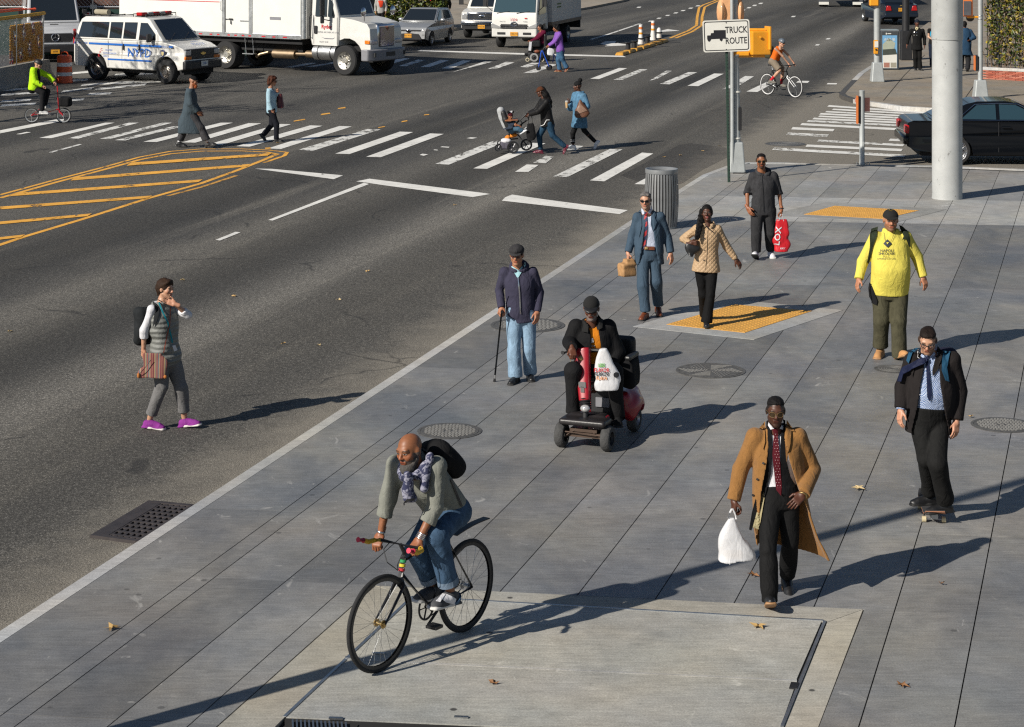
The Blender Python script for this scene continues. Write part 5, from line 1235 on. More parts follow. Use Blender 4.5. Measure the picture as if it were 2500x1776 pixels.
def bush_pt(r):
 while True:
  x,y,z=r.uniform(-1,1),r.uniform(-1,1),r.uniform(-1,1)
  d=x*x+y*y+z*z
  if .45<d<1+.15*math.sin(9*x+5*z):return Vector((x*2.1+.3*z,y*1.3,1.1+z*(1.15+.25*math.sin(3*x))))
BU=[pbr('bush_green',(.055,.085,.012),.5,0,.4,2),pbr('bush_yellow',(.20,.20,.03),.5,0,.4,2),pbr('bush_dark',(.02,.035,.008),.5,0,.4,2)]
def bush_st(t,r):mb=MB(); [mb.tube([(r.uniform(-2.5,2.5),r.uniform(-.5,.5),0),(r.uniform(-2.8,2.8),r.uniform(-.6,.6),1.6)],.03,5)for _ in range(14)]; mb.build('stems',MATS['ivy_stem'],t)['kind']='stuff'
leafy('bush','bushy yellow-green shrub behind the silver hatchback','bush',bush_pt,6000,.06,.13,BU,Vector((U(985,0,101).x,101,0)),bush_st)
LEAF_M=[pbr('dry_leaf_tan',(.42,.27,.10),.7),pbr('dry_leaf_brown',(.20,.09,.03),.7),pbr('dry_leaf_pale',(.50,.38,.2),.7)]
def ground_leaf(px,py,s,m,z=0.0,lab=''):
 p=G(px,py,z); r=random.Random(int(px*7+py)); mb=MB(); n=10; pts=[(0,0,.012)]
 for i in range(n):a=2*math.pi*i/n; q=s*(1.0 if i%2==0 else .42)*r.uniform(.8,1.1); pts.append((q*math.cos(a),q*math.sin(a),.006+r.uniform(0,.03)))
 mb.add(pts,[(0,i+1,(i+1)%n+1)for i in range(n)]); o=mb.build('dry_leaf',m); o.location=p; o.rotation_euler=(0,0,r.uniform(0,6)); return tag(o,lab,'leaf','dry leaves on the ground')
for px,py,s,k,lab in((g2(500,842)[0],g2(500,842)[1],.085,0,'tan dry leaf on the slabs near the lower left corner'),(g1(1100,836)[0],g1(1100,836)[1],.075,0,'tan dry leaf on the pale vault hatch below the camel coat'),(g1(1545,220)[0],g1(1545,220)[1],.08,2,'pale dry leaf right of the camel coat'),(g1(1080,607)[0],g1(1080,607)[1],.06,1,'brown dry leaf left of the feet of the person in camel'),(g1(1740,1100)[0],g1(1740,1100)[1],.06,1,'brown dry leaf on the slabs at the lower right'),(g2(2205,1090)[0],g2(2205,1090)[1],.05,1,'brown leaf scrap on the hatch below the bicycle'),(g1(1918,646)[0],g1(1918,646)[1],.03,1,'tiny brown leaf in the shadow of the person in camel'),(cD(782,755)[0],cD(782,755)[1],.04,0,'small tan leaf beside the skateboarder\'s hand shadow')):
 ground_leaf(px,py,s,LEAF_M[k],0,lab)
for x,y,lab in((1640,667,'tan leaf on the road behind the person with the cane'),(815,706,'pale leaf on the road right of the head of the person in the quilted vest'),(45,935,'pale leaf on the road at the left edge'),(1045,778,'tan leaf on the road right of the person in the quilted vest'),(2030,369,'orange leaf just below the stop line'),(1510,793,'pale leaf in the middle of the near lane'),(1265,990,'orange speck of leaf in the near lane'),(1425,998,'pale scrap of leaf near the kerb'),(1240,92,'tan leaf at the feet of the person in the blue shirt')):ground_leaf(*g4(x,y),.045,LEAF_M[0 if 'tan' in lab or 'orange' in lab else 2],ROAD_Z,lab)
for x,y,lab in((1363,1375,'tan leaf on the dark asphalt patch, nearest the bin'),(1502,1362,'orange leaf on the dark asphalt patch, middle'),(1697,1322,'pale leaf on the asphalt patch nearest the sign post'),(1845,1278,'small tan leaf left of the sign post')):ground_leaf(*T3(x,y),.055,LEAF_M[0],ROAD_Z,lab)
# -- vehicles (x forward, y left, z up in each vehicle's own space)
RX=Matrix.Rotation(math.radians(90),4,'X')
def arch(cx,r,z0,n=9):
 a0=math.asin(max(-1,min(1,(z0-r*.0-0)/r)))if False else 0
 return[(cx+r*math.cos(math.pi*i/n),z0+r*0+r*math.sin(math.pi*i/n))for i in range(n+1)]
def side_body(prof,hwf,mb=None):
 "closed side outline given half widths; returns a mesh builder"
 mb=mb or MB(); n=len(prof)
 L=[Vector((x,hwf(x,z),z))for x,z in prof]; R=[Vector((x,-hwf(x,z),z))for x,z in prof]
 fs=[]; tri=tessellate_polygon([[Vector((x,z,0))for x,z in prof]])
 for a,b,c in tri:fs+=[(a,b,c),(n+a,n+c,n+b)]
 for i in range(n):j=(i+1)%n; fs.append((i,j,n+j,n+i))
 mb.add(L+R,fs); return mb
def fin(mb,name,mat,parent,bevel=0,seg=2,smooth=35):
 o=mb.build(name,mat,parent,smooth=None); bm=bmesh.new(); bm.from_mesh(o.data); bmesh.ops.remove_doubles(bm,verts=bm.verts,dist=1e-4); bmesh.ops.recalc_face_normals(bm,faces=bm.faces); bm.to_mesh(o.data); bm.free()
 if bevel:b=o.modifiers.new('bevel','BEVEL'); b.width=bevel; b.segments=seg; b.limit_method='ANGLE'; b.angle_limit=math.radians(28)
 if smooth:o.data.polygons.foreach_set('use_smooth',[True]*len(o.data.polygons)); o.data.set_sharp_from_angle(angle=math.radians(smooth))
 return o
def pane(name,pts,side,hwf,mat,parent,off=.008,th=.006):
 "plate lying on a vehicle side"
 P=[Vector((x,side*(hwf(x,z)+off),z))for x,z in pts]; mb=MB(); n=len(P)
 tri=tessellate_polygon([[Vector((x,z,0))for x,z in pts]]); fs=[]
 for a,b,c in tri:fs.append((a,b,c))
 mb.add(P,fs); o=fin(mb,name,mat,parent,smooth=None)
 so=o.modifiers.new('thickness','SOLIDIFY'); so.thickness=th; so.offset=0; return o
def plate(name,a,b,c,d,mat,parent,off=.01,th=.008,inset=0.0):
 "plate through four points, pushed out along its normal"
 P=[Vector(p)for p in(a,b,c,d)]; ctr=sum(P,Vector())/4; n=(P[1]-P[0]).cross(P[3]-P[0]).normalized(); n=n if n.dot(ctr-Vector((ctr.x*.6,0,ctr.z-.3 if abs(n.z)>.5 else ctr.z)))>=0 else-n
 P=[p+(ctr-p)*inset+n*off for p in P]; mb=MB(); mb.add(P,[(0,1,2,3)]); o=mb.build(name,mat,parent); so=o.modifiers.new('thickness','SOLIDIFY'); so.thickness=th; so.offset=0; return o
def wheel(parent,x,y,r,w,rim_mat,style='steel',hub=.58,out=-1):
 o=thing('wheel',None,None); o.parent=parent; o.location=(x,y,r)
 mb=MB(); mb.lathe([(r*hub,-w/2),(r*.93,-w/2),(r,-w*.36),(r,w*.36),(r*.93,w/2),(r*hub,w/2)],32,axis=(0,1,0),caps=False); mb.build('tyre',RUBBER,o,smooth=40)
 s=out; m=MB(); d=w*.5*s
 m.lathe([(r*hub*1.02,0),(r*hub*1.02,d*.98),(r*hub*.92,d*.8),(r*hub*.80,d*(.30 if style!='truck' else .75)),(r*.22,d*(.55 if style!='truck' else .30)),(r*.2,d*.9),(.01,d*.9)],28,axis=(0,1,0),caps=False); m.build('rim',rim_mat,o,smooth=40)
 nh={'steel':8,'truck':5,'alloy':10,'cover':9}[style]; hm=MB()
 for i in range(nh):
  a=2*math.pi*i/nh; rr=r*hub*(.66 if style!='truck' else .8); p=Vector((math.cos(a)*rr,d*(.62 if style!='truck' else .74),math.sin(a)*rr)); hm.cyl(p,p+Vector((0,s*.02,0)),r*(.055 if style!='alloy' else .07),n=8)
 hm.build('rim_holes',BLACK,o)['kind']='stuff'
 if style=='truck':
  nm=MB()
  for i in range(10):a=2*math.pi*i/10; p=Vector((math.cos(a)*r*.30,d*.5,math.sin(a)*r*.30)); nm.cyl(p,p+Vector((0,s*.04,0)),.016,n=6)
  nm.build('wheel_nuts',CHROME,o)['kind']='stuff'
 return o
def vehicle(name,label,cat,p,heading):return thing(name,label,cat,Vector((p[0],p[1],ROAD_Z)),rz=math.radians(heading))
def cap_text(body,size,M,mat,parent,squash=1.0,bold=0.0,name='lettering',shear=0):return text_mb(body,size,M,.0,squash,bold=bold).build(name,mat,parent)
def side_text(body,x,z,size,hw,mat,parent,squash=1.0,bold=0.0,side=-1):
 M=Matrix.Translation((x,side*(hw+.0055),z))@(RX if side<0 else Matrix.Rotation(math.pi,4,'Z')@RX); return cap_text(body,size,M,mat,parent,squash,bold)
WHITE_V=pbr('white_vehicle_paint',(.62,.61,.58),.35,0,.05,3,coat=.3); BLUE_D=flat('police_blue',(.015,.12,.45),.4); RED_D=flat('decal_red',(.5,.02,.03),.4); AMBER=pbr('amber_lens_plastic',(.65,.18,.02),.2); REDL=pbr('red_lens_plastic',(.4,.01,.012),.2); CLEARL=pbr('headlamp',(.55,.55,.55),.1,.5); NYP=pbr('orange_plate',(.66,.30,.02),.5); TYRE_K=RUBBER; UNDER=pbr('underbody',(.008,.008,.009),.8); GREYB=pbr('grey_bumper',(.20,.20,.22),.5); INK_K=flat('decal_black',(.02,.02,.022))
def number_plate(parent,x,z,mat,text,ink,w=.32,h=.16,y=0,back=False):
 M=Matrix.Translation((x,y,z))@Matrix.Rotation(math.radians(90 if not back else-90),4,'Z')@RX
 mb=MB(); mb.prism([(-w/2,-h/2),(w/2,-h/2),(w/2,h/2),(-w/2,h/2)],.012,M,0); o=mb.build('number_plate',mat,parent); text_mb(text,h*.62,M,.015,.8).build('plate_number',ink,o); return o
 # ---- police van
vp=G(*T1(855,697),ROAD_Z); hd=-32.0; f_=Vector((math.cos(math.radians(hd)),math.sin(math.radians(hd)),0)); l_=Vector((-f_.y,f_.x,0))
W2=.97; origin=vp+l_*(W2-.12)
V=vehicle('police_van','white police van with blue stripes and a red roof light bar','van',origin,hd); sl=3.08
low=[(-.95,.47),(-1.0,.62),(-1.0,1.30),(-.97,1.37),(3.0,1.37),(3.45,1.29),(3.78,1.16),(3.84,1.02),(3.86,.5),(sl+.49,.44)]+arch(sl,.47,.44)[1:-1]+[(sl-.49,.42),(.49,.42)]+arch(0,.47,.44)[1:-1]+[(-.49,.44)]
hL=lambda x,z:W2-.03*max(0,(.7-z))-(.22*max(0,x-3.3)**1.2 if x>3.3 else 0)
fin(side_body(low,hL),'body',WHITE_V,V,.035)
hU=lambda x,z:W2-.01-.19*max(0,z-1.37)
up=[(-.97,1.375),(-.86,1.85),(-.76,2.05),(-.6,2.13),(2.05,2.16),(2.28,2.10),(3.0,1.375)]
fin(side_body(up,hU),'cabin',WHITE_V,V,.03)
for s in(-1,1):
 for pts in([(-.82,1.44),(-.70,1.95),(.52,1.97),(.52,1.44)],[(.60,1.44),(.60,1.97),(1.14,1.98),(1.14,1.44)],[(1.22,1.44),(1.22,1.98),(1.78,1.99),(1.78,1.44)],[(1.92,1.42),(1.92,1.98),(2.22,1.98),(2.62,1.62),(2.66,1.42)]):pane('window',pts,s,hU,GLASS,V)
 for z0,z1,segs in((1.20,1.265,((-1.0,-.9),(-.3,2.9),(3.25,3.4))),(.70,.755,((.55,2.5),))):
  for x0,x1 in segs:pane('stripe',[(x0,z0),(x1,z0),(x1,z1),(x0,z1)],s,hL,BLUE_D,V,off=.005)
 for x,zb in((.56,2.0),(1.18,2.0),(1.85,2.0),(2.72,1.3)):pane('door_gap',[(x,.5),(x+.012,.5),(x+.012,1.36),(x,1.36)],s,hL,INK_K,V,off=.003)
 for x in(1.26,1.96):mb=MB(); mb.box((x,s*(W2+.015),1.16),(.06,.03,.2)); mb.build('door_handle',BLACK,V,bevel=.01)
 mb=MB(); mb.box((2.5,s*(W2+.14),1.50),(.12,.2,.28)); mb.build('mirror',BLACK,V,bevel=.03)
side_text('NYPD',1.95,.97,.42,W2,BLUE_D,V,.95,.003); side_text('POLICE',3.08,1.225,.10,W2,BLUE_D,V); side_text('9346',-.75,1.235,.09,W2,BLUE_D,V); side_text('MSB1',-.45,1.235,.09,W2,BLUE_D,V)
for i,(a,w_)in enumerate((('C','OURTESY'),('P','ROFESSIONALISM'),('R','ESPECT'))):side_text(a,.27-i*.06,1.04-i*.105,.13,W2,RED_D,V); t_=side_text(w_,.60-i*.06+i%2*.1,1.03-i*.105,.075,W2,BLUE_D,V)
sh_=[(2.88,1.10),(2.98,1.12),(3.08,1.10),(3.06,.96),(2.98,.86),(2.90,.96)]; pane('shield',sh_,-1,hL,pbr('shield_blue',(.02,.03,.1),.4),V,off=.006); pane('shield_inset',[(2.92,1.06),(3.04,1.06),(3.03,.97),(2.98,.91),(2.93,.97)],-1,hL,pbr('shield_gold',(.45,.38,.2),.4),V,off=.012)
plate('windscreen',(2.96,-.80,1.43),(2.96,.80,1.43),(2.33,.70,2.07),(2.33,-.70,2.07),GLASS,V,off=.015)
for yb in(-.6,.1):mb=MB(); mb.tube([(2.99,yb,1.42),(2.80,yb+.45,1.63)],.012,5); mb.build('wiper',BLACK,V)
mb=MB(); mb.box((3.86,0,.62),(.16,1.86,.30)); fin(mb,'bumper',BLACK,V,.05)
mb=MB(); mb.box((3.845,0,.98),(.06,1.66,.34)); g_=fin(mb,'grille',BLACK,V,.02)
for z in(.9,.98,1.06):mb=MB(); mb.box((3.88,0,z),(.02,1.1,.025)); mb.build('grille_bar',pbr('dark_bar',(.03,.03,.03),.4),g_)
mb=MB(); mb.prism([(-.13,-.02),(-.05,-.02),(-.045,-.05),(.05,-.05),(.055,-.02),(.13,-.02),(.12,.025),(.045,.025),(.04,.05),(-.04,.05),(-.045,.025),(-.12,.025)],.015,Matrix.Translation((3.885,0,.99))@Matrix.Rotation(math.radians(90),4,'Z')@RX); mb.build('emblem',GOLD_E if 'GOLD_E' in globals()else metal('gold_emblem',(.75,.55,.2),.3),g_)
for y in(-.72,.72):mb=MB(); mb.box((3.85,y,1.03),(.06,.28,.17)); fin(mb,'headlight',CLEARL,V,.02); mb=MB(); mb.box((3.85,y,.86),(.07,.32,.11)); fin(mb,'turn_signal',AMBER,V,.02)
number_plate(V,3.95,.66,SIGN_W,'9346',BLUE_D,.34,.17)
Mh=Matrix.Translation((3.55,.15,1.275))@Matrix.Rotation(math.radians(90),4,'Z')@Matrix.Rotation(math.radians(22),4,'X'); text_mb('POLICE',.20,Mh,.008,.95).build('lettering',BLUE_D,V); text_mb('NYPD',.13,Mh@Matrix.Translation((0,.19,0)),.008,1).build('lettering',BLUE_D,V)
mb=MB(); mb.box((-1.02,.0,.55),(.14,1.8,.18)); fin(mb,'rear_bumper',BLACK,V,.03)
for s in(-1,1):mb=MB(); mb.box((-.985,s*(W2-.04),1.45),(.06,.1,.5)); fin(mb,'tail_lamp',REDL,V,.01)
lb=thing('light_bar',None,None); lb.parent=V; lb.location=(1.75,0,2.17)
for i,y in enumerate((-.62,-.3,.0,.3,.62)):mb=MB(); mb.box((0,y,.09),(.26,.28,.11)); mb.build('lamp',REDL if i%2==0 else CLEARL,lb,bevel=.02)
mb=MB(); mb.box((0,0,.02),(.3,1.55,.03)); mb.build('rail',BLACK,lb)
for x in(-.25,.3):mb=MB(); mb.tube([(x,-.75,0),(x,-.75,.09),(x,.75,.09),(x,.75,0)],.016,6); mb.build('rack',BLACK,lb)
mb=MB(); mb.cyl((-.55,-.35,2.27),(.12,-.45,2.27),.09,n=14); mb.build('rolled_mat',pbr('rolled_mat',(.3,.27,.2),.9),V,smooth=40)
mb=MB(); [mb.tube([(-.7+i*.35,-.7,2.16),(-.7+i*.35,.5,2.16)],.018,6)for i in range(4)]; mb.tube([(-.72,-.7,2.17),(.4,-.7,2.17)],.02,6); mb.build('roof_rack',BLACK,V)
for x in(0,sl):
 for s in(-1,1):wheel(V,x,s*(W2-.14),.40,.27,metal('steel_rim',(.40,.37,.34),.4)if s else 0,'steel',.56,s)
mb=MB(); mb.box((1.5,0,.42),(4.4,1.5,.24)); mb.build('chassis',UNDER,V)
# ---- white box truck
tp=G(*T2(800,660),ROAD_Z); hd=-33.5; f_=Vector((math.cos(math.radians(hd)),math.sin(math.radians(hd)),0)); l_=Vector((-f_.y,f_.x,0)); W2=1.16; FA=5.45
V=vehicle('box_truck','white rental box truck with bonnet, chrome grille and side door','truck',tp+l_*(W2-.1)-f_*FA,hd)
BOXW=pbr('white_box_panel',(.66,.66,.63),.4,0,.04,1.5); ALU=metal('aluminium',(.62,.63,.64),.38)
mb=MB(); mb.box((-.75,0,2.75),(8.7,2.5,3.1)); fin(mb,'cargo_box',BOXW,V,.02)
mb=MB(); mb.cyl((3.66,-1.13,1.22),(3.66,-1.13,4.3),.13,n=16); mb.cyl((3.66,1.13,1.22),(3.66,1.13,4.3),.13,n=16); mb.box((3.66,0,2.75),(.22,2.26,3.06)); fin(mb,'front_corner',ALU,V)
mb=MB(); mb.box((-.75,0,1.26),(8.74,2.53,.16)); fin(mb,'bottom_rail',ALU,V,.01)
for x,w_ in((-1.05,.12),(-.55,.09),(-.2,.09),(.3,.09),(.62,.09),(.97,.09),(1.28,.09),(1.92,.13),(2.4,.1),(2.9,.14),(-1.5,.1),(-2.0,.1),(-2.6,.1),(-3.2,.1),(-3.8,.1)):mb=MB(); mb.box((x,-1.268,1.245),(w_*1.3,.006,.045)); mb.build('reflector',RED_D,V)
mb=MB(); mb.box((-2.6,-1.254,2.42),(4.9,.006,.024)); mb.build('red_line',RED_D,V)
for x,w_ in((.05,.13),(1.32,.16)):mb=MB(); mb.box((x,-1.262,2.78),(w_,.03,3.0)); mb.build('door_frame',ALU,V)
mb=MB(); mb.box((.68,-1.256,2.78),(1.1,.012,2.9)); d_=mb.build('side_door',BOXW,V); mb=MB(); mb.box((.13,-1.275,2.7),(.03,.02,2.7)); mb.build('gap',INK_K,d_)
for z in(1.75,2.55):mb=MB(); mb.box((1.05,-1.27,z+.02),(.42,.02,.04)); mb.build('hinge',ALU,d_)
mb=MB(); mb.tube([(.15,-1.3,1.82),(.4,-1.31,1.82)],.018,6); mb.box((.42,-1.3,1.82),(.16,.03,.05)); mb.box((.42,-1.3,1.70),(.03,.02,.12)); mb.build('latch',BLACK,d_)
mb=MB(); mb.tube([(.0,-1.28,2.1),(-.03,-1.32,2.15),(-.03,-1.32,2.45),(0,-1.28,2.5)],.014,6); mb.build('grab_handle',ALU,V)
mb=MB(); mb.box((2.45,-1.256,1.9),(.5,.006,.1)); mb.build('data_plate',GREYB,V)
cab=[(3.95,1.0),(3.90,1.2),(3.92,2.75),(4.1,2.88),(4.72,2.86),(4.86,2.78),(5.14,2.02),(5.14,1.0)]
hC=lambda x,z:1.08-.10*max(0,z-1.95)
fin(side_body(cab,hC),'cab',WHITE_V,V,.05)
hH=lambda x,z:1.02-.10*max(0,x-5.0)/1.3-.06*max(0,z-1.5)
hood=[(5.13,1.0),(5.13,2.0),(5.7,1.93),(6.25,1.80),(6.38,1.62),(6.42,1.0),(6.40,.8),(FA+.66,.78)]+arch(FA,.63,.72)[1:-1]+[(FA-.66,.80)]
hood=[(5.13,2.0),(5.7,1.93),(6.25,1.80),(6.38,1.62),(6.42,1.0),(6.40,.78)]+[(FA+.64*math.cos(a),.62+.66*math.sin(a))for a in[math.radians(k)for k in(20,40,60,80,100,120,140)]]+[(4.97,1.0),(5.0,1.3),(5.13,1.4)]
fin(side_body(hood,hH),'bonnet',WHITE_V,V,.08,3)
for s in(-1,1):
 pane('window',[(4.12,2.02),(4.12,2.72),(4.62,2.72),(4.62,2.02)],s,hC,GLASS,V); pane('window',[(4.68,2.02),(4.68,2.70),(4.76,2.66),(4.98,2.06),(4.96,1.98)],s,hC,GLASS,V)
 mb=MB(); mb.tube([(4.75,s*1.1,2.85),(4.7,s*1.42,2.82),(4.7,s*1.42,1.95),(4.78,s*1.1,1.88)],.022,6); m_o=mb.build('mirror_arm',BLACK,V); mb=MB(); mb.box((4.7,s*1.42,2.42),(.10,.22,.72)); mb.build('mirror',BLACK,m_o,bevel=.03); mb=MB(); mb.box((4.7,s*1.42,1.92),(.10,.16,.25)); mb.build('mirror',BLACK,m_o,bevel=.03)
 mb=MB(); mb.tube([(6.05,s*.78,1.78),(6.1,s*.85,2.1),(6.08,s*.85,2.22)],.014,5); mb.ell((6.06,s*.85,2.2),(.06,.14,.17)); mb.build('fender_mirror',CHROME,V,smooth=50)
 mb=MB(); mb.cyl((4.0,s*.86,.75),(5.0,s*.86,.75),.27,n=22); o=mb.build('fuel_tank',ALU,V,smooth=40)
 for x in(4.22,4.78):mb=MB(); mb.cyl((x,s*.86,.75),(x+.04,s*.86,.75),.276,n=22); mb.build('tank_strap',BLACK,o)
 mb=MB(); mb.box((6.36,s*.72,1.16),(.16,.42,.18)); fin(mb,'headlight',CLEARL,V,.05); mb=MB(); mb.box((6.30,s*.93,1.17),(.22,.06,.13)); fin(mb,'turn_signal',AMBER,V,.02)
mb=MB(); mb.tube([(3.98,-1.12,1.25),(3.96,-1.2,1.35),(3.96,-1.2,2.0),(4.0,-1.12,2.1)],.018,6); mb.build('grab_handle',BLACK,V)
mb=MB(); mb.box((4.15,-1.1,1.55),(.13,.03,.28)); mb.build('door_handle',BLACK,V,bevel=.01)
for x in(4.05,5.08):pane('door_gap',[(x,1.05),(x+.012,1.05),(x+.012,2.0),(x,2.0)],-1,hC,INK_K,V,off=.003)
side_text('Ryder',4.62,1.66,.19,1.08,RED_D,V,1,.004); side_text('12 CENTRAL AVE. FARM. NY 11735',4.62,1.47,.085,1.08,GREYB,V,.8); side_text('USDOT 16130',4.5,1.13,.08,1.08,GREYB,V,.8); pane('badge',[(4.4,1.3),(4.55,1.24),(4.9,1.24),(5.0,1.3),(4.9,1.27),(4.55,1.27)],-1,hC,GREYB,V,.004)
plate('windscreen',(5.11,-.93,2.06),(5.11,.93,2.06),(4.87,.90,2.75),(4.87,-.90,2.75),GLASS,V,off=.02)
mb=MB(); mb.box((6.36,0,1.36),(.14,.98,.82)); gsur=fin(mb,'grille_surround',CHROME,V,.06)
mb=MB(); mb.box((6.40,0,1.34),(.10,.82,.66)); mb.build('grille_bed',BLACK,gsur)
for i in range(17):y=-.38+i*.76/16; mb=MB(); mb.box((6.455,y,1.34),(.02,.018,.64)); mb.build('grille_bar',CHROME,gsur)
mb=MB(); mb.box((6.465,0,1.62),(.02,.11,.11),Matrix.Rotation(math.radians(45),3,'X')); mb.build('emblem',pbr('bronze',(.25,.08,.04),.4),gsur)
bp_=[(6.15,-1.12),(6.42,-1.08),(6.58,-.75),(6.62,0),(6.58,.75),(6.42,1.08),(6.15,1.12),(6.2,.9),(6.2,-.9)]
mb=MB(); mb.prism(bp_,.40,Matrix.Translation((0,0,.52))); bmp=fin(mb,'bumper',GREYB,V,.04)
for y,w_ in((-.0,.5),(-.72,.34),(.72,.34)):mb=MB(); mb.box((6.60-.07*(y!=0),y,.74),(.04,w_,.15),rotz(0 if y==0 else(.25 if y<0 else-.25))); mb.build('bumper_slot',BLACK,bmp)
mb=MB(); mb.box((.8,0,.85),(10.4,.9,.3)); mb.box((-.7,0,1.08),(8.5,2.2,.16)); mb.box((1.6,0,.9),(3.4,1.5,.4)); mb.box((5.6,0,.75),(1.3,1.1,.6)); mb.build('chassis',UNDER,V)
EXH=metal('rusty_exhaust',(.33,.25,.17),.5); mb=MB(); mb.cyl((2.05,-.82,.62),(3.05,-.82,.62),.16,n=18); mb.cyl((3.05,-.82,.64),(4.0,-.82,.66),.07,n=12); mb.cyl((3.55,-.82,.66),(3.95,-.82,.66),.13,n=16); mb.tube([(2.05,-.82,.62),(1.8,-.85,.66),(1.5,-.95,.58),(1.35,-1.0,.48)],.05,8); mb.build('exhaust',EXH,V,smooth=40)
for x in(1.0,1.35):mb=MB(); mb.tube([(x,-1.2,1.15),(x+.02,-1.15,.62)],.018,6); mb.build('step_hanger',ALU,V)
mb=MB(); mb.box((1.17,-1.15,.6),(.5,.2,.03)); mb.build('side_step',ALU,V)
RIMT=metal('truck_rim',(.62,.60,.55),.4)
for s in(-1,1):wheel(V,FA,s*(W2-.16),.52,.30,RIMT,'truck',.60,s); wheel(V,0,s*(W2-.3),.52,.52,RIMT,'truck',.60,s)
TRUCK=V
def car(name,label,p,hd,low,up,W2,wheels,paintm,r=.32,cat='car',taper_f=.12,taper_r=.06,hgt=1.5,tumble=.30,belt=.9):
 V=vehicle(name,label,cat,p,hd); x0,x1=min(a for a,b in low),max(a for a,b in low)
 hL=lambda x,z:W2-.05*max(0,.45-z)-taper_f*max(0,(x-(x1-.7))/.7)**2-taper_r*max(0,((x0+.6)-x)/.6)**2-.04*max(0,z-.65)
 hU=lambda x,z:W2-.05-tumble*max(0,z-belt)-.05*max(0,(x-(x1-1.6)))
 fin(side_body(low,hL),'body',paintm,V,.05,3); fin(side_body(up,hU),'cabin',paintm,V,.04,3)
 return V,hL,hU
 # ---- silver hatchback
SILV=metal('silver_car_paint',(.46,.47,.48),.32,var=.03); SILV.node_tree.nodes['Principled BSDF'].inputs['Metallic'].default_value=.6
hp=G(*T2(1535,400),ROAD_Z); hd=-106.0; f_=Vector((math.cos(math.radians(hd)),math.sin(math.radians(hd)),0)); l_=Vector((-f_.y,f_.x,0)); W2=.84; wb=2.5
low=[(-.72,.40),(-.74,.75),(-.66,.98),(1.75,.97),(2.5,.90),(3.0,.78),(3.14,.62),(3.16,.32),(wb+.36,.24)]+arch(wb,.345,.30)[1:-1]+[(wb-.36,.24),(.36,.24)]+arch(0,.345,.30)[1:-1]+[(-.36,.28)]
up=[(-.66,.975),(-.5,1.38),(-.3,1.47),(.9,1.52),(1.15,1.47),(1.9,.975)]
V,hL,hU=car('silver_hatchback','silver hatchback with an orange number plate waiting at the stop line',hp-l_*(W2-.1)-f_*wb,hd,low,up,W2,None,SILV,belt=.975)
for s in(-1,1):
 pane('window',[(.62,1.02),(.62,1.42),(.95,1.41),(1.5,1.08),(1.52,1.02)],s,hU,GLASS,V); pane('window',[(-.32,1.05),(-.22,1.38),(.54,1.42),(.54,1.02)],s,hU,GLASS,V)
 mb=MB(); mb.ell((1.35,s*(W2+.1),1.03),(.09,.12,.08)); mb.build('mirror',SILV,V,smooth=50); mb=MB(); mb.box((.75,s*(W2+.0),.84),(.16,.03,.03)); mb.build('door_handle',SILV,V)
 for x in(.58,1.52):pane('door_gap',[(x,.34),(x+.012,.34),(x+.012,.95),(x,.95)],s,hL,INK_K,V,.003)
 mb=MB(); mb.prism([(2.72,.80),(3.12,.70),(3.13,.62),(2.98,.64)],.22,Matrix.Translation((0,s*.66+(.11),0))@RX); fin(mb,'headlight',CLEARL,V,.02); mb=MB(); mb.box((3.10,s*.66,.42),(.1,.16,.2)); fin(mb,'fog_lamp_bezel',BLACK,V,.03)
side_text('zipcar',.75,.66,.13,W2,AMBER,V)
plate('windscreen',(1.82,-.70,1.02),(1.82,.70,1.02),(1.17,.60,1.455),(1.17,-.60,1.455),GLASS,V,off=.02)
mb=MB(); mb.prism([(-.62,.28),(.62,.28),(.46,.52),(.0,.56),(-.46,.52)],.06,Matrix.Translation((3.13,0,0))@Matrix.Rotation(math.radians(90),4,'Z')@RX); fin(mb,'lower_grille',BLACK,V,.02)
mb=MB(); mb.box((3.13,0,.665),(.06,1.05,.05)); fin(mb,'upper_grille',BLACK,V,.01); mb=MB(); mb.ell((3.17,0,.65),(.02,.11,.075)); mb.build('emblem',CHROME,V,smooth=50); mb=MB(); mb.box((3.165,0,.255),(.04,1.2,.03)); mb.build('lip',CHROME,V)
number_plate(V,3.19,.45,NYP,'GBT 4120',INK_K,.31,.16)
for x in(0,wb):
 for s in(-1,1):wheel(V,x,s*(W2-.10),.305,.19,metal('wheel_cover',(.4,.41,.42),.35),'cover',.66,s)
mb=MB(); mb.box((1.2,0,.30),(3.4,1.3,.2)); mb.build('chassis',UNDER,V)
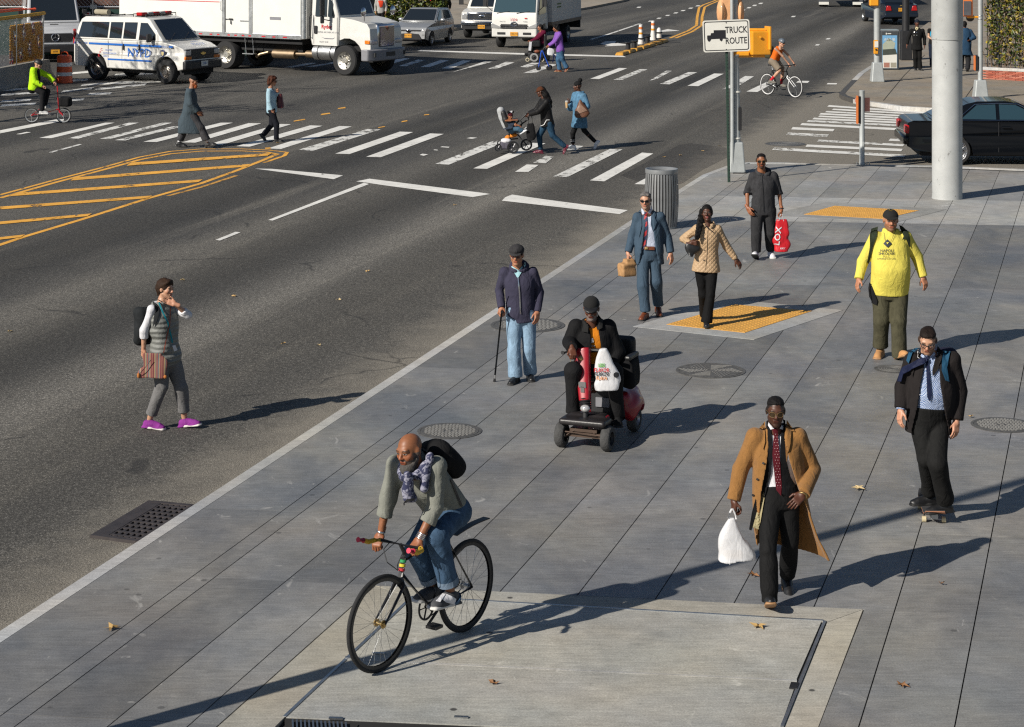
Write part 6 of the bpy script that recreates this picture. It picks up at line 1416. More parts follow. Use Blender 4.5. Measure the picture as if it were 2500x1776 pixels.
# ---- white cab-over delivery truck
wp=G(*Z4(720,815),ROAD_Z); hd=-106.0; f_=Vector((math.cos(math.radians(hd)),math.sin(math.radians(hd)),0)); l_=Vector((-f_.y,f_.x,0)); W2=1.0
V=vehicle('delivery_truck','white cab-over delivery truck numbered 1324 with a grey cargo box','truck',wp+l_*(W2-.12)-f_*4.2,hd); FA=4.2
cab=[(3.55,.75),(3.5,1.0),(3.5,2.25),(3.62,2.32),(4.7,2.30),(4.86,2.2),(5.18,1.46),(5.22,.95),(5.22,.48),(4.75,.46),(4.70,.7),(4.5,.95),(4.2,1.0),(3.9,.95),(3.75,.75)]
hC=lambda x,z:1.0-.09*max(0,z-1.4)-.12*max(0,x-5.0)
fin(side_body(cab,hC),'cab',WHITE_V,V,.06,3)
for s in(-1,1):
 pane('window',[(3.85,1.45),(3.85,2.15),(4.55,2.15),(4.95,1.5),(4.95,1.4)],s,hC,GLASS,V)
 mb=MB(); mb.tube([(5.05,s*.98,1.55),(5.15,s*1.22,1.75),(5.12,s*1.25,2.2)],.02,6); mb.box((5.1,s*1.26,1.95),(.08,.2,.4)); mb.build('mirror',BLACK,V)
 mb=MB(); mb.prism([(-.98,.95),(-.60,.80),(-.56,.72),(-.98,.74)]if s<0 else[(.98,.95),(.60,.80),(.56,.72),(.98,.74)],.08,Matrix.Translation((5.17,0,.12))@Matrix.Rotation(math.radians(90),4,'Z')@RX); fin(mb,'headlight',CLEARL,V,.02)
 mb=MB(); mb.box((5.225,s*.55,.64),(.03,.34,.09)); mb.build('bumper_vent',BLACK,V)
plate('windscreen',(5.15,-.90,1.50),(5.15,.90,1.50),(4.89,.84,2.17),(4.89,-.84,2.17),pbr('sky_glass',(.03,.06,.075),.06,0,0,coat=.6),V,off=.02)
for y0 in(-.75,.1):mb=MB(); mb.tube([(5.2,y0,1.47),(5.16,y0+.55,1.55)],.014,5); mb.build('wiper',BLACK,V)
mb=MB(); mb.box((5.2,0,.92),(.05,1.15,.20)); g_=fin(mb,'grille',BLACK,V,.01)
for z in(.86,.95):mb=MB(); mb.box((5.235,0,z),(.03,1.2 if z>.9 else 1.05,.04)); mb.build('grille_bar',CHROME,g_)
mb=MB(); mb.tube([(5.245,.13*math.cos(a),1.02+.085*math.sin(a))for a in[i*math.pi/8 for i in range(16)]],.022,6,closed=True); mb.box((5.245,0,1.02),(.02,.2,.04)); mb.build('emblem',CHROME,g_)
MF=Matrix.Translation((5.235,0,0))@Matrix.Rotation(math.radians(90),4,'Z')@RX
text_mb('1324',.16,Matrix.Translation((5.235,-.02,1.20))@Matrix.Rotation(math.radians(90),4,'Z')@RX,0,.95).build('lettering',RED_D,V); text_mb('HYBRID',.06,Matrix.Translation((5.235,.48,1.13))@Matrix.Rotation(math.radians(90),4,'Z')@RX,0,.9).build('lettering',INK_K,V); text_mb('HINO 155',.06,Matrix.Translation((5.235,-.5,1.13))@Matrix.Rotation(math.radians(90),4,'Z')@RX,0,.9).build('lettering',INK_K,V); mb=MB(); mb.box((5.228,.5,1.27),(.01,.1,.04)); mb.build('badge',RED_D,V)
number_plate(V,5.24,.62,NYP,'11306 MG',INK_K,.32,.16)
BOXG=pbr('grey_box_panel',(.46,.46,.46),.5,0,.08,2); mb=MB(); mb.box((.9,0,2.2),(5.0,2.25,2.6)); fin(mb,'cargo_box',BOXG,V,.02); mb=MB(); mb.box((.9,0,.96),(5.02,2.28,.14)); mb.build('bottom_rail',pbr('wood_rail',(.18,.13,.09),.7),V)
for i,z in enumerate((1.75,1.62)):mb=MB(); mb.box((2.2,1.128,z),(.7,.006,.06)); mb.build('box_lettering',pbr('green_print',(.06,.12,.03),.6),V)
mb=MB(); mb.prism([(2.0,2.1),(2.5,2.2),(2.45,1.95)],.006,Matrix.Translation((0,1.132,0))@RX); mb.build('box_emblem',pbr('green_emblem',(.12,.22,.05),.6),V)
mb=MB(); mb.box((1.6,0,.62),(5.0,.8,.25)); mb.box((-1.55,0,.8),(.08,2.2,.5)); mb.build('chassis',UNDER,V); mb=MB(); mb.box((-1.7,0,1.4),(.1,2.1,.9)); mb.build('lift_gate',BLACK,V)
for s in(-1,1):wheel(V,FA,s*(W2-.14),.39,.24,STEEL,'truck',.6,s); wheel(V,.2,s*(W2-.22),.39,.46,STEEL,'truck',.6,s)
# ---- white van with a big chrome grille
wp=G(*Z4(160,650),ROAD_Z); hd=-103.0; f_=Vector((math.cos(math.radians(hd)),math.sin(math.radians(hd)),0)); l_=Vector((-f_.y,f_.x,0)); W2=.98
V=vehicle('white_van','white van with a wide chrome grille behind the delivery truck','van',wp+l_*(W2-.14)-f_*3.4,hd); FA=3.4
low=[(-.9,.5),(-.95,1.3),(3.1,1.3),(3.6,1.26),(4.1,1.16),(4.2,1.0),(4.22,.45),(FA+.5,.42)]+arch(FA,.48,.42)[1:-1]+[(2.9,.42),(.5,.42)]+arch(0,.48,.42)[1:-1]+[(-.5,.45)]
hL=lambda x,z:W2-.1*max(0,x-3.9)**2*3; fin(side_body(low,hL),'body',WHITE_V,V,.05,3); hU=lambda x,z:W2-.15*max(0,z-1.3); fin(side_body([(-.93,1.305),(-.85,2.3),(1.9,2.35),(2.2,2.25),(3.1,1.305)],hU),'cabin',WHITE_V,V,.05)
plate('windscreen',(3.05,-.82,1.37),(3.05,.82,1.37),(2.28,.74,2.16),(2.28,-.74,2.16),GLASS,V,off=.02)
for s in(-1,1):pane('window',[(1.9,1.4),(1.9,2.1),(2.15,2.1),(2.7,1.45)],s,hU,GLASS,V); mb=MB(); mb.tube([(2.7,s*.98,1.4),(2.75,s*1.3,1.5)],.02,6); mb.box((2.75,s*1.32,1.62),(.08,.2,.36)); mb.build('mirror',BLACK,V); mb=MB(); mb.box((4.18,s*.80,.98),(.1,.24,.26)); fin(mb,'headlight',CLEARL,V,.03)
mb=MB(); mb.box((4.18,0,1.0),(.12,1.36,.36)); g_=fin(mb,'grille',CHROME,V,.04)
for z in(.90,.98,1.06):mb=MB(); mb.box((4.235,0,z),(.03,1.18,.045)); mb.build('grille_slot',BLACK,g_)
mb=MB(); mb.ell((4.26,0,1.0),(.02,.15,.07)); mb.build('emblem',CHROME,g_,smooth=50)
mb=MB(); mb.box((4.25,0,.68),(.14,1.9,.2)); fin(mb,'bumper',CHROME,V,.04); mb=MB(); mb.box((4.25,0,.50),(.12,1.8,.14)); mb.build('lower_bumper',BLACK,V)
number_plate(V,4.32,.54,NYP,'87263 JB',INK_K,.32,.16)
for x in(0,FA):
 for s in(-1,1):wheel(V,x,s*(W2-.14),.40,.25,STEEL,'steel',.56,s)
mb=MB(); mb.box((1.5,0,.45),(4.4,1.5,.24)); mb.build('chassis',UNDER,V)
# ---- silver-white van nose at the left edge
wp=U(*T1(430,560),79.0); hd=-74.0; W2=1.0
V=vehicle('parked_van','silver van nose behind the construction fence at the left edge','van',(U(*T1(345,0),80.6).x,82.5),hd); SVAN=pbr('silver_white_paint',(.50,.51,.53),.3,.2,.04,coat=.3)
low=[(-2.5,.5),(-2.5,1.45),(1.75,1.45),(2.35,1.33),(2.62,1.1),(2.68,.5),(2.3,.42)]+arch(1.75,.46,.42)[1:-1]+[(1.25,.42)]
hL=lambda x,z:W2-.22*max(0,x-2.0)**1.5; fin(side_body(low,hL),'body',SVAN,V,.06,3); hU=lambda x,z:W2-.10*max(0,z-1.45); fin(side_body([(-2.5,1.455),(-2.5,2.75),(.3,2.8),(.75,2.62),(1.80,1.455)],hU),'cabin',SVAN,V,.06)
plate('windscreen',(1.72,-.86,1.53),(1.72,.86,1.53),(.88,.80,2.45),(.88,-.80,2.45),GLASS,V,off=.02)
for s in(-1,1):pane('window',[(.2,1.6),(.2,2.3),(.75,2.3),(1.4,1.62)],s,hU,GLASS,V); mb=MB(); mb.box((1.25,s*1.2,1.75),(.1,.2,.36)); mb.build('mirror',BLACK,V,bevel=.03); mb=MB(); mb.prism([(2.2,1.2),(2.58,1.06),(2.62,.84),(2.35,.9)],.14,Matrix.Translation((0,s*.80+.07,0))@RX); fin(mb,'headlight',CLEARL,V,.02)
mb=MB(); mb.prism([(-.60,.78),(.60,.78),(.68,.98),(.62,1.10),(-.62,1.10),(-.68,.98)],.08,Matrix.Translation((2.63,0,0))@Matrix.Rotation(math.radians(90),4,'Z')@RX); g_=fin(mb,'grille',BLACK,V,.02)
mb=MB(); mb.tube([(2.73,.14*math.cos(a),.95+.14*math.sin(a))for a in[i*math.pi/10 for i in range(20)]],.014,6,closed=True)
for k in range(3):a=math.pi/2+k*2*math.pi/3; mb.tube([(2.73,0,.95),(2.73,.14*math.cos(a),.95+.14*math.sin(a))],.014,5)
mb.build('emblem',CHROME,g_); mb=MB(); mb.box((2.66,0,.72),(.1,1.4,.05)); fin(mb,'trim',SVAN,V,.01); mb=MB(); mb.box((2.62,0,.52),(.16,1.85,.30)); fin(mb,'bumper',BLACK,V,.05); number_plate(V,2.72,.42,NYP,'66308',INK_K,.32,.15); mb=MB(); mb.box((2.0,-.0,1.405),(.10,.3,.02)); mb.build('bonnet_vent',BLACK,V)
for s in(-1,1):wheel(V,1.75,s*(W2-.13),.36,.24,STEEL,'steel',.58,s)
# ---- black saloon at the right
NAVYB=pbr('black_car_paint',(.004,.005,.007),.10,0,0,spec=.35); bp0=G(*T4(1450,1437),ROAD_Z); hd=-3.0; f_=Vector((math.cos(math.radians(hd)),math.sin(math.radians(hd)),0)); l_=Vector((-f_.y,f_.x,0)); W2=.88; wb=2.8
low=[(-1.10,.42),(-1.14,.62),(-1.08,.95),(-.95,1.0),(-.2,1.0),(2.2,.98),(3.2,.90),(3.6,.78),(3.68,.5),(3.6,.3),(wb+.38,.22)]+arch(wb,.36,.30)[1:-1]+[(wb-.38,.22),(.38,.22)]+arch(0,.36,.30)[1:-1]+[(-.38,.28),(-.9,.32)]
up=[(-.55,1.0),(.25,1.36),(.5,1.42),(1.15,1.43),(1.45,1.38),(2.35,.98)]
V,hL,hU=car('black_saloon','shiny black saloon car behind the thick grey pole at the right',bp0+l_*(W2-.1)+f_*.62,hd,low,up,W2,None,NAVYB,tumble=.42,belt=1.0)
SEEG=pbr('blue_tinted_glass',(.02,.045,.06),.05,0,0,coat=.7)
for s in(-1,1):
 pane('window',[(.98,1.03),(.98,1.36),(1.35,1.35),(1.95,1.06),(1.96,1.03)],s,hU,SEEG,V); pane('window',[(.12,1.04),(.48,1.34),(.90,1.36),(.90,1.03)],s,hU,SEEG,V)
 P_=[Vector((x,s*(hU(x,z)+.014),z))for x,z in((.0,1.02),(.44,1.36),(.95,1.385),(1.40,1.37),(2.05,1.04),(2.0,1.015),(0,1.015))]; mb=MB(); mb.tube(P_,.010,5); mb.build('chrome_trim',CHROME,V)
 mb=MB(); mb.ell((1.85,s*(W2+.08),1.06),(.1,.1,.075)); mb.build('mirror',NAVYB,V,smooth=50); mb=MB(); mb.box((1.12,s*(W2+.0),.86),(.2,.03,.04)); mb.build('door_handle',NAVYB,V,bevel=.01)
 for x in(.94,2.02):pane('door_gap',[(x,.3),(x+.012,.3),(x+.012,.98),(x,.98)],s,hL,INK_K,V,.003)
 pane('side_moulding',[(-.75,.52),(3.3,.50),(3.3,.56),(-.75,.58)],s,hL,NAVYB,V,.012); mb=MB(); mb.box((-1.09,s*.68,.80),(.1,.30,.2)); fin(mb,'tail_lamp',REDL,V,.03); mb=MB(); mb.box((3.62,s*.62,.70),(.1,.36,.14)); fin(mb,'headlight',CLEARL,V,.02)
 pane('sill',[(.4,.24),(2.4,.24),(2.4,.30),(.4,.30)],s,hL,NAVYB,V,.01)
plate('rear_window',(-.45,-.68,1.04),(-.45,.68,1.04),(.20,.60,1.345),(.20,-.60,1.345),GLASS,V,off=.02); plate('windscreen',(2.25,-.68,1.03),(2.25,.68,1.03),(1.48,.60,1.37),(1.48,-.60,1.37),SEEG,V,off=.02)
mb=MB(); mb.box((-1.12,0,.55),(.12,1.7,.2)); fin(mb,'bumper',NAVYB,V,.05)
for x in(0,wb):
 for s in(-1,1):
  w_=wheel(V,x,s*(W2-.10),.325,.22,metal('mesh_alloy',(.62,.62,.63),.25),'alloy',.74,s); mb=MB()
  for i in range(12):a=math.pi*i/6; mb.tube([(math.cos(a)*.03,s*.1,math.sin(a)*.03),(math.cos(a+.35)*.23,s*.105,math.sin(a+.35)*.23)],.006,4); mb.tube([(math.cos(a)*.03,s*.1,math.sin(a)*.03),(math.cos(a-.35)*.23,s*.105,math.sin(a-.35)*.23)],.006,4)
  mb.build('spokes',CHROME,w_)
mb=MB(); mb.box((1.2,0,.28),(4.0,1.4,.18)); mb.build('chassis',UNDER,V)
# ---- dark saloon seen from behind, far right, and the rear of a lorry
b_=G(*T4(1045,222),ROAD_Z); hd=96.0; W2=.88
low=[(-1.0,.42),(-1.05,.65),(-1.0,1.02),(-.2,1.05),(3.6,.9),(3.7,.4),(3.2,.24)]+arch(2.8,.36,.30)[1:-1]+[(2.4,.24),(.38,.24)]+arch(0,.36,.30)[1:-1]+[(-.38,.28)]
V,hL,hU=car('dark_saloon','dark blue saloon seen from behind on the far street',b_+Vector((.85,.9,0)),hd,low,[(-.5,1.05),(.2,1.42),(1.3,1.46),(2.3,1.0)],W2,None,pbr('dark_blue_paint',(.010,.016,.028),.12,0,0,spec=.4),belt=1.05)
for s in(-1,1):mb=MB(); mb.prism([(.50,.72),(.80,.72),(.74,.98),(.56,.96)]if s>0 else[(-.50,.72),(-.80,.72),(-.74,.98),(-.56,.96)],.1,Matrix.Translation((-.98,0,0))@Matrix.Rotation(math.radians(-90),4,'Z')@RX); fin(mb,'tail_lamp',REDL,V,.02); pane('window',[(.3,1.08),(.4,1.36),(1.3,1.38),(2.0,1.08)],s,hU,GLASS,V); [wheel(V,x,s*.78,.33,.22,STEEL,'cover',.64,s)for x in(0,2.8)]; mb=MB(); mb.ell((1.9,s*1.0,1.1),(.1,.12,.08)); mb.build('mirror',BLACK,V,smooth=50)
plate('rear_window',(-.42,-.66,1.09),(-.42,.66,1.09),(.16,.58,1.40),(.16,-.58,1.40),GLASS,V,off=.02); number_plate(V,-1.08,.78,NYP,'CFT 8837',INK_K,.34,.17,back=True); mb=MB(); mb.box((-1.045,0,.98),(.02,.17,.045)); mb.build('emblem',metal('gold_emblem',(.75,.55,.2),.3),V); mb=MB(); mb.box((-1.04,0,.5),(.14,1.7,.22)); fin(mb,'bumper',MATS['dark_blue_paint'],V,.05)
b_=G(*T4(700,66),ROAD_Z); V=vehicle('far_lorry','rear of a lorry with mud flaps at the top edge','truck',b_+Vector((0,.6,0)),84)
mb=MB(); mb.box((3,0,2.4),(7,2.5,2.5)); fin(mb,'cargo_box',pbr('dark_box',(.04,.04,.045),.5),V,.02); mb=MB(); mb.box((2.5,0,.95),(6.5,1.2,.4)); mb.build('chassis',UNDER,V); mb=MB(); mb.box((-.45,0,.62),(.1,1.3,.12)); mb.build('bumper',UNDER,V)
for s in(-1,1):wheel(V,.4,s*.98,.5,.5,STEEL,'truck',.6,s); mb=MB(); mb.box((-.25,s*.98,.58),(.02,.58,.9)); o=mb.build('mud_flap',pbr('flap_grey',(.06,.065,.075),.6),V); mb=MB(); mb.box((-.262,s*.98,.22),(.02,.58,.16)); mb.build('flap_strip',SIGN_W,o)
# -- people
def disc(x,y,r,n=8):return[(x+r*math.cos(2*math.pi*i/n),y+r*math.sin(2*math.pi*i/n))for i in range(n)]
def glasses(P,lens,frame,w=.024,h=.017,z=.006,aviator=False,wire=.0022,name='sunglasses'):
 fm=MB(); lm=MB()
 for x in(-1,1):
  pts=[]
  for i in range(14):
   a=2*math.pi*i/14
   px,pz=math.copysign(abs(math.cos(a))**.7,math.cos(a))*w,math.copysign(abs(math.sin(a))**.75,math.sin(a))*h
   if aviator and pz<0:px+=x*.003
   px+=x*.033; pts.append(P.H(px,.103-9*(abs(px)-.01)**2,z+pz))
  fm.tube(pts,wire,5,closed=True)
  c=sum(pts,Vector())/len(pts); fwd=P.HR@Vector((0,.003,0))
  lm.add([c+fwd]+pts,[(0,i+1,(i+1)%14+1)for i in range(14)])
  fm.tube([P.H(x*.057,.088,z+.006),P.H(x*.078,.03,z+.008),P.H(x*.081,-.012,z+.004)],wire*1.1,5)
 fm.tube([P.H(-.012,.1045,z+.005),P.H(0,.107,z+.008),P.H(.012,.1045,z+.005)],wire,5)
 f=fm.build(name,frame,P.root,smooth=60); lm.build('lens',lens,f,smooth=60); return f
def ring(P,q,r,w,mat,name,t=.012):
 x,y,d=basis(P.J['wr'+q]-P.J['el'+q]); m=MB()
 m.tube([P.J['wr'+q]+d*t+x*math.cos(a)*r+y*math.sin(a)*r*.85 for a in[i*math.pi/6 for i in range(12)]],w,6,closed=True); return m.build(name,mat,P.root,smooth=60)
def neck_roll(P,mat,name='hood',r=.085,th=.03,back=.045,front=-.03,n=14,open_=0.0):
 "soft roll of cloth round the neck, higher behind"
 c=P.J['sh']+Vector((0,0,.055*P.s)); rt=Vector((-P.f.y,P.f.x,0)); pts=[]
 for i in range(n+1):
  a=math.radians(90+open_+(360-2*open_)*i/n); fr_=math.sin(a); pts.append(c+(rt*math.cos(a)+P.f*fr_)*r*P.s+Vector((0,0,(back if fr_<0 else-front*-1)*abs(fr_)*P.s)))
 g=SDF(np.array(c)-.22,np.array(c)+.22,P.vx); g.chain(pts,[th*P.s*(1.25-.35*math.sin(math.radians(90+open_+(360-2*open_)*i/n)))for i in range(n+1)],.01); g.wrinkle(.010,40,7)
 return P.register(sdf_obj(name,g,mat,P.root))
def cap_hat(P,mat,name='cap',brim=.07,dome=.0,flat_=False,bmat=None,tilt=-.12,lowz=.045):
 def fn(g):
  g.ell((0,-.012,.045),(.086+dome,.108+dome,.09+dome),k=0)
  if flat_:g.ell((0,.0,.075),(.095,.115,.055),k=.02)
  g.cut((0,0,lowz),(0,-.1,-1))
 o=P.head_sdf(name,mat,fn)
 def fb(g):
  g.ell((0,.085,lowz+.006),(.075,brim+.02,.012),RM(Vector((1,0,0)),Vector((0,math.cos(tilt),math.sin(tilt))),Vector((0,-math.sin(tilt),math.cos(tilt)))),k=0)
 P.head_sdf('brim',bmat or mat,fb,h=.005,hi=(.14,.2,.2),parent=o); return o
def worn(P,o,label,cat):
 o.location=P.b; return tag(o,label,cat)
LENS_DARK=pbr('sunglass_lens',(.006,.006,.007),.22,0,0,spec=.3)
LENS_AMBER=pbr('amber_lens',(.035,.022,.010),.25,0,0,spec=.3)
LENS_CLEAR=pbr('clear_lens',(.5,.5,.5),.05,0,0,trans=1.0,alpha=.25)
GOLD=metal('gold_wire',(.45,.32,.14),.4); TORTOISE=pbr('tortoise_frame',(.16,.10,.045),.6,spec=.2); SILVER=metal('silver',(.7,.7,.7),.25)
LEATHER_BK=pbr('black_leather',(.012,.012,.013),.4,0,.2,20,.1,80); LEATHER_BR=pbr('brown_leather',(.16,.045,.018),.4,0,.25,20,.1,80)
SOLE_BK=pbr('black_sole',(.012,.012,.012),.7); SOLE_TAN=pbr('tan_sole',(.30,.16,.07),.6); SOLE_WH=pbr('white_sole',(.55,.54,.52),.6)
HAIR_BK=hair_mat('black_hair',(.006,.005,.005)); HAIR_BR=hair_mat('brown_hair',(.028,.014,.008)); HAIR_GY=hair_mat('grey_hair',(.13,.12,.115)); HAIR_DB=hair_mat('dark_brown_hair',(.012,.007,.005))
BLACKC=cloth('black_cloth',(.011,.011,.012)); WHITEC=cloth('white_cloth',(.60,.60,.63),.75)
# ---- person in the camel coat
P=Person('person in an open camel overcoat and sunglasses walking with a white carrier bag',cE,(530,1435),tone='dark',scale=.985)
P.joints(head=(507,222,-.04),shL=(378,386,.02),shR=(650,384,.02),elL=(285,590,.05),wrL=(240,792,-.02),elR=(748,590,.06),wrR=(682,752,-.17),hipL=(478,775,.02),hipR=(588,775,.02),knL=(458,1112,-.16),anL=(470,1424,-.22),knR=(600,1060,.02),anR=(580,1290,.30))
P.facing(0,-3,-8,1)
T_=dict(ch=(.17,.115),wa=(.15,.105),hp=(.165,.115))
P.body(hand=('grip','relax'),palm=((1,.3,0),(-.2,.7,-.5)),hdir=((.0,-.1,-1),(-.75,-.45,-.62)),beard='stub',beard_col=(.012,.008,.006),head_scale=(.94,.97,1.02),scalp=(.007,.006,.006),**T_)
P.top('shirt',WHITEC,off=-.004,sleeve='none',hem=-.06,wr=.006,neck=.052,**T_)
P.pants(cloth('charcoal_suit_trousers',(.0085,.0085,.009),.75),r=(.092,.074,.066),wr=.012,flare=.004,hem=(-.01,.05),seed=4,**T_)
CAMEL=cloth('camel_wool',(.235,.115,.037),.95,.08,.5,200,.15)
coat=P.top('coat',CAMEL,off=.016,sr=(.072,.064,.056),hem=.44,hem_n=(-.22,0,-1),wr=.014,wf=13,seed=12,neck=.08,ch=(.185,.125),wa=(.205,.13),hp=(.215,.14),skirt=[(.0,.225,.155,0,.0),(.2,.24,.175,0,.012),(.36,.26,.19,0,.045),(.5,.28,.2,.01,.085),(.62,.29,.2,.01,.12)],open_=[(-.6,-.225,.50),(-.35,-.215,.36),(-.12,-.185,.23),(.08,-.16,.15),(.3,-.11,.09),(.46,-.08,.06),(.62,-.075,.065)])
SCARF=cloth('black_scarf',(.007,.007,.008),.9)
P.patch('scarf',SCARF,[(448,285),(466,272),(478,330),(488,480),(478,620),(446,745),(400,870),(352,985),(337,978),(355,870),(395,720),(430,560),(446,400)],off=.012,only=('shirt','trousers'))
P.patch('scarf',SCARF,[(570,280),(555,272),(540,380),(536,560),(548,750),(590,770),(655,735),(600,640),(572,520),(566,380)],off=.012,only=('shirt','trousers'))
P.patch('coat_lining',cloth('tan_lining',(.30,.26,.15),.6),[(432,740),(405,800),(360,965),(400,978),(414,930),(438,780)],off=.012,only=('trousers',))
P.patch('collar',WHITEC,[(466,290),(500,330),(478,338),(462,310)],off=.012); P.patch('collar',WHITEC,[(558,284),(530,332),(552,340),(562,305)],off=.012)
TIE=cloth('maroon_tie',(.085,.010,.016),.5,.05,.1)
tie=P.patch('tie',TIE,[(486,334),(524,333),(519,356),(532,500),(545,700),(541,762),(510,722),(497,600),(487,500),(496,360)],off=.016,only=('shirt','trousers','body'))
dm=flat('pale_dot',(.42,.28,.28))
for r_ in range(20):
 for q_ in range(3):
  x_=497+q_*16+(r_%2)*8+r_*.8; y_=352+r_*18
  if 490+(y_-340)*.03<x_<521+(y_-340)*.055:P.patch('dot',dm,disc(x_,y_,2.6,5),off=.024,only=('shirt','trousers'),parent=tie)
for pts in([(440,285),(402,330),(388,345),(395,405),(428,470),(442,420)],[(578,275),(632,355),(606,350),(600,430),(574,545),(566,420)]):P.patch('lapel',CAMEL,pts,off=.014,only=('coat','shirt'))
for x_,y_ in((430,553),(393,656),(366,758)):P.patch('button',BLACK,disc(x_,y_,8),off=.012,only=('coat',))
P.hair(HAIR_BK,.004,line=.075,noise_=.003,f=200,kind='flat')
glasses(P,LENS_AMBER,TORTOISE,.026,.021,.004,True)
P.shoe('L','dress',LEATHER_BK,SOLE_TAN,-4,24); P.shoe('R','dress',LEATHER_BK,SOLE_TAN,2,-18,lift=1)
ring(P,'R',.036,.008,GOLD,'watch')
CAMEL_MAN=P
# ---- bald person on the bicycle
P=Person('person in a grey sweater and scarf riding a black bicycle',cF,(525,1400),tone='brown',scale=1.07)
P.joints(head=(442,200,-.20),shL=(362,285,.06),shR=(606,296,-.16),elL=(312,490,.07),wrL=(268,700,.06),elR=(596,540,-.2),wrR=(503,728,-.26),hipL=(622,556,.30),hipR=(728,562,.2),knL=(482,795,.0),anL=(592,1015,.16),knR=(606,712,-.16),anR=(690,1052,-.02))
P.facing(-35,-38,-9,-5)
T_=dict(ch=(.18,.125),wa=(.16,.115),hp=(.165,.12))
P.body(hand=('grip','grip'),palm=((0,0,-1),(0,0,-1)),hdir=((-.25,-.5,-.7),(-.6,-.5,-.7)),beard='full',beard_col=(.06,.052,.048),**T_)
P.top('sweater',cloth('grey_sweater',(.20,.205,.18),.95,.08),off=.012,sleeve=.5,sr=(.068,.058,.05),cuff=.008,hem=.07,wr=.016,wf=14,seed=21,neck=.07,**T_)
DENIM=cloth('blue_denim',(.046,.085,.145),.85,.3,.5,220)
P.pants(DENIM,name='jeans',off=.006,r=(.10,.08,.068),wr=.016,seed=22,hem=(.10,.11),**T_)
for q in 'LR':
 K,A=P.J['kn'+q],P.J['an'+q]; d=(A-K).normalized(); e=A-d*.135; m=MB(); m.cyl(e,e+d*.05,.082,.084,16,caps=False); m.build('cuff',cloth('pale_denim_cuff',(.14,.19,.26)),P.root,smooth=50)
def beardf(g):
 g.ell((0,.045,-.105),(.052,.05,.045),k=.02); g.ell((0,.075,-.11),(.034,.03,.035),k=.02); g.cap((-.06,.01,-.05),(-.03,.05,-.1),.018,.022,.02); g.cap((.06,.01,-.05),(.03,.05,-.1),.018,.022,.02)
 g.wrinkle(.005,130,4); g.box((0,.1,-.03),(.03,.06,.028),op='sub',k=0); g.ell((0,.1,-.058),(.024,.03,.012),op='sub',k=0)
P.head_sdf('beard',hair_mat('salt_beard',(.07,.064,.06)),beardf)
m_,N_,L_,b_n=new_nodes('scarf_print'); q_=NB(m_); nz_=q_.noise(q_.obj(),26,3,.6,dist=1.2)
L_.new(q_.mix(q_.rng(nz_,.47,.55),(.028,.032,.075,1),(.26,.26,.33,1)),b_n.inputs['Base Color']); b_n.inputs['Roughness'].default_value=.95; q_.bump(nz_,.4,.02,b_n.inputs['Normal'])
def scf(g):
 c0=P.J['sh']; u=Vector((0,0,1)); f=P.f; r=Vector((-f.y,f.x,0))
 n0=P.J['head']+P.HR@Vector((0,-.02,-.13))
 ringp=[n0+(r*math.cos(a)*.085+f*math.sin(a)*.085)+u*(-.02-.035*math.sin(a))for a in[i*math.pi/5 for i in range(10)]]
 for i in range(10):g.cap(ringp[i],ringp[(i+1)%10],.035,.035,.02)
g=SDF(np.array(P.J['head'])-.4,np.array(P.J['head'])+np.array((.3,.3,.1)),.0075); scf(g)
a0=P.pt(430,345,-.34); a1=P.pt(440,480,-.30)
g.cap(a0,a1,.035,.05,.02); g.cap(P.pt(560,240,-.22),P.pt(525,430,-.28),.03,.03,.02); g.wrinkle(.02,60,5,(1,0,0)); g.cut(a1+Vector((0,0,-.03)),(0,0,-1),.2)
P.register(sdf_obj('scarf',g,m_,P.root))
SNKB=pbr('grey_suede',(.05,.052,.058),.8)
P.shoe('L','sneaker',SNKB,SOLE_WH,-40,6,lift=1); s_=P.shoe('R','sneaker',SNKB,SOLE_WH,-42,4,lift=1)
P.patch('shoe_panel',WHITEC,[(630,1085),(660,1060),(700,1075),(722,1090),(715,1125),(660,1110)],off=.006,only=('shoe',)); P.patch('laces',WHITEC,[(600,1105),(640,1060),(660,1062),(625,1110)],off=.010,only=('shoe',))
for k_ in range(4):ring(P,'R',.036,.005,SILVER,'bracelet',-.04+.012*k_)
ring(P,'L',.035,.009,SILVER,'watch',-.02)
g=SDF(np.array(P.pt(600,230,.1))-.4,np.array(P.pt(600,230,.1))+.4,.009); cb=P.pt(640,255,.13); up_=(P.J['sh']-P.J['hip']).normalized(); lt=P.lat('shL','shR'); RB=RM(lt,up_.cross(lt).normalized()*-1,up_)
g.box(cb,(.135,.075,.17),RB,rad=.07); g.ell(cb+up_*.10,(.12,.08,.11),RB,k=.05); g.wrinkle(.022,16,8)
worn(P,sdf_obj('backpack',g,BLACKC,None),'black backpack on the back of the cyclist in grey','backpack')
P.strip('strap',BLACK,[(520,190),(545,215),(560,300),(555,380)],22,off=.012,only=('sweater',)); P.strip('strap',BLACK,[(690,370),(720,450),(755,535)],12,off=.01,only=('sweater','jeans')); P.strip('strap',BLACK,[(405,525),(430,495),(470,490)],14,off=.012,only=('sweater','scarf','jeans'))
BIKER=P
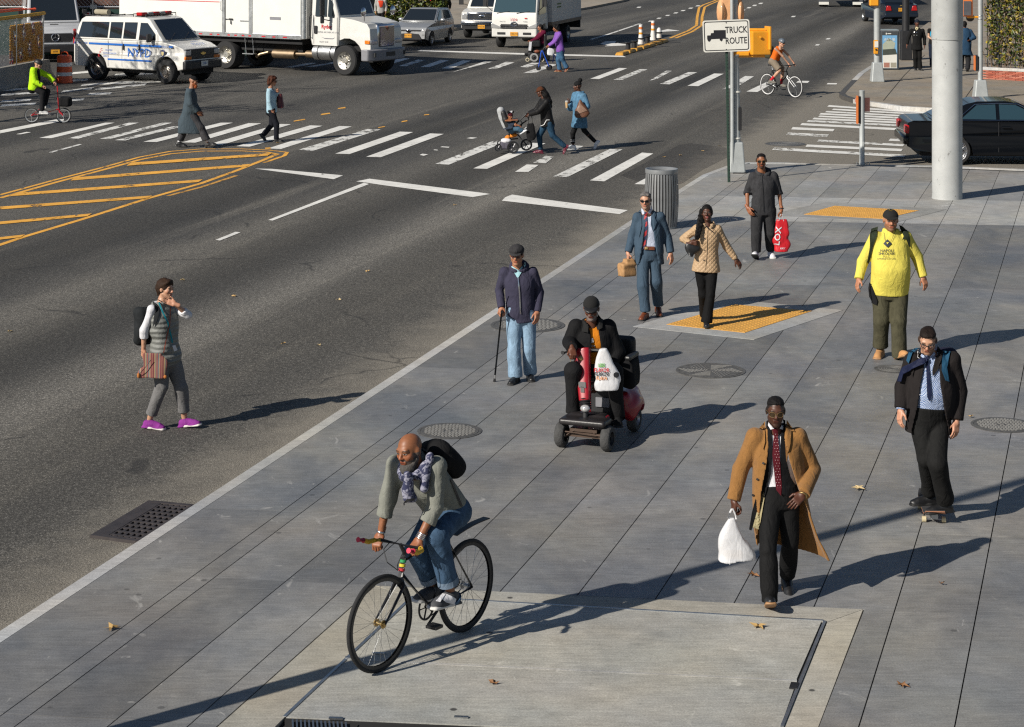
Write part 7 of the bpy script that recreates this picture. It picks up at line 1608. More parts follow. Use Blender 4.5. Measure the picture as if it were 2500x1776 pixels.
# ---- skateboarder
P=Person('person in a dark suit jacket and blue tie riding a skateboard',cD,(545,1425),ground=.105,tone='fair',scale=1.0)
P.joints(head=(478,208,-.05),shL=(368,352,.05),shR=(652,348,.02),elL=(305,540,.08),wrL=(287,700,0),elR=(702,565,.06),wrR=(682,785,-.03),hipL=(425,762,.0),hipR=(555,765,.05),knL=(468,1040,-.06),anL=(500,1272,.27),knR=(548,1075,-.2),anR=(602,1352,-.0))
P.facing(-10,-14,-24,2)
T_=dict(ch=(.185,.13),wa=(.185,.135),hp=(.18,.13),belly=.03)
P.body(hand=('relax','relax'),palm=((.8,.4,0),(-.5,.8,0)),brow=(.02,.012,.008),beard='stub',beard_col=(.09,.05,.03),scalp=(.016,.010,.007),**T_)
m_,N_,L_,b_n=new_nodes('blue_gingham'); q_=NB(m_); ck=N_.new('ShaderNodeTexChecker'); ck.inputs['Scale'].default_value=95; ck.inputs[1].default_value=(.42,.47,.58,1); ck.inputs[2].default_value=(.08,.15,.33,1); L_.new(q_.obj(),ck.inputs[0]); L_.new(ck.outputs[0],b_n.inputs['Base Color']); b_n.inputs['Roughness'].default_value=.8; q_.bump(q_.noise(q_.obj(),14,3,.6,dist=.8),.5,.03,b_n.inputs['Normal'])
P.top('shirt',m_,off=-.002,sleeve='wrist',sr=(.05,.045,.045),hem=-.055,wr=.012,seed=31,neck=.054,**T_)
P.pants(cloth('black_chinos',(.012,.012,.012),.8),off=.0,r=(.105,.085,.075),wr=.016,seed=33,**T_)
P.top('jacket',cloth('black_brown_jacket',(.017,.0145,.0145),.9),off=.018,sleeve=.93,sr=(.075,.067,.056),hem=.12,wr=.012,wf=14,seed=35,neck=.08,ch=(.19,.135),wa=(.20,.145),hp=(.21,.15),belly=.02,skirt=[(.0,.215,.16,0,.0),(.12,.225,.17,0,.0),(.2,.23,.17,0,.0)],open_=[(-.3,-.20,.19),(-.05,-.17,.16),(.15,-.14,.10),(.35,-.12,.06),(.5,-.09,.05),(.65,-.07,.06)])
NAVY=cloth('navy_tie',(.010,.014,.04),.6)
P.patch('tie',NAVY,[(462,318),(486,322),(482,350),(506,600),(490,640),(474,605),(466,352)],off=.014,only=('shirt',))
P.patch('tie_blade',NAVY,[(476,330),(400,348),(325,385),(308,400),(290,440),(272,500),(296,500),(312,445),(345,425),(440,385),(478,355)],off=.04,only=('shirt','jacket'),thick=.004)
P.patch('collar',m_,[(440,305),(470,330),(452,345),(430,320)],off=.014); P.patch('collar',m_,[(520,290),(488,328),(505,342),(530,305)],off=.014)
for y_ in(445,515,592,665):P.patch('button',WHITEC,disc(432-(y_-445)*.09,y_,5),off=.012,only=('shirt',))
JK=MATS['black_brown_jacket']; P.patch('lapel',JK,[(548,245),(585,290),(560,400),(512,465),(510,420),(535,320)],off=.014,only=('jacket','shirt')); P.patch('lapel',JK,[(410,270),(372,320),(362,420),(372,470),(395,370),(418,300)],off=.014,only=('jacket','shirt'))
STRAP=cloth('blue_strap',(.018,.07,.13)); P.patch('strap',STRAP,[(585,278),(640,290),(628,340),(612,400),(628,500),(600,490),(575,420),(578,340)],off=.016,only=('jacket',)); P.patch('strap',STRAP,[(385,262),(415,258),(370,300),(345,370),(330,350),(345,300)],off=.016,only=('jacket',))
EAR=flat('white_wire',(.65,.65,.65)); P.strip('earphone_wire',EAR,[(410,270),(404,330),(440,350)],4,off=.02)
g=SDF(np.array(P.pt(610,430,.2))-.45,np.array(P.pt(610,430,.2))+.45,.01); g.box(P.pt(560,430,.24),(.17,.10,.22),rad=.07); g.box(P.pt(640,520,.20),(.09,.09,.16),rad=.05,k=.03); g.wrinkle(.01,18,2); worn(P,sdf_obj('backpack',g,cloth('navy_red_pack',(.02,.02,.04)),None),'dark blue backpack on the back of the skateboarder','backpack')
P.hair(HAIR_DB,.004,line=.074,noise_=.006,f=70,kind='comb',seed=3); glasses(P,LENS_CLEAR,BLACK,.025,.018,.004,wire=.003,name='eyeglasses')
P.shoe('R','dress',LEATHER_BK,SOLE_BK,-72); P.shoe('L','dress',LEATHER_BK,SOLE_BK,-78)
SKATER=P
# ---- person on the mobility scooter
P=Person('person in a black jacket and leather cap seated on a red mobility scooter',cA,(800,1470),tone='deep',scale=1.0)
P.joints(head=(765,566,-.05),shL=(660,690,.02),shR=(884,694,.06),elL=(612,800,.0),wrL=(628,842,-.33),elR=(948,870,.05),wrR=(830,1085,-.12),hipL=(715,1000,.08),hipR=(875,1000,.12),knL=(632,1000,-.36),anL=(636,1290,-.26),knR=(930,1010,-.28),anR=(950,1318,-.16))
P.facing(-8,-6,-10,0)
T_=dict(ch=(.175,.13),wa=(.165,.13),hp=(.175,.14))
P.body(hand=('grip','relax'),palm=((0,0,-1),(-.6,.6,-.3)),hdir=((.1,-.5,-.5),(-.6,-.3,-.7)),beard='stub',beard_col=(.25,.24,.23),**T_)
P.top('shirt',cloth('orange_shirt',(.60,.20,.015)),off=-.002,sleeve='none',hem=-.1,wr=.006,**T_)
P.pants(cloth('black_jeans',(.012,.012,.013)),off=.004,r=(.105,.085,.072),wr=.016,seed=43,**T_)
P.top('jacket',cloth('black_jacket',(.0095,.0095,.0105),.8),off=.025,sr=(.082,.075,.06),hem=.12,wr=.016,wf=12,seed=45,neck=.08,ch=(.19,.14),wa=(.20,.15),hp=(.21,.16),open_=[(-.2,-.15,.13),(.1,-.10,.08),(.3,-.05,.06),(.45,-.04,.05),(.62,-.06,.06)])
for pts in([(700,640),(745,670),(742,735),(700,725),(688,690)],[(812,600),(842,640),(840,700),(808,720),(798,690)]):P.patch('collar',pbr('black_fleece',(.008,.008,.008),1.0,0,.3,30,.5,120),pts,off=.022,only=('jacket','shirt'))
P.letters('TN',775,830,22,WHITEC,only=('shirt',)); P.patch('print',WHITEC,[(748,780),(775,770),(780,800),(752,812)],only=('shirt',),off=.01)
cap_hat(P,pbr('black_wool',(.006,.006,.006),.95,0,.3,40,.4,150),brim=.055,bmat=LEATHER_BK,dome=.004,tilt=-.35,lowz=.035); glasses(P,LENS_DARK,BLACK,.024,.016,.006)
P.shoe('L','sneaker',BLACKC,SOLE_BK,-8,lift=1); P.shoe('R','sneaker',BLACKC,SOLE_BK,0,lift=1); RIDER=P
# ---- person with the cane
P=Person('person in a grey flat cap and navy zip sweatshirt leaning on a black cane',cA,(280,1075),tone='tan',scale=.97)
P.joints(head=(236,186,-.05),shL=(152,306,.02),shR=(352,304,.02),elL=(112,435,.05),wrL=(130,558,-.08),elR=(398,440,.06),wrR=(384,585,-.03),hipL=(218,615,.0),hipR=(318,615,.02),knL=(215,855,-.06),anL=(228,1040,-.06),knR=(322,845,.0),anR=(330,1016,.12))
P.facing(-6,-10,-6,0); T_=dict(ch=(.175,.12),wa=(.16,.115),hp=(.165,.115))
P.body(hand=('fist','relax'),palm=((0,.3,-1),(-.6,.7,0)),hdir=((.1,-.6,-.5),None),**T_)
P.pants(cloth('light_blue_jeans',(.21,.31,.42),.85,.22),name='jeans',off=.004,r=(.10,.082,.072),wr=.016,seed=53,**T_)
HD=cloth('navy_sweatshirt',(.042,.040,.066),.95)
P.top('sweatshirt',HD,off=.014,sr=(.064,.056,.044),hem=.07,wr=.014,seed=55,neck=.072,**T_)
P.patch('inner_shirt',cloth('aqua_shirt',(.30,.50,.56)),[(196,268),(240,345),(250,340),(302,250),(296,232),(250,290),(205,262)],off=.010,only=('sweatshirt','body')); P.patch('neck',skin_mat(),[(1,1),(2,1),(2,2)])if False else None
P.strip('zip',SILVER,[(246,340),(256,450),(263,600)],8,off=.010,only=('sweatshirt',)); P.strip('pocket_edge',HD,[(175,470),(160,530)],6,off=.012,only=('sweatshirt',)); P.strip('pocket_edge',HD,[(365,460),(372,510)],6,off=.012,only=('sweatshirt',))
neck_roll(P,HD,open_=22)
P.hair(HAIR_BK,.004,line=.07); cap_hat(P,cloth('grey_tweed',(.035,.034,.036),.95,.2),brim=.045,flat_=True,tilt=-.3,lowz=.04); glasses(P,pbr('rose_lens',(.09,.035,.03),.15,0,0),metal('thin_frame',(.3,.25,.2),.4),.025,.017,.004)
P.shoe('L','dress',LEATHER_BK,SOLE_BK,-20); P.shoe('R','dress',LEATHER_BK,SOLE_BK,6); CANE_MAN=P
# ---- person in the quilted vest, in the road
P=Person('person in a grey quilted vest crossing the road with one hand at the chin',cV,(480,1500),ground=ROAD_Z,tone='fair',female=True,scale=.95)
P.joints(head=(432,212,0),shL=(305,402,-.13),shR=(492,398,.12),elL=(236,590,-.12),wrL=(228,770,-.08),elR=(640,452,.0),wrR=(520,352,-.12),hipL=(378,848,-.07),hipR=(488,845,.07),knL=(392,1105,-.1),anL=(284,1412,-.02),knR=(578,1120,.0),anR=(606,1410,.06))
P.facing(42,62,-4,4); T_=dict(ch=(.155,.115),wa=(.135,.105),hp=(.165,.12))
P.body(hand=('relax','flat'),palm=((.5,.5,0),(-.1,-.8,.5)),hdir=(None,(-.9,-.1,.35)),lips=(.35,.12,.1),**T_)
P.top('blouse',WHITEC,off=.004,sleeve=.42,sr=(.050,.046,.044),hem=.06,wr=.010,seed=61,neck=.06,**T_)
P.pants(cloth('grey_trousers',(.15,.147,.148),.85),r=(.098,.075,.062),wr=.016,seed=63,hem=(.07,.09),**T_)
m_,N_,L_,b_n=new_nodes('grey_quilt'); q_=NB(m_); wv=N_.new('ShaderNodeTexWave'); wv.inputs['Scale'].default_value=5.5; wv.inputs['Distortion'].default_value=1.6; wv.bands_direction='Z'; L_.new(q_.obj(),wv.inputs[0]); b_n.inputs['Base Color'].default_value=(.155,.16,.15,1); b_n.inputs['Roughness'].default_value=.6; q_.bump(q_.math('ADD',wv.outputs[1],q_.noise(q_.obj(),25,3)),.4,.03,b_n.inputs['Normal'])
P.top('vest',m_,off=.03,sleeve='none',hem=.10,wr=.018,wf=26,seed=65,neck=.06,shw=.155,**T_)
TEAL=cloth('teal_lanyard',(.01,.19,.24)); P.strip('lanyard',TEAL,[(362,310),(400,420),(448,520),(482,660),(490,710)],13,off=.016,only=('vest','blouse')); P.patch('badge',WHITEC,[(488,735),(515,728),(535,775),(505,788)],off=.02,only=('vest','trousers'))
STRP=cloth('red_cord',(.22,.06,.04)); P.strip('bag_cord',STRP,[(470,380),(465,540),(440,640),(412,800)],9,off=.022,only=('vest','trousers'))
DKG=cloth('dark_pack',(.018,.02,.022)); P.patch('strap',DKG,[(318,335),(345,345),(372,395),(370,450),(345,520),(318,560),(325,480),(335,410)],off=.016,only=('vest','blouse'))
g=SDF(np.array(P.pt(230,560,.1))-.4,np.array(P.pt(230,560,.1))+.45,.009); g.box(P.pt(225,545,.04),(.10,.075,.21),rotz(.6),rad=.07); g.wrinkle(.02,22,6); worn(P,sdf_obj('backpack',g,DKG,None),'dark grey backpack on the person in the quilted vest','backpack')
P.hair(HAIR_BR,.014,line=.062,kind='crop',noise_=.006,f=70,back=-.075,seed=2)
PUR=cloth('purple_knit',(.22,.035,.23),.8); SOLE_LT=pbr('pale_sole',(.6,.55,.52),.6)
P.shoe('L','sneaker',PUR,SOLE_LT,78,-4,scale=.98,lift=0); P.shoe('R','sneaker',PUR,SOLE_LT,76,8,scale=.98)
for q in 'LR':
 K,A=P.J['kn'+q],P.J['an'+q]; d=(A-K).normalized(); e=A-d*(.12 if q=='L' else .145); m=MB(); m.cyl(e,e+d*.05,.066,.066,16,caps=False); m.build('cuff',MATS['grey_trousers'],P.root,smooth=50)
VEST=P
# ---- person in the blue suit
P=Person('person in a blue suit with a red and navy striped tie carrying a paper bag',cB,(355,1410),tone='fair',scale=.985)
P.joints(head=(312,486,-.05),shL=(250,625,.02),shR=(426,620,.02),elL=(210,765,.05),wrL=(172,902,-.03),elR=(488,770,.06),wrR=(512,905,.0),hipL=(292,915,.0),hipR=(385,915,.02),knL=(292,1165,-.12),anL=(308,1360,-.12),knR=(396,1130,-.04),anR=(412,1306,.15))
P.facing(-4,-12,-6,0); T_=dict(ch=(.165,.115),wa=(.145,.105),hp=(.16,.115))
P.body(hand=('grip','relax'),palm=((1,.2,0),(-.7,.7,0)),hdir=((.0,-.1,-1),None),beard='stub',beard_col=(.2,.15,.13),scalp=(.10,.09,.085),**T_)
SUIT=cloth('slate_blue_suit',(.046,.074,.108),.8,.08,.5,220); LSH=cloth('pale_blue_shirt',(.50,.54,.66),.7)
P.top('shirt',LSH,off=-.003,sleeve='none',hem=-.045,wr=.006,neck=.052,**T_)
P.pants(SUIT,off=.0,r=(.092,.074,.068),wr=.013,seed=73,flare=.004,**T_)
P.top('jacket',SUIT,off=.016,sleeve=.97,sr=(.068,.060,.052),hem=.13,wr=.012,wf=14,seed=75,neck=.075,ch=(.175,.12),wa=(.18,.13),hp=(.19,.14),skirt=[(.0,.195,.15,0,0),(.13,.21,.16,0,.005),(.2,.215,.16,0,.01)],open_=[(-.3,-.19,.15),(-.05,-.13,.11),(.12,-.10,.085),(.3,-.075,.06),(.45,-.05,.045),(.62,-.05,.05)])
m_,N_,L_,b_n=new_nodes('striped_tie'); q_=NB(m_); wv=N_.new('ShaderNodeTexWave'); wv.wave_profile='SAW'; wv.inputs['Scale'].default_value=5.2; wv.bands_direction='DIAGONAL'; L_.new(q_.map(q_.obj(),scale=(-1,0.2,1)),wv.inputs[0]); L_.new(q_.mix(q_.math('GREATER_THAN',wv.outputs[1],.5),(.36,.02,.025,1),(.02,.026,.07,1)),b_n.inputs['Base Color'])
P.patch('tie',m_,[(302,578),(328,580),(322,600),(326,700),(310,850),(290,880),(272,860),(285,720),(306,600)],off=.014,only=('shirt','trousers','body'))
P.patch('collar',LSH,[(284,545),(310,582),(292,602),(280,570)],off=.012,only=('shirt','jacket','body')); P.patch('collar',LSH,[(362,532),(328,580),(345,595),(366,560)],off=.012,only=('shirt','jacket','body'))
for pts in([(268,560),(240,600),(252,625),(240,660),(262,780),(282,690),(280,600)],[(368,555),(396,598),(384,625),(400,660),(372,740),(352,680),(356,610)]):P.patch('lapel',SUIT,pts,off=.012,only=('jacket','shirt'))
P.patch('belt',LEATHER_BR,[(300,850),(380,852),(382,880),(302,878)],off=.014,only=('trousers','shirt')); P.patch('buckle',GOLD,[(308,860),(330,860),(330,874),(308,874)],off=.022,only=('trousers','shirt'))
P.hair(HAIR_GY,.004,line=.074,kind='comb',noise_=.006,f=70); glasses(P,LENS_DARK,BLACK,.025,.015,.006,wire=.0035)
P.shoe('L','dress',LEATHER_BR,SOLE_BK,-22); P.shoe('R','dress',LEATHER_BR,SOLE_BK,4,-8); SUIT_MAN=P
# ---- person in the quilted jacket
P=Person('person in a beige quilted jacket and black trousers with one arm swung out',cB,(790,1470),tone='dark',female=True,scale=.985)
P.joints(head=(800,588,-.03),shL=(722,712,.02),shR=(884,712,.0),elL=(612,790,.12),wrL=(668,828,-.12),elR=(955,850,.06),wrR=(1030,955,.05),hipL=(745,990,.02),hipR=(840,990,.0),knL=(768,1235,.06),anL=(782,1385,.32),knR=(826,1240,-.14),anR=(796,1440,-.18))
P.facing(0,-10,6,-4); T_=dict(ch=(.15,.115),wa=(.135,.105),hp=(.16,.12))
P.body(hand=('grip','relax'),palm=((.3,.8,0),(-.4,.8,-.2)),hdir=((.9,-.2,.1),None),lips=(.2,.05,.045),head_scale=(.95,.97,1),**T_)
P.pants(cloth('black_slacks',(.007,.007,.0075),.8),off=.0,r=(.088,.066,.062),wr=.010,seed=83,flare=.012,hem=(-.02,-.015),**T_)
m_,N_,L_,b_n=new_nodes('beige_quilt'); q_=NB(m_); o_=q_.obj(); hs=[]
for sg in(1,-1):
 wv=N_.new('ShaderNodeTexWave'); wv.inputs['Scale'].default_value=7.5; wv.bands_direction='X'; L_.new(q_.map(o_,scale=(1,0,1),rot=(0,sg*.78,0)),wv.inputs[0]); hs.append(q_.math('POWER',wv.outputs[1],.35))
b_n.inputs['Base Color'].default_value=(.40,.27,.155,1); b_n.inputs['Roughness'].default_value=.65; q_.bump(q_.math('ADD',q_.math('MULTIPLY',hs[0],hs[1]),q_.math('MULTIPLY',q_.noise(o_,16,3),.8)),.4,.018,b_n.inputs['Normal'])
P.top('jacket',m_,off=.018,sleeve=.97,sr=(.056,.050,.042),hem=.10,wr=.010,wf=16,seed=85,neck=.06,skirt=[(.0,.185,.145,0,0),(.1,.20,.155,0,0),(.16,.205,.155,0,0)],**T_)
P.strip('placket',m_,[(800,680),(795,800),(790,920),(780,1030)],14,off=.008,only=('jacket',)); P.patch('collar',m_,[(752,640),(790,690),(775,706),(745,690)],off=.018,only=('jacket','body')); P.patch('collar',m_,[(850,640),(862,680),(830,708),(815,700)],off=.018,only=('jacket','body'))
for x_,y_ in((782,790),(777,880),(775,960)):P.patch('button',BLACK,disc(x_,y_,6),off=.016,only=('jacket',))
P.strip('strap',LEATHER_BK,[(790,690),(820,720),(845,738)],7,off=.022,only=('jacket',))
P.hair(HAIR_BK,.008,line=.07,noise_=.004,f=120,back=-.05,ears=False)
g=SDF(np.array(P.pt(740,700,0))-.35,np.array(P.pt(740,700,0))+.35,.008); pr=[P.pt(765,560,.06),P.pt(752,620,-.02),P.pt(740,690,-.10),P.pt(724,760,-.17),P.pt(722,795,-.18)]
for dx in(-.022,0,.022):g.chain([p+Vector((dx,dx*.3,0))for p in pr],[.018,.02,.02,.016,.008],.008)
g.wrinkle(.008,110,3); sdf_obj('braid',g,HAIR_BK,P.root)
P.shoe('R','dress',LEATHER_BK,SOLE_BK,-6,6,scale=.9); P.shoe('L','dress',LEATHER_BK,SOLE_BK,0,-25,scale=.9,lift=1); QUILT=P
# ---- person in the charcoal hoodie
P=Person('person in a charcoal hooded top and sunglasses carrying a red shopping bag',cB,(1240,945),tone='brown',scale=1.02)
P.joints(head=(1230,172,-.05),shL=(1166,298,.02),shR=(1326,292,.02),elL=(1118,425,.06),wrL=(1122,545,-.1),elR=(1372,428,.05),wrR=(1390,562,-.02),hipL=(1196,565,.0),hipR=(1296,565,.02),knL=(1192,745,-.1),anL=(1188,892,-.1),knR=(1296,742,.0),anR=(1304,880,.14))
P.facing(2,-4,-6,0); T_=dict(ch=(.18,.13),wa=(.17,.125),hp=(.175,.125))
P.body(hand=('relax','grip'),palm=((.6,.6,0),(-1,.2,0)),hdir=((.3,-.4,-.6),(0,0,-1)),beard='goatee',beard_col=(.012,.008,.006),scalp=(.008,.006,.006),**T_)
HOOD=cloth('charcoal_marl',(.036,.036,.039),.95,.25,.4,120)
P.pants(cloth('charcoal_joggers',(.028,.028,.03),.95,.2),off=.004,r=(.105,.085,.068),wr=.016,seed=93,**T_)
P.top('hoodie',HOOD,off=.016,sleeve=.10,sr=(.068,.062,.058),cuff=.006,hem=.07,wr=.014,seed=95,neck=.072,**T_)
P.strip('zip',BLACK,[(1232,290),(1242,420),(1246,575)],5,off=.010,only=('hoodie',)); neck_roll(P,HOOD,open_=18,th=.034)
P.hair(HAIR_BK,.0,line=.08,noise_=.002,kind='flat'); glasses(P,LENS_DARK,TORTOISE,.026,.021,.004,True); ring(P,'R',.034,.010,BLACK,'watch',-.02)
P.shoe('L','sneaker',WHITEC,SOLE_BK,-14,20); P.shoe('R','sneaker',WHITEC,SOLE_WH,6); HOODIE=P
# ---- person in the yellow shirt
P=Person('person in a yellow printed shirt, black cap and tan boots',cC,(490,1520),tone='tan',scale=1.06)
P.joints(head=(508,262,-.05),shL=(378,418,.02),shR=(640,415,.02),elL=(252,640,.06),wrL=(214,800,-.05),elR=(752,600,.06),wrR=(808,780,.0),hipL=(415,900,.0),hipR=(580,900,.02),knL=(425,1180,-.06),anL=(412,1420,.06),knR=(582,1195,-.16),anR=(586,1508,-.16))
P.facing(0,-3,-4,0); T_=dict(ch=(.208,.155),wa=(.212,.168),hp=(.208,.155),belly=.045)
P.body(hand=('relax','relax'),palm=((.8,.4,0),(-.5,.8,0)),beard='stub',beard_col=(.05,.03,.02),head_scale=(1.06,1.02,1),**T_)
P.pants(cloth('olive_cargo',(.062,.058,.036),.9,.2),name='cargo_trousers',off=.0,r=(.115,.094,.084),wr=.020,seed=103,hem=(.01,-.01),waist=.03,**T_)
YEL=cloth('yellow_jersey',(.62,.53,.095),.9,.06)
P.top('shirt',YEL,off=.02,sr=(.082,.068,.050),cuff=.004,hem=.06,wr=.014,wf=12,seed=105,neck=.07,**T_)
INK=flat('print_ink',(.012,.02,.03))
P.patch('emblem',INK,[(478,434),(517,474),(478,510),(440,474)],off=.012,only=('shirt',)); P.patch('emblem',YEL,[(468,462),(492,462),(476,482)],off=.018,only=('shirt',))
P.letters('NAPOLI',474,539,36,INK,only=('shirt',)); P.letters('SHKOLNIK',472,566,34,INK,only=('shirt',),squash=.95); P.letters('PLLC',466,592,28,flat('faint_ink',(.35,.30,.06)),only=('shirt',)); P.letters('ATTORNEYS AT LAW',470,614,18,INK,only=('shirt',))
P.patch('print',INK,[(222,488),(232,500),(205,510),(186,545),(192,515)],off=.01,only=('shirt',))
CAMO=cloth('camouflage_strap',(.02,.026,.016),.9,.5); P.patch('strap',CAMO,[(330,335),(392,315),(380,400),(345,500),(325,600),(300,660),(290,640),(318,500),(318,400)],off=.012,only=('shirt',)); P.patch('strap',CAMO,[(585,300),(620,315),(660,355),(684,420),(688,510),(672,500),(650,430),(612,440),(628,405),(600,350)],off=.012,only=('shirt',))
P.strip('cord',BLACK,[(448,370),(452,430),(480,500)],3,off=.014,only=('shirt',)); P.strip('cord',BLACK,[(548,355),(530,410),(498,480)],3,off=.014,only=('shirt',))
o=cap_hat(P,pbr('black_felt_cap',(.007,.007,.007),.9),brim=.05,dome=.004,tilt=-.1); P.letters('NY',515,165,34,metal('gold_thread',(.55,.42,.12),.5),only=('cap',),off=.006,parent=o)
P.patch('glove',BLACKC,[(310,830),(335,850),(362,930),(388,1000),(380,1040),(340,1020),(308,960),(302,880)],off=.02,only=('cargo_trousers',))
BOOT=pbr('wheat_nubuck',(.44,.22,.085),.85,0,.12); P.shoe('L','boot',BOOT,SOLE_TAN,-22); P.shoe('R','boot',BOOT,SOLE_TAN,16,18); YELLOW=P
# -- bicycles
def bicycle(label,rear,front,r,frame_m,tyre_m,rim_m,bb=(.43,.29),seat=(.20,.93),head=((.78,.76),(.82,.64)),bar=(.80,.88),drop=0.0,bars='bull',fork_m=None,spokes=28,saddle_m=BLACK,tr=.014,tyre=.017,scale=1.0,name='bicycle',turn=0.0):
 d=front-rear; wb=d.length; V=thing(name,label,'bicycle',rear,rz=math.atan2(d.y,d.x))
 for nm,x in(('rear_wheel',0),('front_wheel',wb)):
  w=thing(nm,None,None); w.parent=V; w.location=(x,0,r); w.rotation_euler=(0,0,turn if x else 0)
  m=MB(); m.lathe([(r-tyre+tyre*math.cos(a),tyre*math.sin(a))for a in[i*math.pi/4 for i in range(9)]],48,axis=(0,1,0),caps=False); m.build('tyre',tyre_m,w,smooth=60)
  m=MB(); m.lathe([(r-tyre*2-.018,-.010),(r-tyre*1.7,-.012),(r-tyre*1.7,.012),(r-tyre*2-.018,.010)],48,axis=(0,1,0),caps=False); m.build('rim',rim_m,w,smooth=40)
  m=MB()
  for i in range(spokes):
   a=2*math.pi*i/spokes; a2=a+(.5 if i%4<2 else-.5); s=1 if i%2 else-1; m.tube([(math.cos(a2)*.025,s*.03,math.sin(a2)*.025),(math.cos(a)*(r-tyre*2-.01),0,math.sin(a)*(r-tyre*2-.01))],.0016,3,caps=False)
  m.build('spokes',STEEL,w); m=MB(); m.cyl((0,-.05,0),(0,.05,0),.016,n=10)
  for s in(-1,1):m.cyl((0,s*.032,0),(0,s*.038,0),.032,n=12)
  m.build('hub',GOLD if bars=='bull' and x else STEEL,w)
 B=Vector((bb[0],0,bb[1])); St=Vector((seat[0],0,seat[1])); sc=B.lerp(St,.80 if bars!='fold' else .25); h1,h0=Vector((head[0][0],0,head[0][1])),Vector((head[1][0],0,head[1][1]))
 fm=MB(); fm.tube([B,sc],tr*1.1); fm.tube([B,h0+Vector((-.012,0,.02))],tr*1.35); fm.tube([h0,h1],tr*1.5)
 if bars!='fold':fm.tube([sc,h1+Vector((0,0,-.02))],tr*1.1)
 for s in(-1,1):fm.tube([B+Vector((0,s*.03,0)),(0,s*.06,r)],tr*.7); fm.tube([sc+Vector((0,s*.015,0)),(0,s*.06,r)],tr*.6)
 fm.build('frame',frame_m,V,smooth=50)
 m=MB()
 for s in(-1,1):m.tube([h0+Vector((0,s*.01,0)),h0+Vector((.012,s*.045,-.05)),(wb,s*.05,r)],[tr*1.1,tr*1.0,tr*.6])
 m.build('fork',fork_m or frame_m,V,smooth=50)
 m=MB(); m.tube([sc,St],.012); m.build('seat_post',BLACK if bars=='bull' else STEEL,V)
 g=SDF((-.2,-.1,-.06),(.2,.1,.06),.011); g.ell((-.07,0,0),(.075,.07,.03),k=0); g.cap((-.05,0,0),(.14,0,.002),.04,.02,.03); g.cut((0,0,-.02),(0,0,-1)); Vv,Qq=g.mesh(); sd=link_mesh('saddle',np_mesh('saddle',Vv,Qq),saddle_m,V); sd.location=St+Vector((0,0,.02))
 m=MB(); m.lathe([(.085,-.004),(.1,-.004),(.1,.004),(.085,.004)],32,(B.x,-.05,B.z),(0,1,0),caps=False)
 for k in range(5):a=k*2*math.pi/5; m.tube([(B.x,-.05,B.z),(B.x+math.cos(a)*.09,-.05,B.z+math.sin(a)*.09)],.008,4)
 m.build('chainring',BLACK,V); m=MB()
 for s in(-1,1):m.tube([(B.x,-.05+0,B.z+s*.098),(B.x/2,-.05,r*.5+B.z*.5+s*.07),(0,-.05,r+s*.04)],.005,4)
 m.build('chain',BLACK,V); ca=math.radians(25)
 for s in(-1,1):
  c=Vector((B.x+s*math.cos(ca)*.165,s*.08,B.z-s*math.sin(ca)*.165)); m=MB(); m.tube([(B.x,s*.06,B.z),c],.012,6); m.build('crank',BLACK if bars=='bull' else STEEL,V); m=MB(); m.box(c+Vector((0,s*.06,0)),(.09,.1,.022)); m.build('pedal',BLACK,V)
 b0=Vector((bar[0],0,bar[1])); m=MB(); m.tube([h1,h1+Vector((-.01,0,.03)),b0],.015); m.build('stem',BLACK if bars!='fold' else frame_m,V)
 if bars=='bull':
  m=MB(); m.tube([b0+Vector((.0,-.2,0)),b0+Vector((0,.2,0))],.016); m.build('handlebar',BLACK,V,smooth=50)
  for s in(-1,1):
   p=[b0+Vector((0,s*.19,0)),b0+Vector((.03,s*.225,.0)),b0+Vector((.09,s*.235,.0)),b0+Vector((.15,s*.238,.025)),b0+Vector((.21,s*.24,.045))]
   m=MB(); m.tube(p[:4],.019); m.build('yellow_tape',pbr('yellow_tape',(.60,.36,.02),.6),V,smooth=50); m=MB(); m.tube(p[3:],.021); m.build('red_tape',pbr('red_tape',(.50,.02,.06),.6),V,smooth=50)
   m=MB(); m.tube([b0+Vector((0,s*.1,0)),b0+Vector((.09,s*.09,-.03)),b0+Vector((.10,s*.05,-.12)),h0+Vector((.03,0,.06))],.004,5); m.build('brake_cable',BLACK,V)
  for k,c in enumerate(((.02,.25,.08),(.55,.45,.03),(.4,.02,.03))):q=h1.lerp(h0,.1+k*.22); m=MB(); m.cyl(q,q+Vector((.004,0,-.02)),tr*1.75,n=14); m.build('colour_band',flat('band_%d'%k,c),V)
 else:
  m=MB(); m.tube([b0+Vector((-.05,-.27,.02)),b0+Vector((0,-.12,0)),b0,b0+Vector((0,.12,0)),b0+Vector((-.05,.27,.02))],.013); m.build('handlebar',BLACK,V,smooth=50)
  for s in(-1,1):m=MB(); m.tube([b0+Vector((-.05,s*.27,.02)),b0+Vector((-.07,s*.33,.02))],.019); m.build('grip',BLACK,V)
 return V
BKF=paint('black_frame',(.010,.010,.011),.3,.4); fr_,rr_=G(*cF(265,1527)),G(*cF(782,1283))
V=bicycle('black single-speed bicycle with red and yellow bullhorn grips',rr_,fr_,.36,BKF,RUBBER,pbr('black_rim',(.02,.02,.022),.35),bb=(.45,.30),seat=(.25,.95),head=((.80,.78),(.84,.64)),bar=(.84,.89),turn=-.06)
m=MB(); vs_=[]
for i in range(9):
 for s in(-1,1):vs_.append((.16-i*.055,s*.032,.80+.012*math.sin(i*.4)+i*.004))
m.add(vs_,[(2*i,2*i+1,2*i+3,2*i+2)for i in range(8)]); o=m.build('mudguard',BLACK,V); so=o.modifiers.new('thickness','SOLIDIFY'); so.thickness=.008
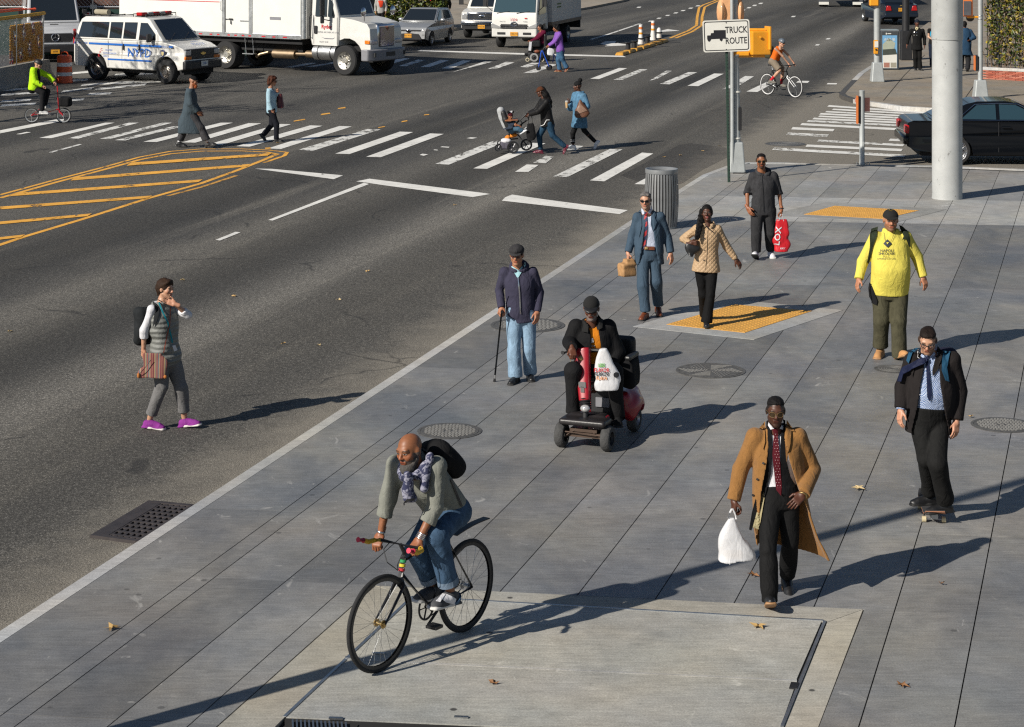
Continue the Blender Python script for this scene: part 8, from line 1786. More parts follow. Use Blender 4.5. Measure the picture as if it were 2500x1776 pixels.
V=bicycle('red folding bicycle with small wheels and a black front bag',G(*T1(277,1075),ROAD_Z),G(*T1(555,1077),ROAD_Z),.21,paint('red_frame',(.42,.012,.02),.3,.4),RUBBER,STEEL,bb=(.36,.28),seat=(.10,.92),head=((.74,.50),(.76,.36)),bar=(.70,1.02),bars='fold',spokes=20,tr=.02)
g=SDF((-.2,-.2,-.2),(.2,.2,.2),.014); g.box((0,0,0),(.15,.16,.12),rad=.05); g.wrinkle(.012,20,3); o=sdf_obj('front_bag',g,BLACKC,V); o.location=(.92,0,.58)
V=bicycle('black bicycle with a white fork under the rider in orange',G(*T4(50,832),ROAD_Z),G(*T4(290,857),ROAD_Z),.345,BKF,RUBBER,pbr('white_rim',(.6,.6,.6),.4),bb=(.43,.28),seat=(.18,.92),head=((.86,.80),(.90,.66)),bar=(.95,.98),bars='flat',fork_m=pbr('white_fork',(.66,.66,.66),.35),spokes=24)
for w_ in V.children:
 if w_.name.startswith('rear_wheel'):w_.children[0].data.materials[0]=pbr('white_tyre',(.45,.45,.44),.7)
 # -- skateboard
b=G(*cD(522,1495)); t=thing('skateboard','worn skateboard with cream wheels under the person in the dark jacket','skateboard',b); yaw=-.04; fw=Vector((-.10,-1,0)).normalized()
rx=Vector((-fw.y,fw.x,0))*-1; rx=Vector((1,-.1,0)).normalized(); Lb_=.74; GRIP=pbr('grip_tape',(.03,.03,.032),.95,0,.4,60); WOODB=pbr('maple_edge',(.36,.16,.09),.6)
prof=[(-.37,.155),(-.30,.118),(-.24,.105),(.24,.105),(.30,.118),(.37,.155)]; mid=-fw*.22
def bq(u,w,z):return mid+(-fw)*(-u)*-1*1+rx*w+Vector((0,0,z))if False else mid+fw*u+rx*w+Vector((0,0,z))
for nm,z0,mt in(('deck',-.010,WOODB),('grip_tape',.0,GRIP)):
 m=MB(); vs_=[]
 for u,z in prof:w=.10 if abs(u)<.36 else .085; vs_+=[bq(u,-w,z+z0),bq(u,w,z+z0),bq(u,w,z+z0-.008),bq(u,-w,z+z0-.008)]
 fs=[]
 for i in range(5):k=4*i; fs+=[(k,k+1,k+5,k+4),(k+1,k+2,k+6,k+5),(k+2,k+3,k+7,k+6),(k+3,k,k+4,k+7)]
 fs+=[(0,3,2,1),(20,21,22,23)]; m.add(vs_,fs); fin(m,nm,mt,t)
for u in(-.22,.22):
 m=MB(); m.tube([bq(u,-.075,.03),bq(u,.075,.03)],.012); m.box(bq(u,0,.065),(.06,.09,.05)); tk=m.build('truck',STEEL,t)
 for w in(-.09,.09):m=MB(); m.cyl(bq(u,w-.018,.028),bq(u,w+.018,.028),.028,n=16); m.build('wheel',pbr('cream_wheel',(.55,.47,.30),.5),tk,smooth=40)
 # -- mobility scooter
b=G(*cA(717,1555)); t=thing('mobility_scooter','red mobility scooter with black seat and worn front','mobility scooter',b); fw=Vector((-.36,-.93,0)).normalized(); rt=Vector((.93,-.36,0)).normalized(); SRED=paint('scooter_red',(.28,.006,.014),.35,.4,.06)
def sp(u,w,z):return fw*u+rt*w+Vector((0,0,z))
def SA(x,y,dD=0.0):return U(*cA(x,y),b.y+dD)-b
RimS=metal('scooter_rim',(.45,.45,.46),.4)
def swheel(u,w,r,wd,mt):
 wq=thing('wheel',None,None); wq.parent=t; wq.location=sp(u,w,r)
 m=MB(); m.lathe([(r*.55,-wd/2),(r*.88,-wd/2),(r,-wd*.3),(r,wd*.3),(r*.88,wd/2),(r*.55,wd/2)],28,axis=rt,caps=False)
 m.build('tyre',pbr('grey_tyre',(.045,.045,.045),.8,0,.3,30,.6,60),wq,smooth=40); m=MB(); m.lathe([(r*.56,-wd*.45),(r*.5,-wd*.2),(.02,-wd*.3)],20,axis=rt,caps=False); m.lathe([(r*.56,wd*.45),(r*.5,wd*.2),(.02,wd*.3)],20,axis=rt,caps=False); m.build('rim',mt,wq,smooth=40)
for w in(-.255,.255):swheel(0,w,.132,.095,BLACK)
for w in(-.25,.25):swheel(-.92,w,.135,.10,RimS)
m=MB(); m.box(sp(0,0,.15),(.42,.06,.05),RM(rt,-fw,Vector((0,0,1)))); m.box(sp(.02,0,.20),(.30,.05,.03),RM(rt,-fw,Vector((0,0,1)))); [m.tube([sp(.05,w,.13),sp(.03,w*.4,.21)],.014)for w in(-.2,.2)]; m.tube([sp(.06,-.22,.18),sp(.08,.22,.17)],.010); m.build('front_axle',pbr('rusty_steel',(.09,.06,.045),.7,.5),t)
RS=RM(rt,-fw,Vector((0,0,1)))
g=SDF(np.array((-.8,-.6,0)),np.array((.9,1.3,1.0)),.013); g.box(sp(-.02,0,.29),(.26,.13,.035),RS,rad=.03); g.box(sp(-.14,-.0,.30),(.2,.08,.05),RS,rad=.03,k=.03); g.cut(sp(0,0,.245),(0,0,-1)); sdf_obj('front_fairing',g,pbr('black_fairing',(.016,.014,.015),.4,0,.3),t)
m=MB(); m.box(sp(-.42,0,.17),(.40,.75,.05),RS); m.build('deck',BLACK,t,bevel=.02); m=MB(); m.box(sp(-.13,.12,.32),(.2,.10,.03),RS); m.build('fairing_trim',SRED,t,bevel=.01)
g=SDF(np.array((-.6,.3,0)),np.array((1.1,1.5,.8)),.014); g.box(sp(-.90,0,.34),(.27,.24,.13),RS,rad=.08);
for w in(-.25,.25):g.ell(sp(-.90,w,.26),(.11,.22,.17),RS,k=.04); g.cap(sp(-.92,w*1.4,.135),sp(-.92,w*.6,.135),.155,.155,0,'sub')
g.cut(sp(0,0,.15),(0,0,-1)); sdf_obj('rear_body',g,SRED,t)
m=MB(); m.box(sp(-.72,0,.40),(.30,.22,.34),RS); m.build('battery_box',BLACK,t,bevel=.02); m=MB(); m.box(sp(-.60,0,.36),(.16,.02,.1),RS); m.build('charger_panel',GREYB,t)
m=MB(); m.cyl(sp(-.80,0,.45),sp(-.80,0,.60),.04,n=14); m.build('seat_post',BLACK,t)
g=SDF(np.array((-.5,.1,.4)),np.array((1.1,1.5,1.4)),.014); g.box(sp(-.72,0,.64),(.24,.24,.055),RS,rad=.05); sdf_obj('seat_cushion',g,pbr('seat_vinyl',(.012,.012,.013),.45),t)
g=SDF(np.array((-.5,.1,.4)),np.array((1.2,1.6,1.4)),.014); g.box(sp(-.98,0.05,.82),(.20,.05,.20),RS,rad=.05); sdf_obj('seat_back',g,MATS['seat_vinyl'],t)
for w in(-.29,.29):m=MB(); m.box(sp(-.72,w,.86),(.07,.32,.05),RS); m.build('armrest',MATS['seat_vinyl'],t,bevel=.02,seg=2); m=MB(); m.tube([sp(-.9,w,.84),sp(-.92,w,.62)],.016); m.build('armrest_post',BLACK,t)
tb,tt_=sp(-.06,-.01,.40),SA(700,845,.28); ax=(tt_-tb).normalized(); m=MB(); m.cyl(sp(-.02,0,.18),tb,.03,n=14); m.build('steering_post',BLACK,t)
m=MB(); [m.lathe([(.052,0),(.066,.012),(.052,.024)],18,tb+ax*(.024*i),ax,caps=False)for i in range(5)]; m.build('bellows',BLACK,t,smooth=30)
g=SDF(np.minimum(tb,tt_)-.15,np.maximum(tb,tt_)+.15,.010); xs=rt; ys=ax.cross(xs).normalized(); RT=RM(xs,ys,ax)
g.loft([(tb.lerp(tt_,.14+.86*f),xs,ys,.060+.030*f,.058)for f in(0,.25,.5,.75,1)],0,3.0)
sdf_obj('tiller_shroud',g,SRED,t); pm=tb.lerp(tt_,.42)+fw*.058; m=MB(); m.box(pm,(.08,.02,.06),RT); m.box(pm-ax*.05,(.04,.02,.06),RT); m.build('bracket',BLACK,t); pm=tb.lerp(tt_,.86)+fw*.064; m=MB(); m.ell(pm,(.025,.01,.03),RT); m.build('badge',GOLD,t)
m=MB(); m.ell(sp(-.02,0,.42),(.055,.04,.04),RS); m.build('headlamp',CLEARL,t,smooth=50)
hb_=[SA(560,875,.22),SA(600,868,.3),SA(700,862,.34),SA(800,858,.34),SA(862,862,.26)]; m=MB(); m.tube([hb_[0],hb_[1],hb_[2],hb_[3],hb_[4]],.022); m.build('handlebar',BLACK,t,smooth=50)
m=MB(); m.tube([SA(610,905,.25),SA(640,915,.22),SA(760,880,.3)],.010); m.build('lever',BLACK,t); m=MB(); m.tube([SA(618,870,.2),SA(620,960,.2),SA(622,1040,.21)],.006,5); m.build('key_cord',pbr('tan_cord',(.35,.25,.12),.8),t)
g=SDF(np.array(SA(1030,1020,.7))-.35,np.array(SA(1030,1020,.7))+.35,.014); g.box(SA(1038,1010,.62),(.07,.13,.15),RS,rad=.04); g.wrinkle(.02,16,3); o=sdf_obj('side_bag',g,BLACKC,t)
# -- carrier bags and other hand-held things
def plastic(name,col,alpha=.75):
 m,N,L,bb_=new_nodes(name); q=NB(m); bb_.inputs['Base Color'].default_value=(*col,1); bb_.inputs['Roughness'].default_value=.35; bb_.inputs['Transmission Weight'].default_value=0; bb_.inputs['Alpha'].default_value=alpha; q.bump(q.noise(q.map(q.obj(),scale=(1,1,.4)),14,2,.5,dist=1.0),.3,.03,bb_.inputs['Normal']); return m
class Bag(Person):
 def __init__(s,name,label,cat,c,D):
  s.c=c; s.D=D; s.root=None; s.bv=[]; s.name=name; s.label=label; s.cat=cat; s.b=U(*c(0,0),D)
 def done(s,o):s.b0=s.b; o.location=s.b; tag(o,s.label,s.cat); s.root=o; s.register(o); return o
def soft_bag(name,label,c,D,outline_w,pts,mat,depth=.07,wr=.012,handles=None,vox=.009,hmat=None,hr=.008):
 "bag built from (x, y, half-width px) rows"
 B=Bag(name,label,'bag',c,D); k=D/F/(c(1,0)[0]-c(0,0)[0])*0+(c(1,0)[0]-c(0,0)[0])*D/F
 P_=[B.pt(x,y)for x,y,w in pts]; g=SDF(np.min([list(p)for p in P_],0)-.3,np.max([list(p)for p in P_],0)+.3,vox)
 g.loft([(p,Vector((1,0,0)),Vector((0,-1,0)),w*k,max(depth*min(1,.35+.65*i/(len(pts)-1)),.012))for i,(p,(x,y,w))in enumerate(zip(P_,pts))],0,2.6); g.wrinkle(wr,24,3,(1,0,.2))
 o=sdf_obj(name,g,mat,None); B.done(o)
 if handles:
  for h in handles:m=MB(); m.tube([B.pt(*q)for q in h],hr,6); m.build('handle',hmat or mat,o,smooth=50)
 return B,o
PLW=plastic('white_carrier_plastic',(.74,.74,.76),.72)
D_=CAMEL_MAN.D-.05
B,o=soft_bag('carrier_bag','white translucent carrier bag held by the person in the camel coat',cE,D_,0,[(228,900,18),(228,960,44),(232,1020,72),(238,1090,100),(240,1150,116),(240,1172,114)],PLW,.075,.012,[[(205,905,-.01),(215,870,-.02),(228,845,-.02)],[(255,910,-.01),(245,870,-.02),(232,845,-.02)]])
m=MB(); m.box(B.pt(236,1140,0),(.15,.09,.055)); bx_=m.build('food_box',pbr('cardboard',(.38,.27,.17),.8),None,bevel=.01); bx_.parent=o
KRAFT=pbr('kraft_paper',(.36,.20,.085),.75,0,.15,12,.5,18)
B=Bag('paper_bag','crumpled brown paper bag in the hand of the person in the blue suit','bag',cB,SUIT_MAN.D-.06); g=SDF(np.array(B.pt(165,1010))-.25,np.array(B.pt(165,1010))+.25,.011)
g.box(B.pt(165,1035),(.10,.075,.085),rotz(.5),rad=.012); g.box(B.pt(178,985),(.06,.05,.06),rotz(.5),rad=.01,k=.03); g.wrinkle(.014,26,4); B.done(sdf_obj('paper_bag',g,KRAFT,None))
REDP=plastic('red_bag_plastic',(.50,.012,.02),1.0)
B,o=soft_bag('shopping_bag','red shopping bag with white lettering held by the person in the charcoal hooded top',cB,HOODIE.D-.03,0,[(1388,640,30),(1386,690,44),(1386,780,60),(1388,850,62),(1388,890,50)],REDP,.06,.009,[[(1370,650,-.02),(1380,605,-.02),(1392,590,-.02)],[(1408,650,-.02),(1398,605,-.02),(1390,590,-.02)]],hmat=WHITEC,vox=.012)
B.letters('LOX',1362,770,62,WHITEC,rot=-1.45,off=.012,bold=1.0,squash=1.2,parent=o); B.letters('exc',1400,865,30,WHITEC,off=.012,parent=o)
B,o=soft_bag('grocery_bag','white printed plastic bag hanging on the scooter handlebar',cA,RIDER.D-.42,0,[(848,850,22),(850,900,46),(862,960,64),(872,1030,78),(876,1090,88),(872,1138,76)],PLW,.07,.01,None,vox=.011)
for tx,y_,sz,mt in(('LESS',965,34,pbr('bag_green',(.08,.35,.02),.6)),('FLAVOR',1000,40,RED_D),('FLAVOR',1028,38,INK_K),('FLAVA',1058,36,pbr('bag_orange',(.6,.22,.04),.6))):B.letters(tx,838,y_,sz,mt,squash=.75,off=.012,bold=.8,parent=o)
B.patch('round_print',INK_K,disc(940,1032,20,12),off=.01,parent=o)
t=thing('cane','black walking cane in the hand of the person in the flat cap','cane',CANE_MAN.b); tip=CANE_MAN.on(78,1080); topc=CANE_MAN.J['wrL']+Vector((.0,-.09,-.03)); CN=pbr('cane_black',(.012,.012,.013),.3); m=MB(); m.tube([tip,topc],.011); m.build('shaft',CN,t,smooth=50); m=MB(); m.tube([topc+Vector((.0,-.06,.01)),topc,topc+Vector((0.01,.09,.01))],.015); m.build('handle',CN,t); m=MB(); m.cyl(tip,tip.lerp(topc,.045),.018,.013,n=12); m.build('rubber_tip',BLACK,t); m=MB(); m.cyl(tip.lerp(topc,.05),tip.lerp(topc,.1),.0125,n=12); m.build('silver_band',SILVER,t)
m_,N_,L_,b_n=new_nodes('striped_weave'); q_=NB(m_); o_=q_.obj(); rp=N_.new('ShaderNodeValToRGB'); rp.color_ramp.interpolation='CONSTANT'; cs=[(.24,.10,.07),(.13,.025,.035),(.28,.19,.10),(.17,.13,.11),(.24,.07,.06),(.11,.12,.14),(.30,.20,.12),(.17,.04,.05)]
for i,c in enumerate(cs):
 e=rp.color_ramp.elements[i]if i<2 else rp.color_ramp.elements.new(i/8); e.position=i/8; e.color=(*c,1)
sx=N_.new('ShaderNodeSeparateXYZ'); L_.new(o_,sx.inputs[0]); L_.new(q_.math('FRACT',q_.math('MULTIPLY',q_.math('ADD',sx.outputs[0],3.0),9.5)),rp.inputs[0]); L_.new(rp.outputs[0],b_n.inputs['Base Color']); b_n.inputs['Roughness'].default_value=.9; q_.bump(q_.noise(o_,120,2),.3,.005,b_n.inputs['Normal'])
B,o=soft_bag('striped_bag','red striped woven shoulder bag on the person in the quilted vest',cV,VEST.D-.24,0,[(315,805,98),(312,850,106),(312,930,112),(312,1010,116),(312,1030,112)],m_,.035,.008,None,vox=.009)
m=MB(); m.tube([B.pt(295,868,-.05),B.pt(240,940,-.055),B.pt(190,998,-.045)],.004,5); m.build('cord',LEATHER_BK,o); m=MB(); m.ell(B.pt(182,1010,-.03),(.018,.018,.03)); m.ell(B.pt(428,1022,-.03),(.02,.02,.02)); m.build('tassel',pbr('orange_tassel',(.4,.14,.03),.9),o)
B,o=soft_bag('handbag','small black gathered handbag under the arm of the person in beige',cB,QUILT.D-.12,0,[(690,845,34),(680,870,42),(670,900,36),(668,922,20)],LEATHER_BK,.05,.02,None,vox=.012)
# -- pushchair
b=G(*Z7(500,1380),ROAD_Z); t=thing('pushchair','grey and black pushchair with large spoked wheels','pushchair',b)
def ZP(x,y,dD=0.0):return U(*Z7(x,y),b.y+dD)-b
PB=pbr('pushchair_black',(.015,.015,.016),.5)
def pwheel(x,y,dD,r,nsp=6):
 c=ZP(x,y,dD); w=thing('wheel',None,None); w.parent=t; w.location=c; ax_=Vector((.18,-1,0)).normalized(); m=MB(); m.lathe([(r*.74,-.02),(r*.95,-.025),(r,0),(r*.95,.025),(r*.74,.02)],26,axis=ax_,caps=False); m.build('tyre',PB,w,smooth=40); m=MB(); x_,y_,d_=basis(ax_)
 m.lathe([(r*.70,-.012),(r*.76,-.014),(r*.76,.014),(r*.70,.012)],26,axis=ax_,caps=False)
 for k in range(nsp):a=2*math.pi*k/nsp; m.tube([(0,0,0),(x_*math.cos(a)+y_*math.sin(a))*r*.74],.012,5)
 m.build('rim',metal('dark_rim',(.15,.15,.16),.4),w)
pwheel(512,1272,-.12,.145); pwheel(742,1228,.25,.145); pwheel(256,1280,-.1,.088); pwheel(300,1262,.25,.085)
m=MB(); m.tube([ZP(512,1272,-.07),ZP(440,1040,.0),ZP(410,985,.05)],.018); m.tube([ZP(742,1228,.2),ZP(600,1060,.1),ZP(430,990,.1)],.018); m.tube([ZP(240,1180,.0),ZP(330,1150,.05),ZP(600,1120,.1)],.016); m.tube([ZP(256,1270,-.05),ZP(245,1190,-.0)],.016); m.tube([ZP(300,1260,.2),ZP(300,1180,.1)],.016); m.build('chassis',PB,t,smooth=50)
m=MB(); m.tube([ZP(430,980,-.1),ZP(560,870,-.1),ZP(740,700,-.12),ZP(750,690,.0),ZP(780,780,.2),ZP(640,890,.22),ZP(470,990,.2)],.017); m.build('handle',PB,t,smooth=50); m=MB(); m.tube([ZP(500,900,-.05),ZP(620,800,-.02),ZP(665,840,.08),ZP(660,900,.15),ZP(600,960,.2)],.013); m.build('bumper_bar',PB,t,smooth=50)
g=SDF(np.array(ZP(350,800,.05))-.42,np.array(ZP(350,800,.05))+.42,.014); g.chain([ZP(300,640,.06),ZP(330,760,.06),ZP(400,930,.06)],[.09,.085,.08],.03); g.wrinkle(.006,20,2); sdf_obj('seat_shell',g,cloth('pale_grey_fabric',(.36,.37,.38),.85),t)
g=SDF(np.array(ZP(400,850,-.05))-.42,np.array(ZP(400,850,-.05))+.42,.014); g.chain([ZP(345,680,-.01),ZP(385,800,-.02),ZP(440,950,-.02)],[.065,.075,.07],.03); g.chain([ZP(440,960,-.02),ZP(560,985,-.02),ZP(640,975,-.02)],[.06,.06,.05],.03); sdf_obj('seat_liner',g,PB,t)
m=MB(); m.tube([ZP(560,1025,-.08),ZP(660,1010,-.08),ZP(745,925,-.06)],.012); m.tube([ZP(690,1015,.1),ZP(755,920,.1)],.012); m.build('foot_rest',STEEL,t)
g=SDF(np.array(ZP(390,1180,0))-.35,np.array(ZP(390,1180,0))+.35,.014); g.box(ZP(390,1235,.03),(.13,.14,.085),rad=.04); g.cut(ZP(390,1150,0),(0,0,1)); sdf_obj('basket',g,cloth('grey_violet_fabric',(.10,.095,.12)),t); g=SDF(np.array(ZP(410,1150,0))-.25,np.array(ZP(410,1150,0))+.25,.014); g.ell(ZP(400,1165,0),(.11,.1,.06)); g.wrinkle(.02,26,2); o=sdf_obj('white_cloth_bundle',g,WHITEC,None); o.location=b; tag(o,'white cloth bundle in the pushchair basket','cloth'); g=SDF(np.array(ZP(470,1070,0))-.25,np.array(ZP(470,1070,0))+.25,.014); g.ell(ZP(420,1095,0.02),(.06,.06,.05)); g.ell(ZP(500,1075,.02),(.09,.06,.045),k=.02); g.wrinkle(.02,26,2); o=sdf_obj('orange_cloth',g,cloth('orange_cloth',(.6,.2,.03)),None); o.location=b; tag(o,'orange cloth stuffed under the pushchair seat','cloth')
B,o=soft_bag('tote_bag','black drawstring tote hanging from the pushchair handle',Z7,b.y-.15,0,[(805,860,50),(812,920,58),(820,1010,70),(824,1100,76),(820,1148,60)],BLACKC,.07,.014,[[(775,870,0),(785,770,0),(800,705,.02)],[(850,870,0),(840,770,0),(815,705,.02)]],vox=.014)
# -- rollator and power wheelchair
b=G(*Z4(1460,1215),ROAD_Z); t=thing('rollator','blue four-wheeled rollator pushed by the person in purple','walker',b)
def ZW(x,y,dD=0.0):return U(*Z4(x,y),b.y+dD)-b
BLUEF=paint('blue_frame',(.012,.07,.42),.3,.5)
for pts in([(1375,1160,-.15),(1420,900,-.1),(1440,870,-.1),(1555,1150,-.1)],[(1560,1150,.25),(1470,900,.2),(1430,880,-.1)],[(1720,1130,-.1),(1650,960,-.05),(1480,860,-.05)],[(1620,1080,.3),(1640,940,.25),(1470,890,.2)]):m=MB(); m.tube([ZW(*p)for p in pts],.022); m.build('leg',BLUEF,t,smooth=50)
m=MB(); m.tube([ZW(1375,1110,-.1),ZW(1520,1098,.1)],.016); m.build('cross_bar',pbr('dark_blue_bar',(.01,.02,.1),.4),t)
for x,y,dd in((1375,1180,-.15),(1550,1185,-.1),(1570,1170,.25),(1720,1120,.0)):c=ZW(x,y,dd); m=MB(); m.lathe([(.04,-.018),(.088,-.018),(.092,0),(.088,.018),(.04,.018)],18,Vector((c.x,c.y,max(c.z,.09))),(.1,-1,0)); m.build('wheel',BLACK,t,smooth=40)
m=MB(); m.tube([ZW(1440,880,-.1),ZW(1480,820,-.1),ZW(1530,795,-.12)],.018); m.tube([ZW(1470,890,.2),ZW(1500,830,.2),ZW(1540,800,.2)],.018); m.build('handle',BLACK,t); g=SDF(np.array(ZW(1530,960,.1))-.4,np.array(ZW(1530,960,.1))+.4,.02); g.box(ZW(1520,960,.06),(.10,.16,.16),rad=.04); g.box(ZW(1480,860,.06),(.13,.17,.03),rad=.02); sdf_obj('seat_pouch',g,BLACKC,t)
B,o=soft_bag('white_bag','white plastic bag hanging on the rollator',Z4,b.y-.2,0,[(1590,840,36),(1580,880,52),(1575,930,56),(1572,955,46)],PLW,.06,.02,None,vox=.018)
b=G(*Z4(1300,1062),ROAD_Z); t=thing('power_wheelchair','black power wheelchair with grey wheels crossing the far street','wheelchair',b)
for x,y,dd,r,mt in((1300,978,-.2,.165,pbr('grey_rubber',(.25,.25,.25),.7)),(1185,1015,-.15,.078,pbr('cream_rubber',(.5,.45,.33),.7)),(1420,960,.35,.165,MATS['grey_rubber']),(1440,1015,-.1,.078,MATS['cream_rubber']),(1260,990,.4,.078,MATS['cream_rubber'])):
 c=ZW(x,y,dd-(G(*Z4(1460,1215),ROAD_Z).y-b.y))if False else U(*Z4(x,y),b.y+dd)-b; c.z=r; m=MB(); m.lathe([(r*.6,-.035),(r*.95,-.035),(r,0),(r*.95,.035),(r*.6,.035)],22,c,(-.1,-1,0),caps=False); w_=m.build('wheel',mt,t,smooth=40); m=MB(); m.lathe([(r*.62,-.02),(.02,-.035)],16,c,(.1,1,0),caps=False); m.build('rim',BLACK,w_)
def ZC(x,y,dD=0.0):return U(*Z4(x,y),b.y+dD)-b
for nm,c,hf,mt in(('base',(1330,950,.05),(.30,.24,.12),BLACK),('seat',(1370,830,.05),(.26,.24,.07),BLACKC),('backrest',(1490,710,.05),(.06,.24,.28),LEATHER_BK),('side_bag',(1330,755,-.22),(.17,.07,.13),LEATHER_BK)):
 g=SDF(np.array(ZC(*c))-.5,np.array(ZC(*c))+.5,.02); g.box(ZC(*c),hf,rad=.05); sdf_obj(nm,g,mt,t)
m=MB(); m.ell(ZC(1350,890,-.2),(.11,.05,.06)); m.build('motor_cover',pbr('rust_cover',(.2,.06,.03),.5),t,smooth=50)
m=MB(); m.box(ZC(1180,930,-.05),(.2,.25,.05)); m.build('foot_plate',BLACK,t)
m=MB(); m.box(ZC(1232,800,-.3),(.10,.02,.34),Matrix.Rotation(.1,3,'Y')); o=m.build('paper_bag_white',WHITEC,None,bevel=.005); o.location=b; tag(o,'white shopping bag hanging on the power wheelchair','bag')
# -- people farther off
def beanie(P,mat,pom=None,lowz=.03,up=.0):
 def fn(g):g.ell((0,-.012,.042+up),(.088,.108,.095),k=0); g.cut((0,0,lowz),(0,-.35,-1))
 o=P.head_sdf('hat',mat,fn)
 if pom:m=MB(); m.ell(P.H(*pom[0]),(pom[1],)*3); m.build('pompom',mat,o,smooth=60)
 return o
def helmet(P,mat):
 def fn(g):g.ell((0,-.012,.05),(.098,.125,.10),k=0); g.cut((0,0,.03),(0,-.2,-1))
 return P.head_sdf('helmet',mat,fn)
Tn=dict(ch=(.165,.115),wa=(.15,.105),hp=(.165,.115)); Tf=dict(ch=(.15,.115),wa=(.135,.105),hp=(.165,.12))
P=Person('person in a long slate robe and black cap on the crossing',T1,(1700,1290),ROAD_Z,'olive',scale=1.0)
P.joints(head=(1688,712,0),shL=(1652,806,-.17),shR=(1672,800,.17),elL=(1660,905,-.2),wrL=(1722,978,-.16),elR=(1690,905,.2),wrR=(1742,978,.12),hipL=(1655,985,-.08),hipR=(1660,982,.08),knL=(1752,1120,-.08),anL=(1808,1240,-.08),knR=(1612,1125,.08),anR=(1560,1240,.1))
P.facing(84,80,-4,4); P.body(hand=('relax','relax'),palm=((0,1,0),(0,-1,0)),beard='full',beard_col=(.30,.08,.025),**Tn)
P.pants(cloth('grey_shalwar',(.05,.05,.055)),r=(.11,.10,.085),wr=.02,hem=(.06,.06),seed=201,**Tn)
P.top('robe',cloth('slate_robe',(.052,.072,.088),.8),off=.02,sr=(.075,.068,.06),hem=.50,wr=.02,wf=12,seed=203,neck=.06,hp=(.19,.17),ch=(.17,.13),wa=(.17,.14),skirt=[(.0,.19,.19,0,0),(.2,.2,.27,-.01,0),(.4,.21,.37,-.02,0),(.58,.22,.43,-.03,0)])
def bd(g):g.ell((0,.06,-.115),(.045,.045,.055)); g.wrinkle(.006,90,2)
P.head_sdf('beard',hair_mat('henna_beard',(.26,.065,.02)),bd,lo=(-.14,-.17,-.26)); beanie(P,BLACKC,lowz=.045); glasses(P,LENS_DARK,BLACK,.024,.014,.006)
P.shoe('L','sneaker',LEATHER_BK,SOLE_BK,84,14,1.1); P.shoe('R','sneaker',LEATHER_BK,SOLE_BK,84,-6,1.1)
for q in 'LR':K,A=P.J['kn'+q],P.J['an'+q]; m=MB(); m.cyl(A.lerp(K,.22),A,.04,.038,12); m.build('sock',WHITEC,P.root,smooth=50)
P=Person('person in a pale blue shirt and dark jeans on the crossing',T2,(150,1237),ROAD_Z,'olive',True,scale=.97)
P.joints(head=(164,712,0),shL=(132,800,-.15),shR=(158,796,.15),elL=(132,888,-.19),wrL=(156,958,-.16),elR=(196,876,.2),wrR=(204,806,.06),hipL=(150,962,-.07),hipR=(160,962,.07),knL=(196,1085,-.08),anL=(196,1205,-.08),knR=(160,1085,.08),anR=(82,1178,.1))
P.facing(82,84,-10,0); P.body(hand=('relax','grip'),palm=((0,1,0),(0,-1,0)),hdir=(None,(0,-.3,.9)),**Tf)
P.pants(cloth('dark_jeans',(.012,.013,.018)),r=(.09,.07,.064),wr=.014,seed=211,hem=(-.02,.0),**Tf); P.top('shirt',cloth('pale_blue_chambray',(.30,.44,.52),.85),off=.014,sr=(.056,.05,.042),hem=.09,wr=.016,seed=213,neck=.06,**Tf)
P.hair(hair_mat('auburn_hair',(.055,.018,.009)),.02,line=.07,kind='curly',noise_=.02,f=50,back=-.11,ears=False); glasses(P,LENS_DARK,BLACK,.024,.016,.006)
P.shoe('L','boot',LEATHER_BK,SOLE_BK,82,0,.9); P.shoe('R','boot',LEATHER_BK,SOLE_BK,82,-50,.9,lift=1)
B,o=soft_bag('burgundy_tote','burgundy tote on the far shoulder of the person in blue',T2,P.D+.12,0,[(224,820,20),(226,860,26),(232,920,30),(234,942,26)],LEATHER_BR if False else pbr('burgundy_leather',(.075,.012,.014),.45),.15,.004,[[(215,822,0),(205,780,0),(190,765,.0)]],vox=.016)
P=Person('person in a brown cap and black jacket pushing the pushchair',Z7,(1130,1385),ROAD_Z,'dark',True,scale=.98)
P.joints(head=(990,320,.0),shL=(1010,480,.15),shR=(1090,492,-.16),elL=(905,640,.2),wrL=(775,692,.16),elR=(945,660,-.22),wrR=(800,705,-.10),hipL=(1085,850,.09),hipR=(1130,855,-.09),knL=(965,1060,.05),anL=(985,1305,.08),knR=(1195,1065,-.08),anR=(1405,1262,-.06))
P.facing(-100,-98,-14,0); P.body(hand=('grip','grip'),palm=((0,0,-1),(0,0,-1)),**Tf)
P.pants(cloth('blue_jeans_dark',(.02,.052,.092),.85,.25),name='jeans',r=(.098,.072,.05),wr=.012,seed=221,**Tf); P.top('jacket',cloth('black_satin',(.013,.0125,.013),.5),off=.03,sr=(.075,.07,.055),hem=.10,wr=.02,wf=12,seed=223,neck=.06,**Tf)
def lh(g):g.chain([(0,-.06,.05),(0,-.10,-.1),(.0,-.13,-.3),(.0,-.16,-.42)],[.07,.085,.08,.03],.03); g.ell((0,-.03,.02),(.08,.09,.09),k=.02); g.cut((0,.045,0),(0,1,0)); g.wrinkle(.018,60,3,(1,0,0))
P.head_sdf('hair',HAIR_BK,lh,lo=(-.16,-.26,-.5)); cap_hat(P,cloth('brown_cap',(.075,.028,.014),.8),brim=.05,dome=.008,lowz=.03); BUR=pbr('shiny_burgundy',(.11,.012,.028),.3,0,.4,60,.6,90)
P.shoe('L','sneaker',BUR,SOLE_BK,-95,0,.95); P.shoe('R','sneaker',BUR,SOLE_BK,-95,-62,.95,lift=1); P.strip('cable',EAR,[(1140,800),(1090,800),(1050,880),(980,910)],10,off=.02)
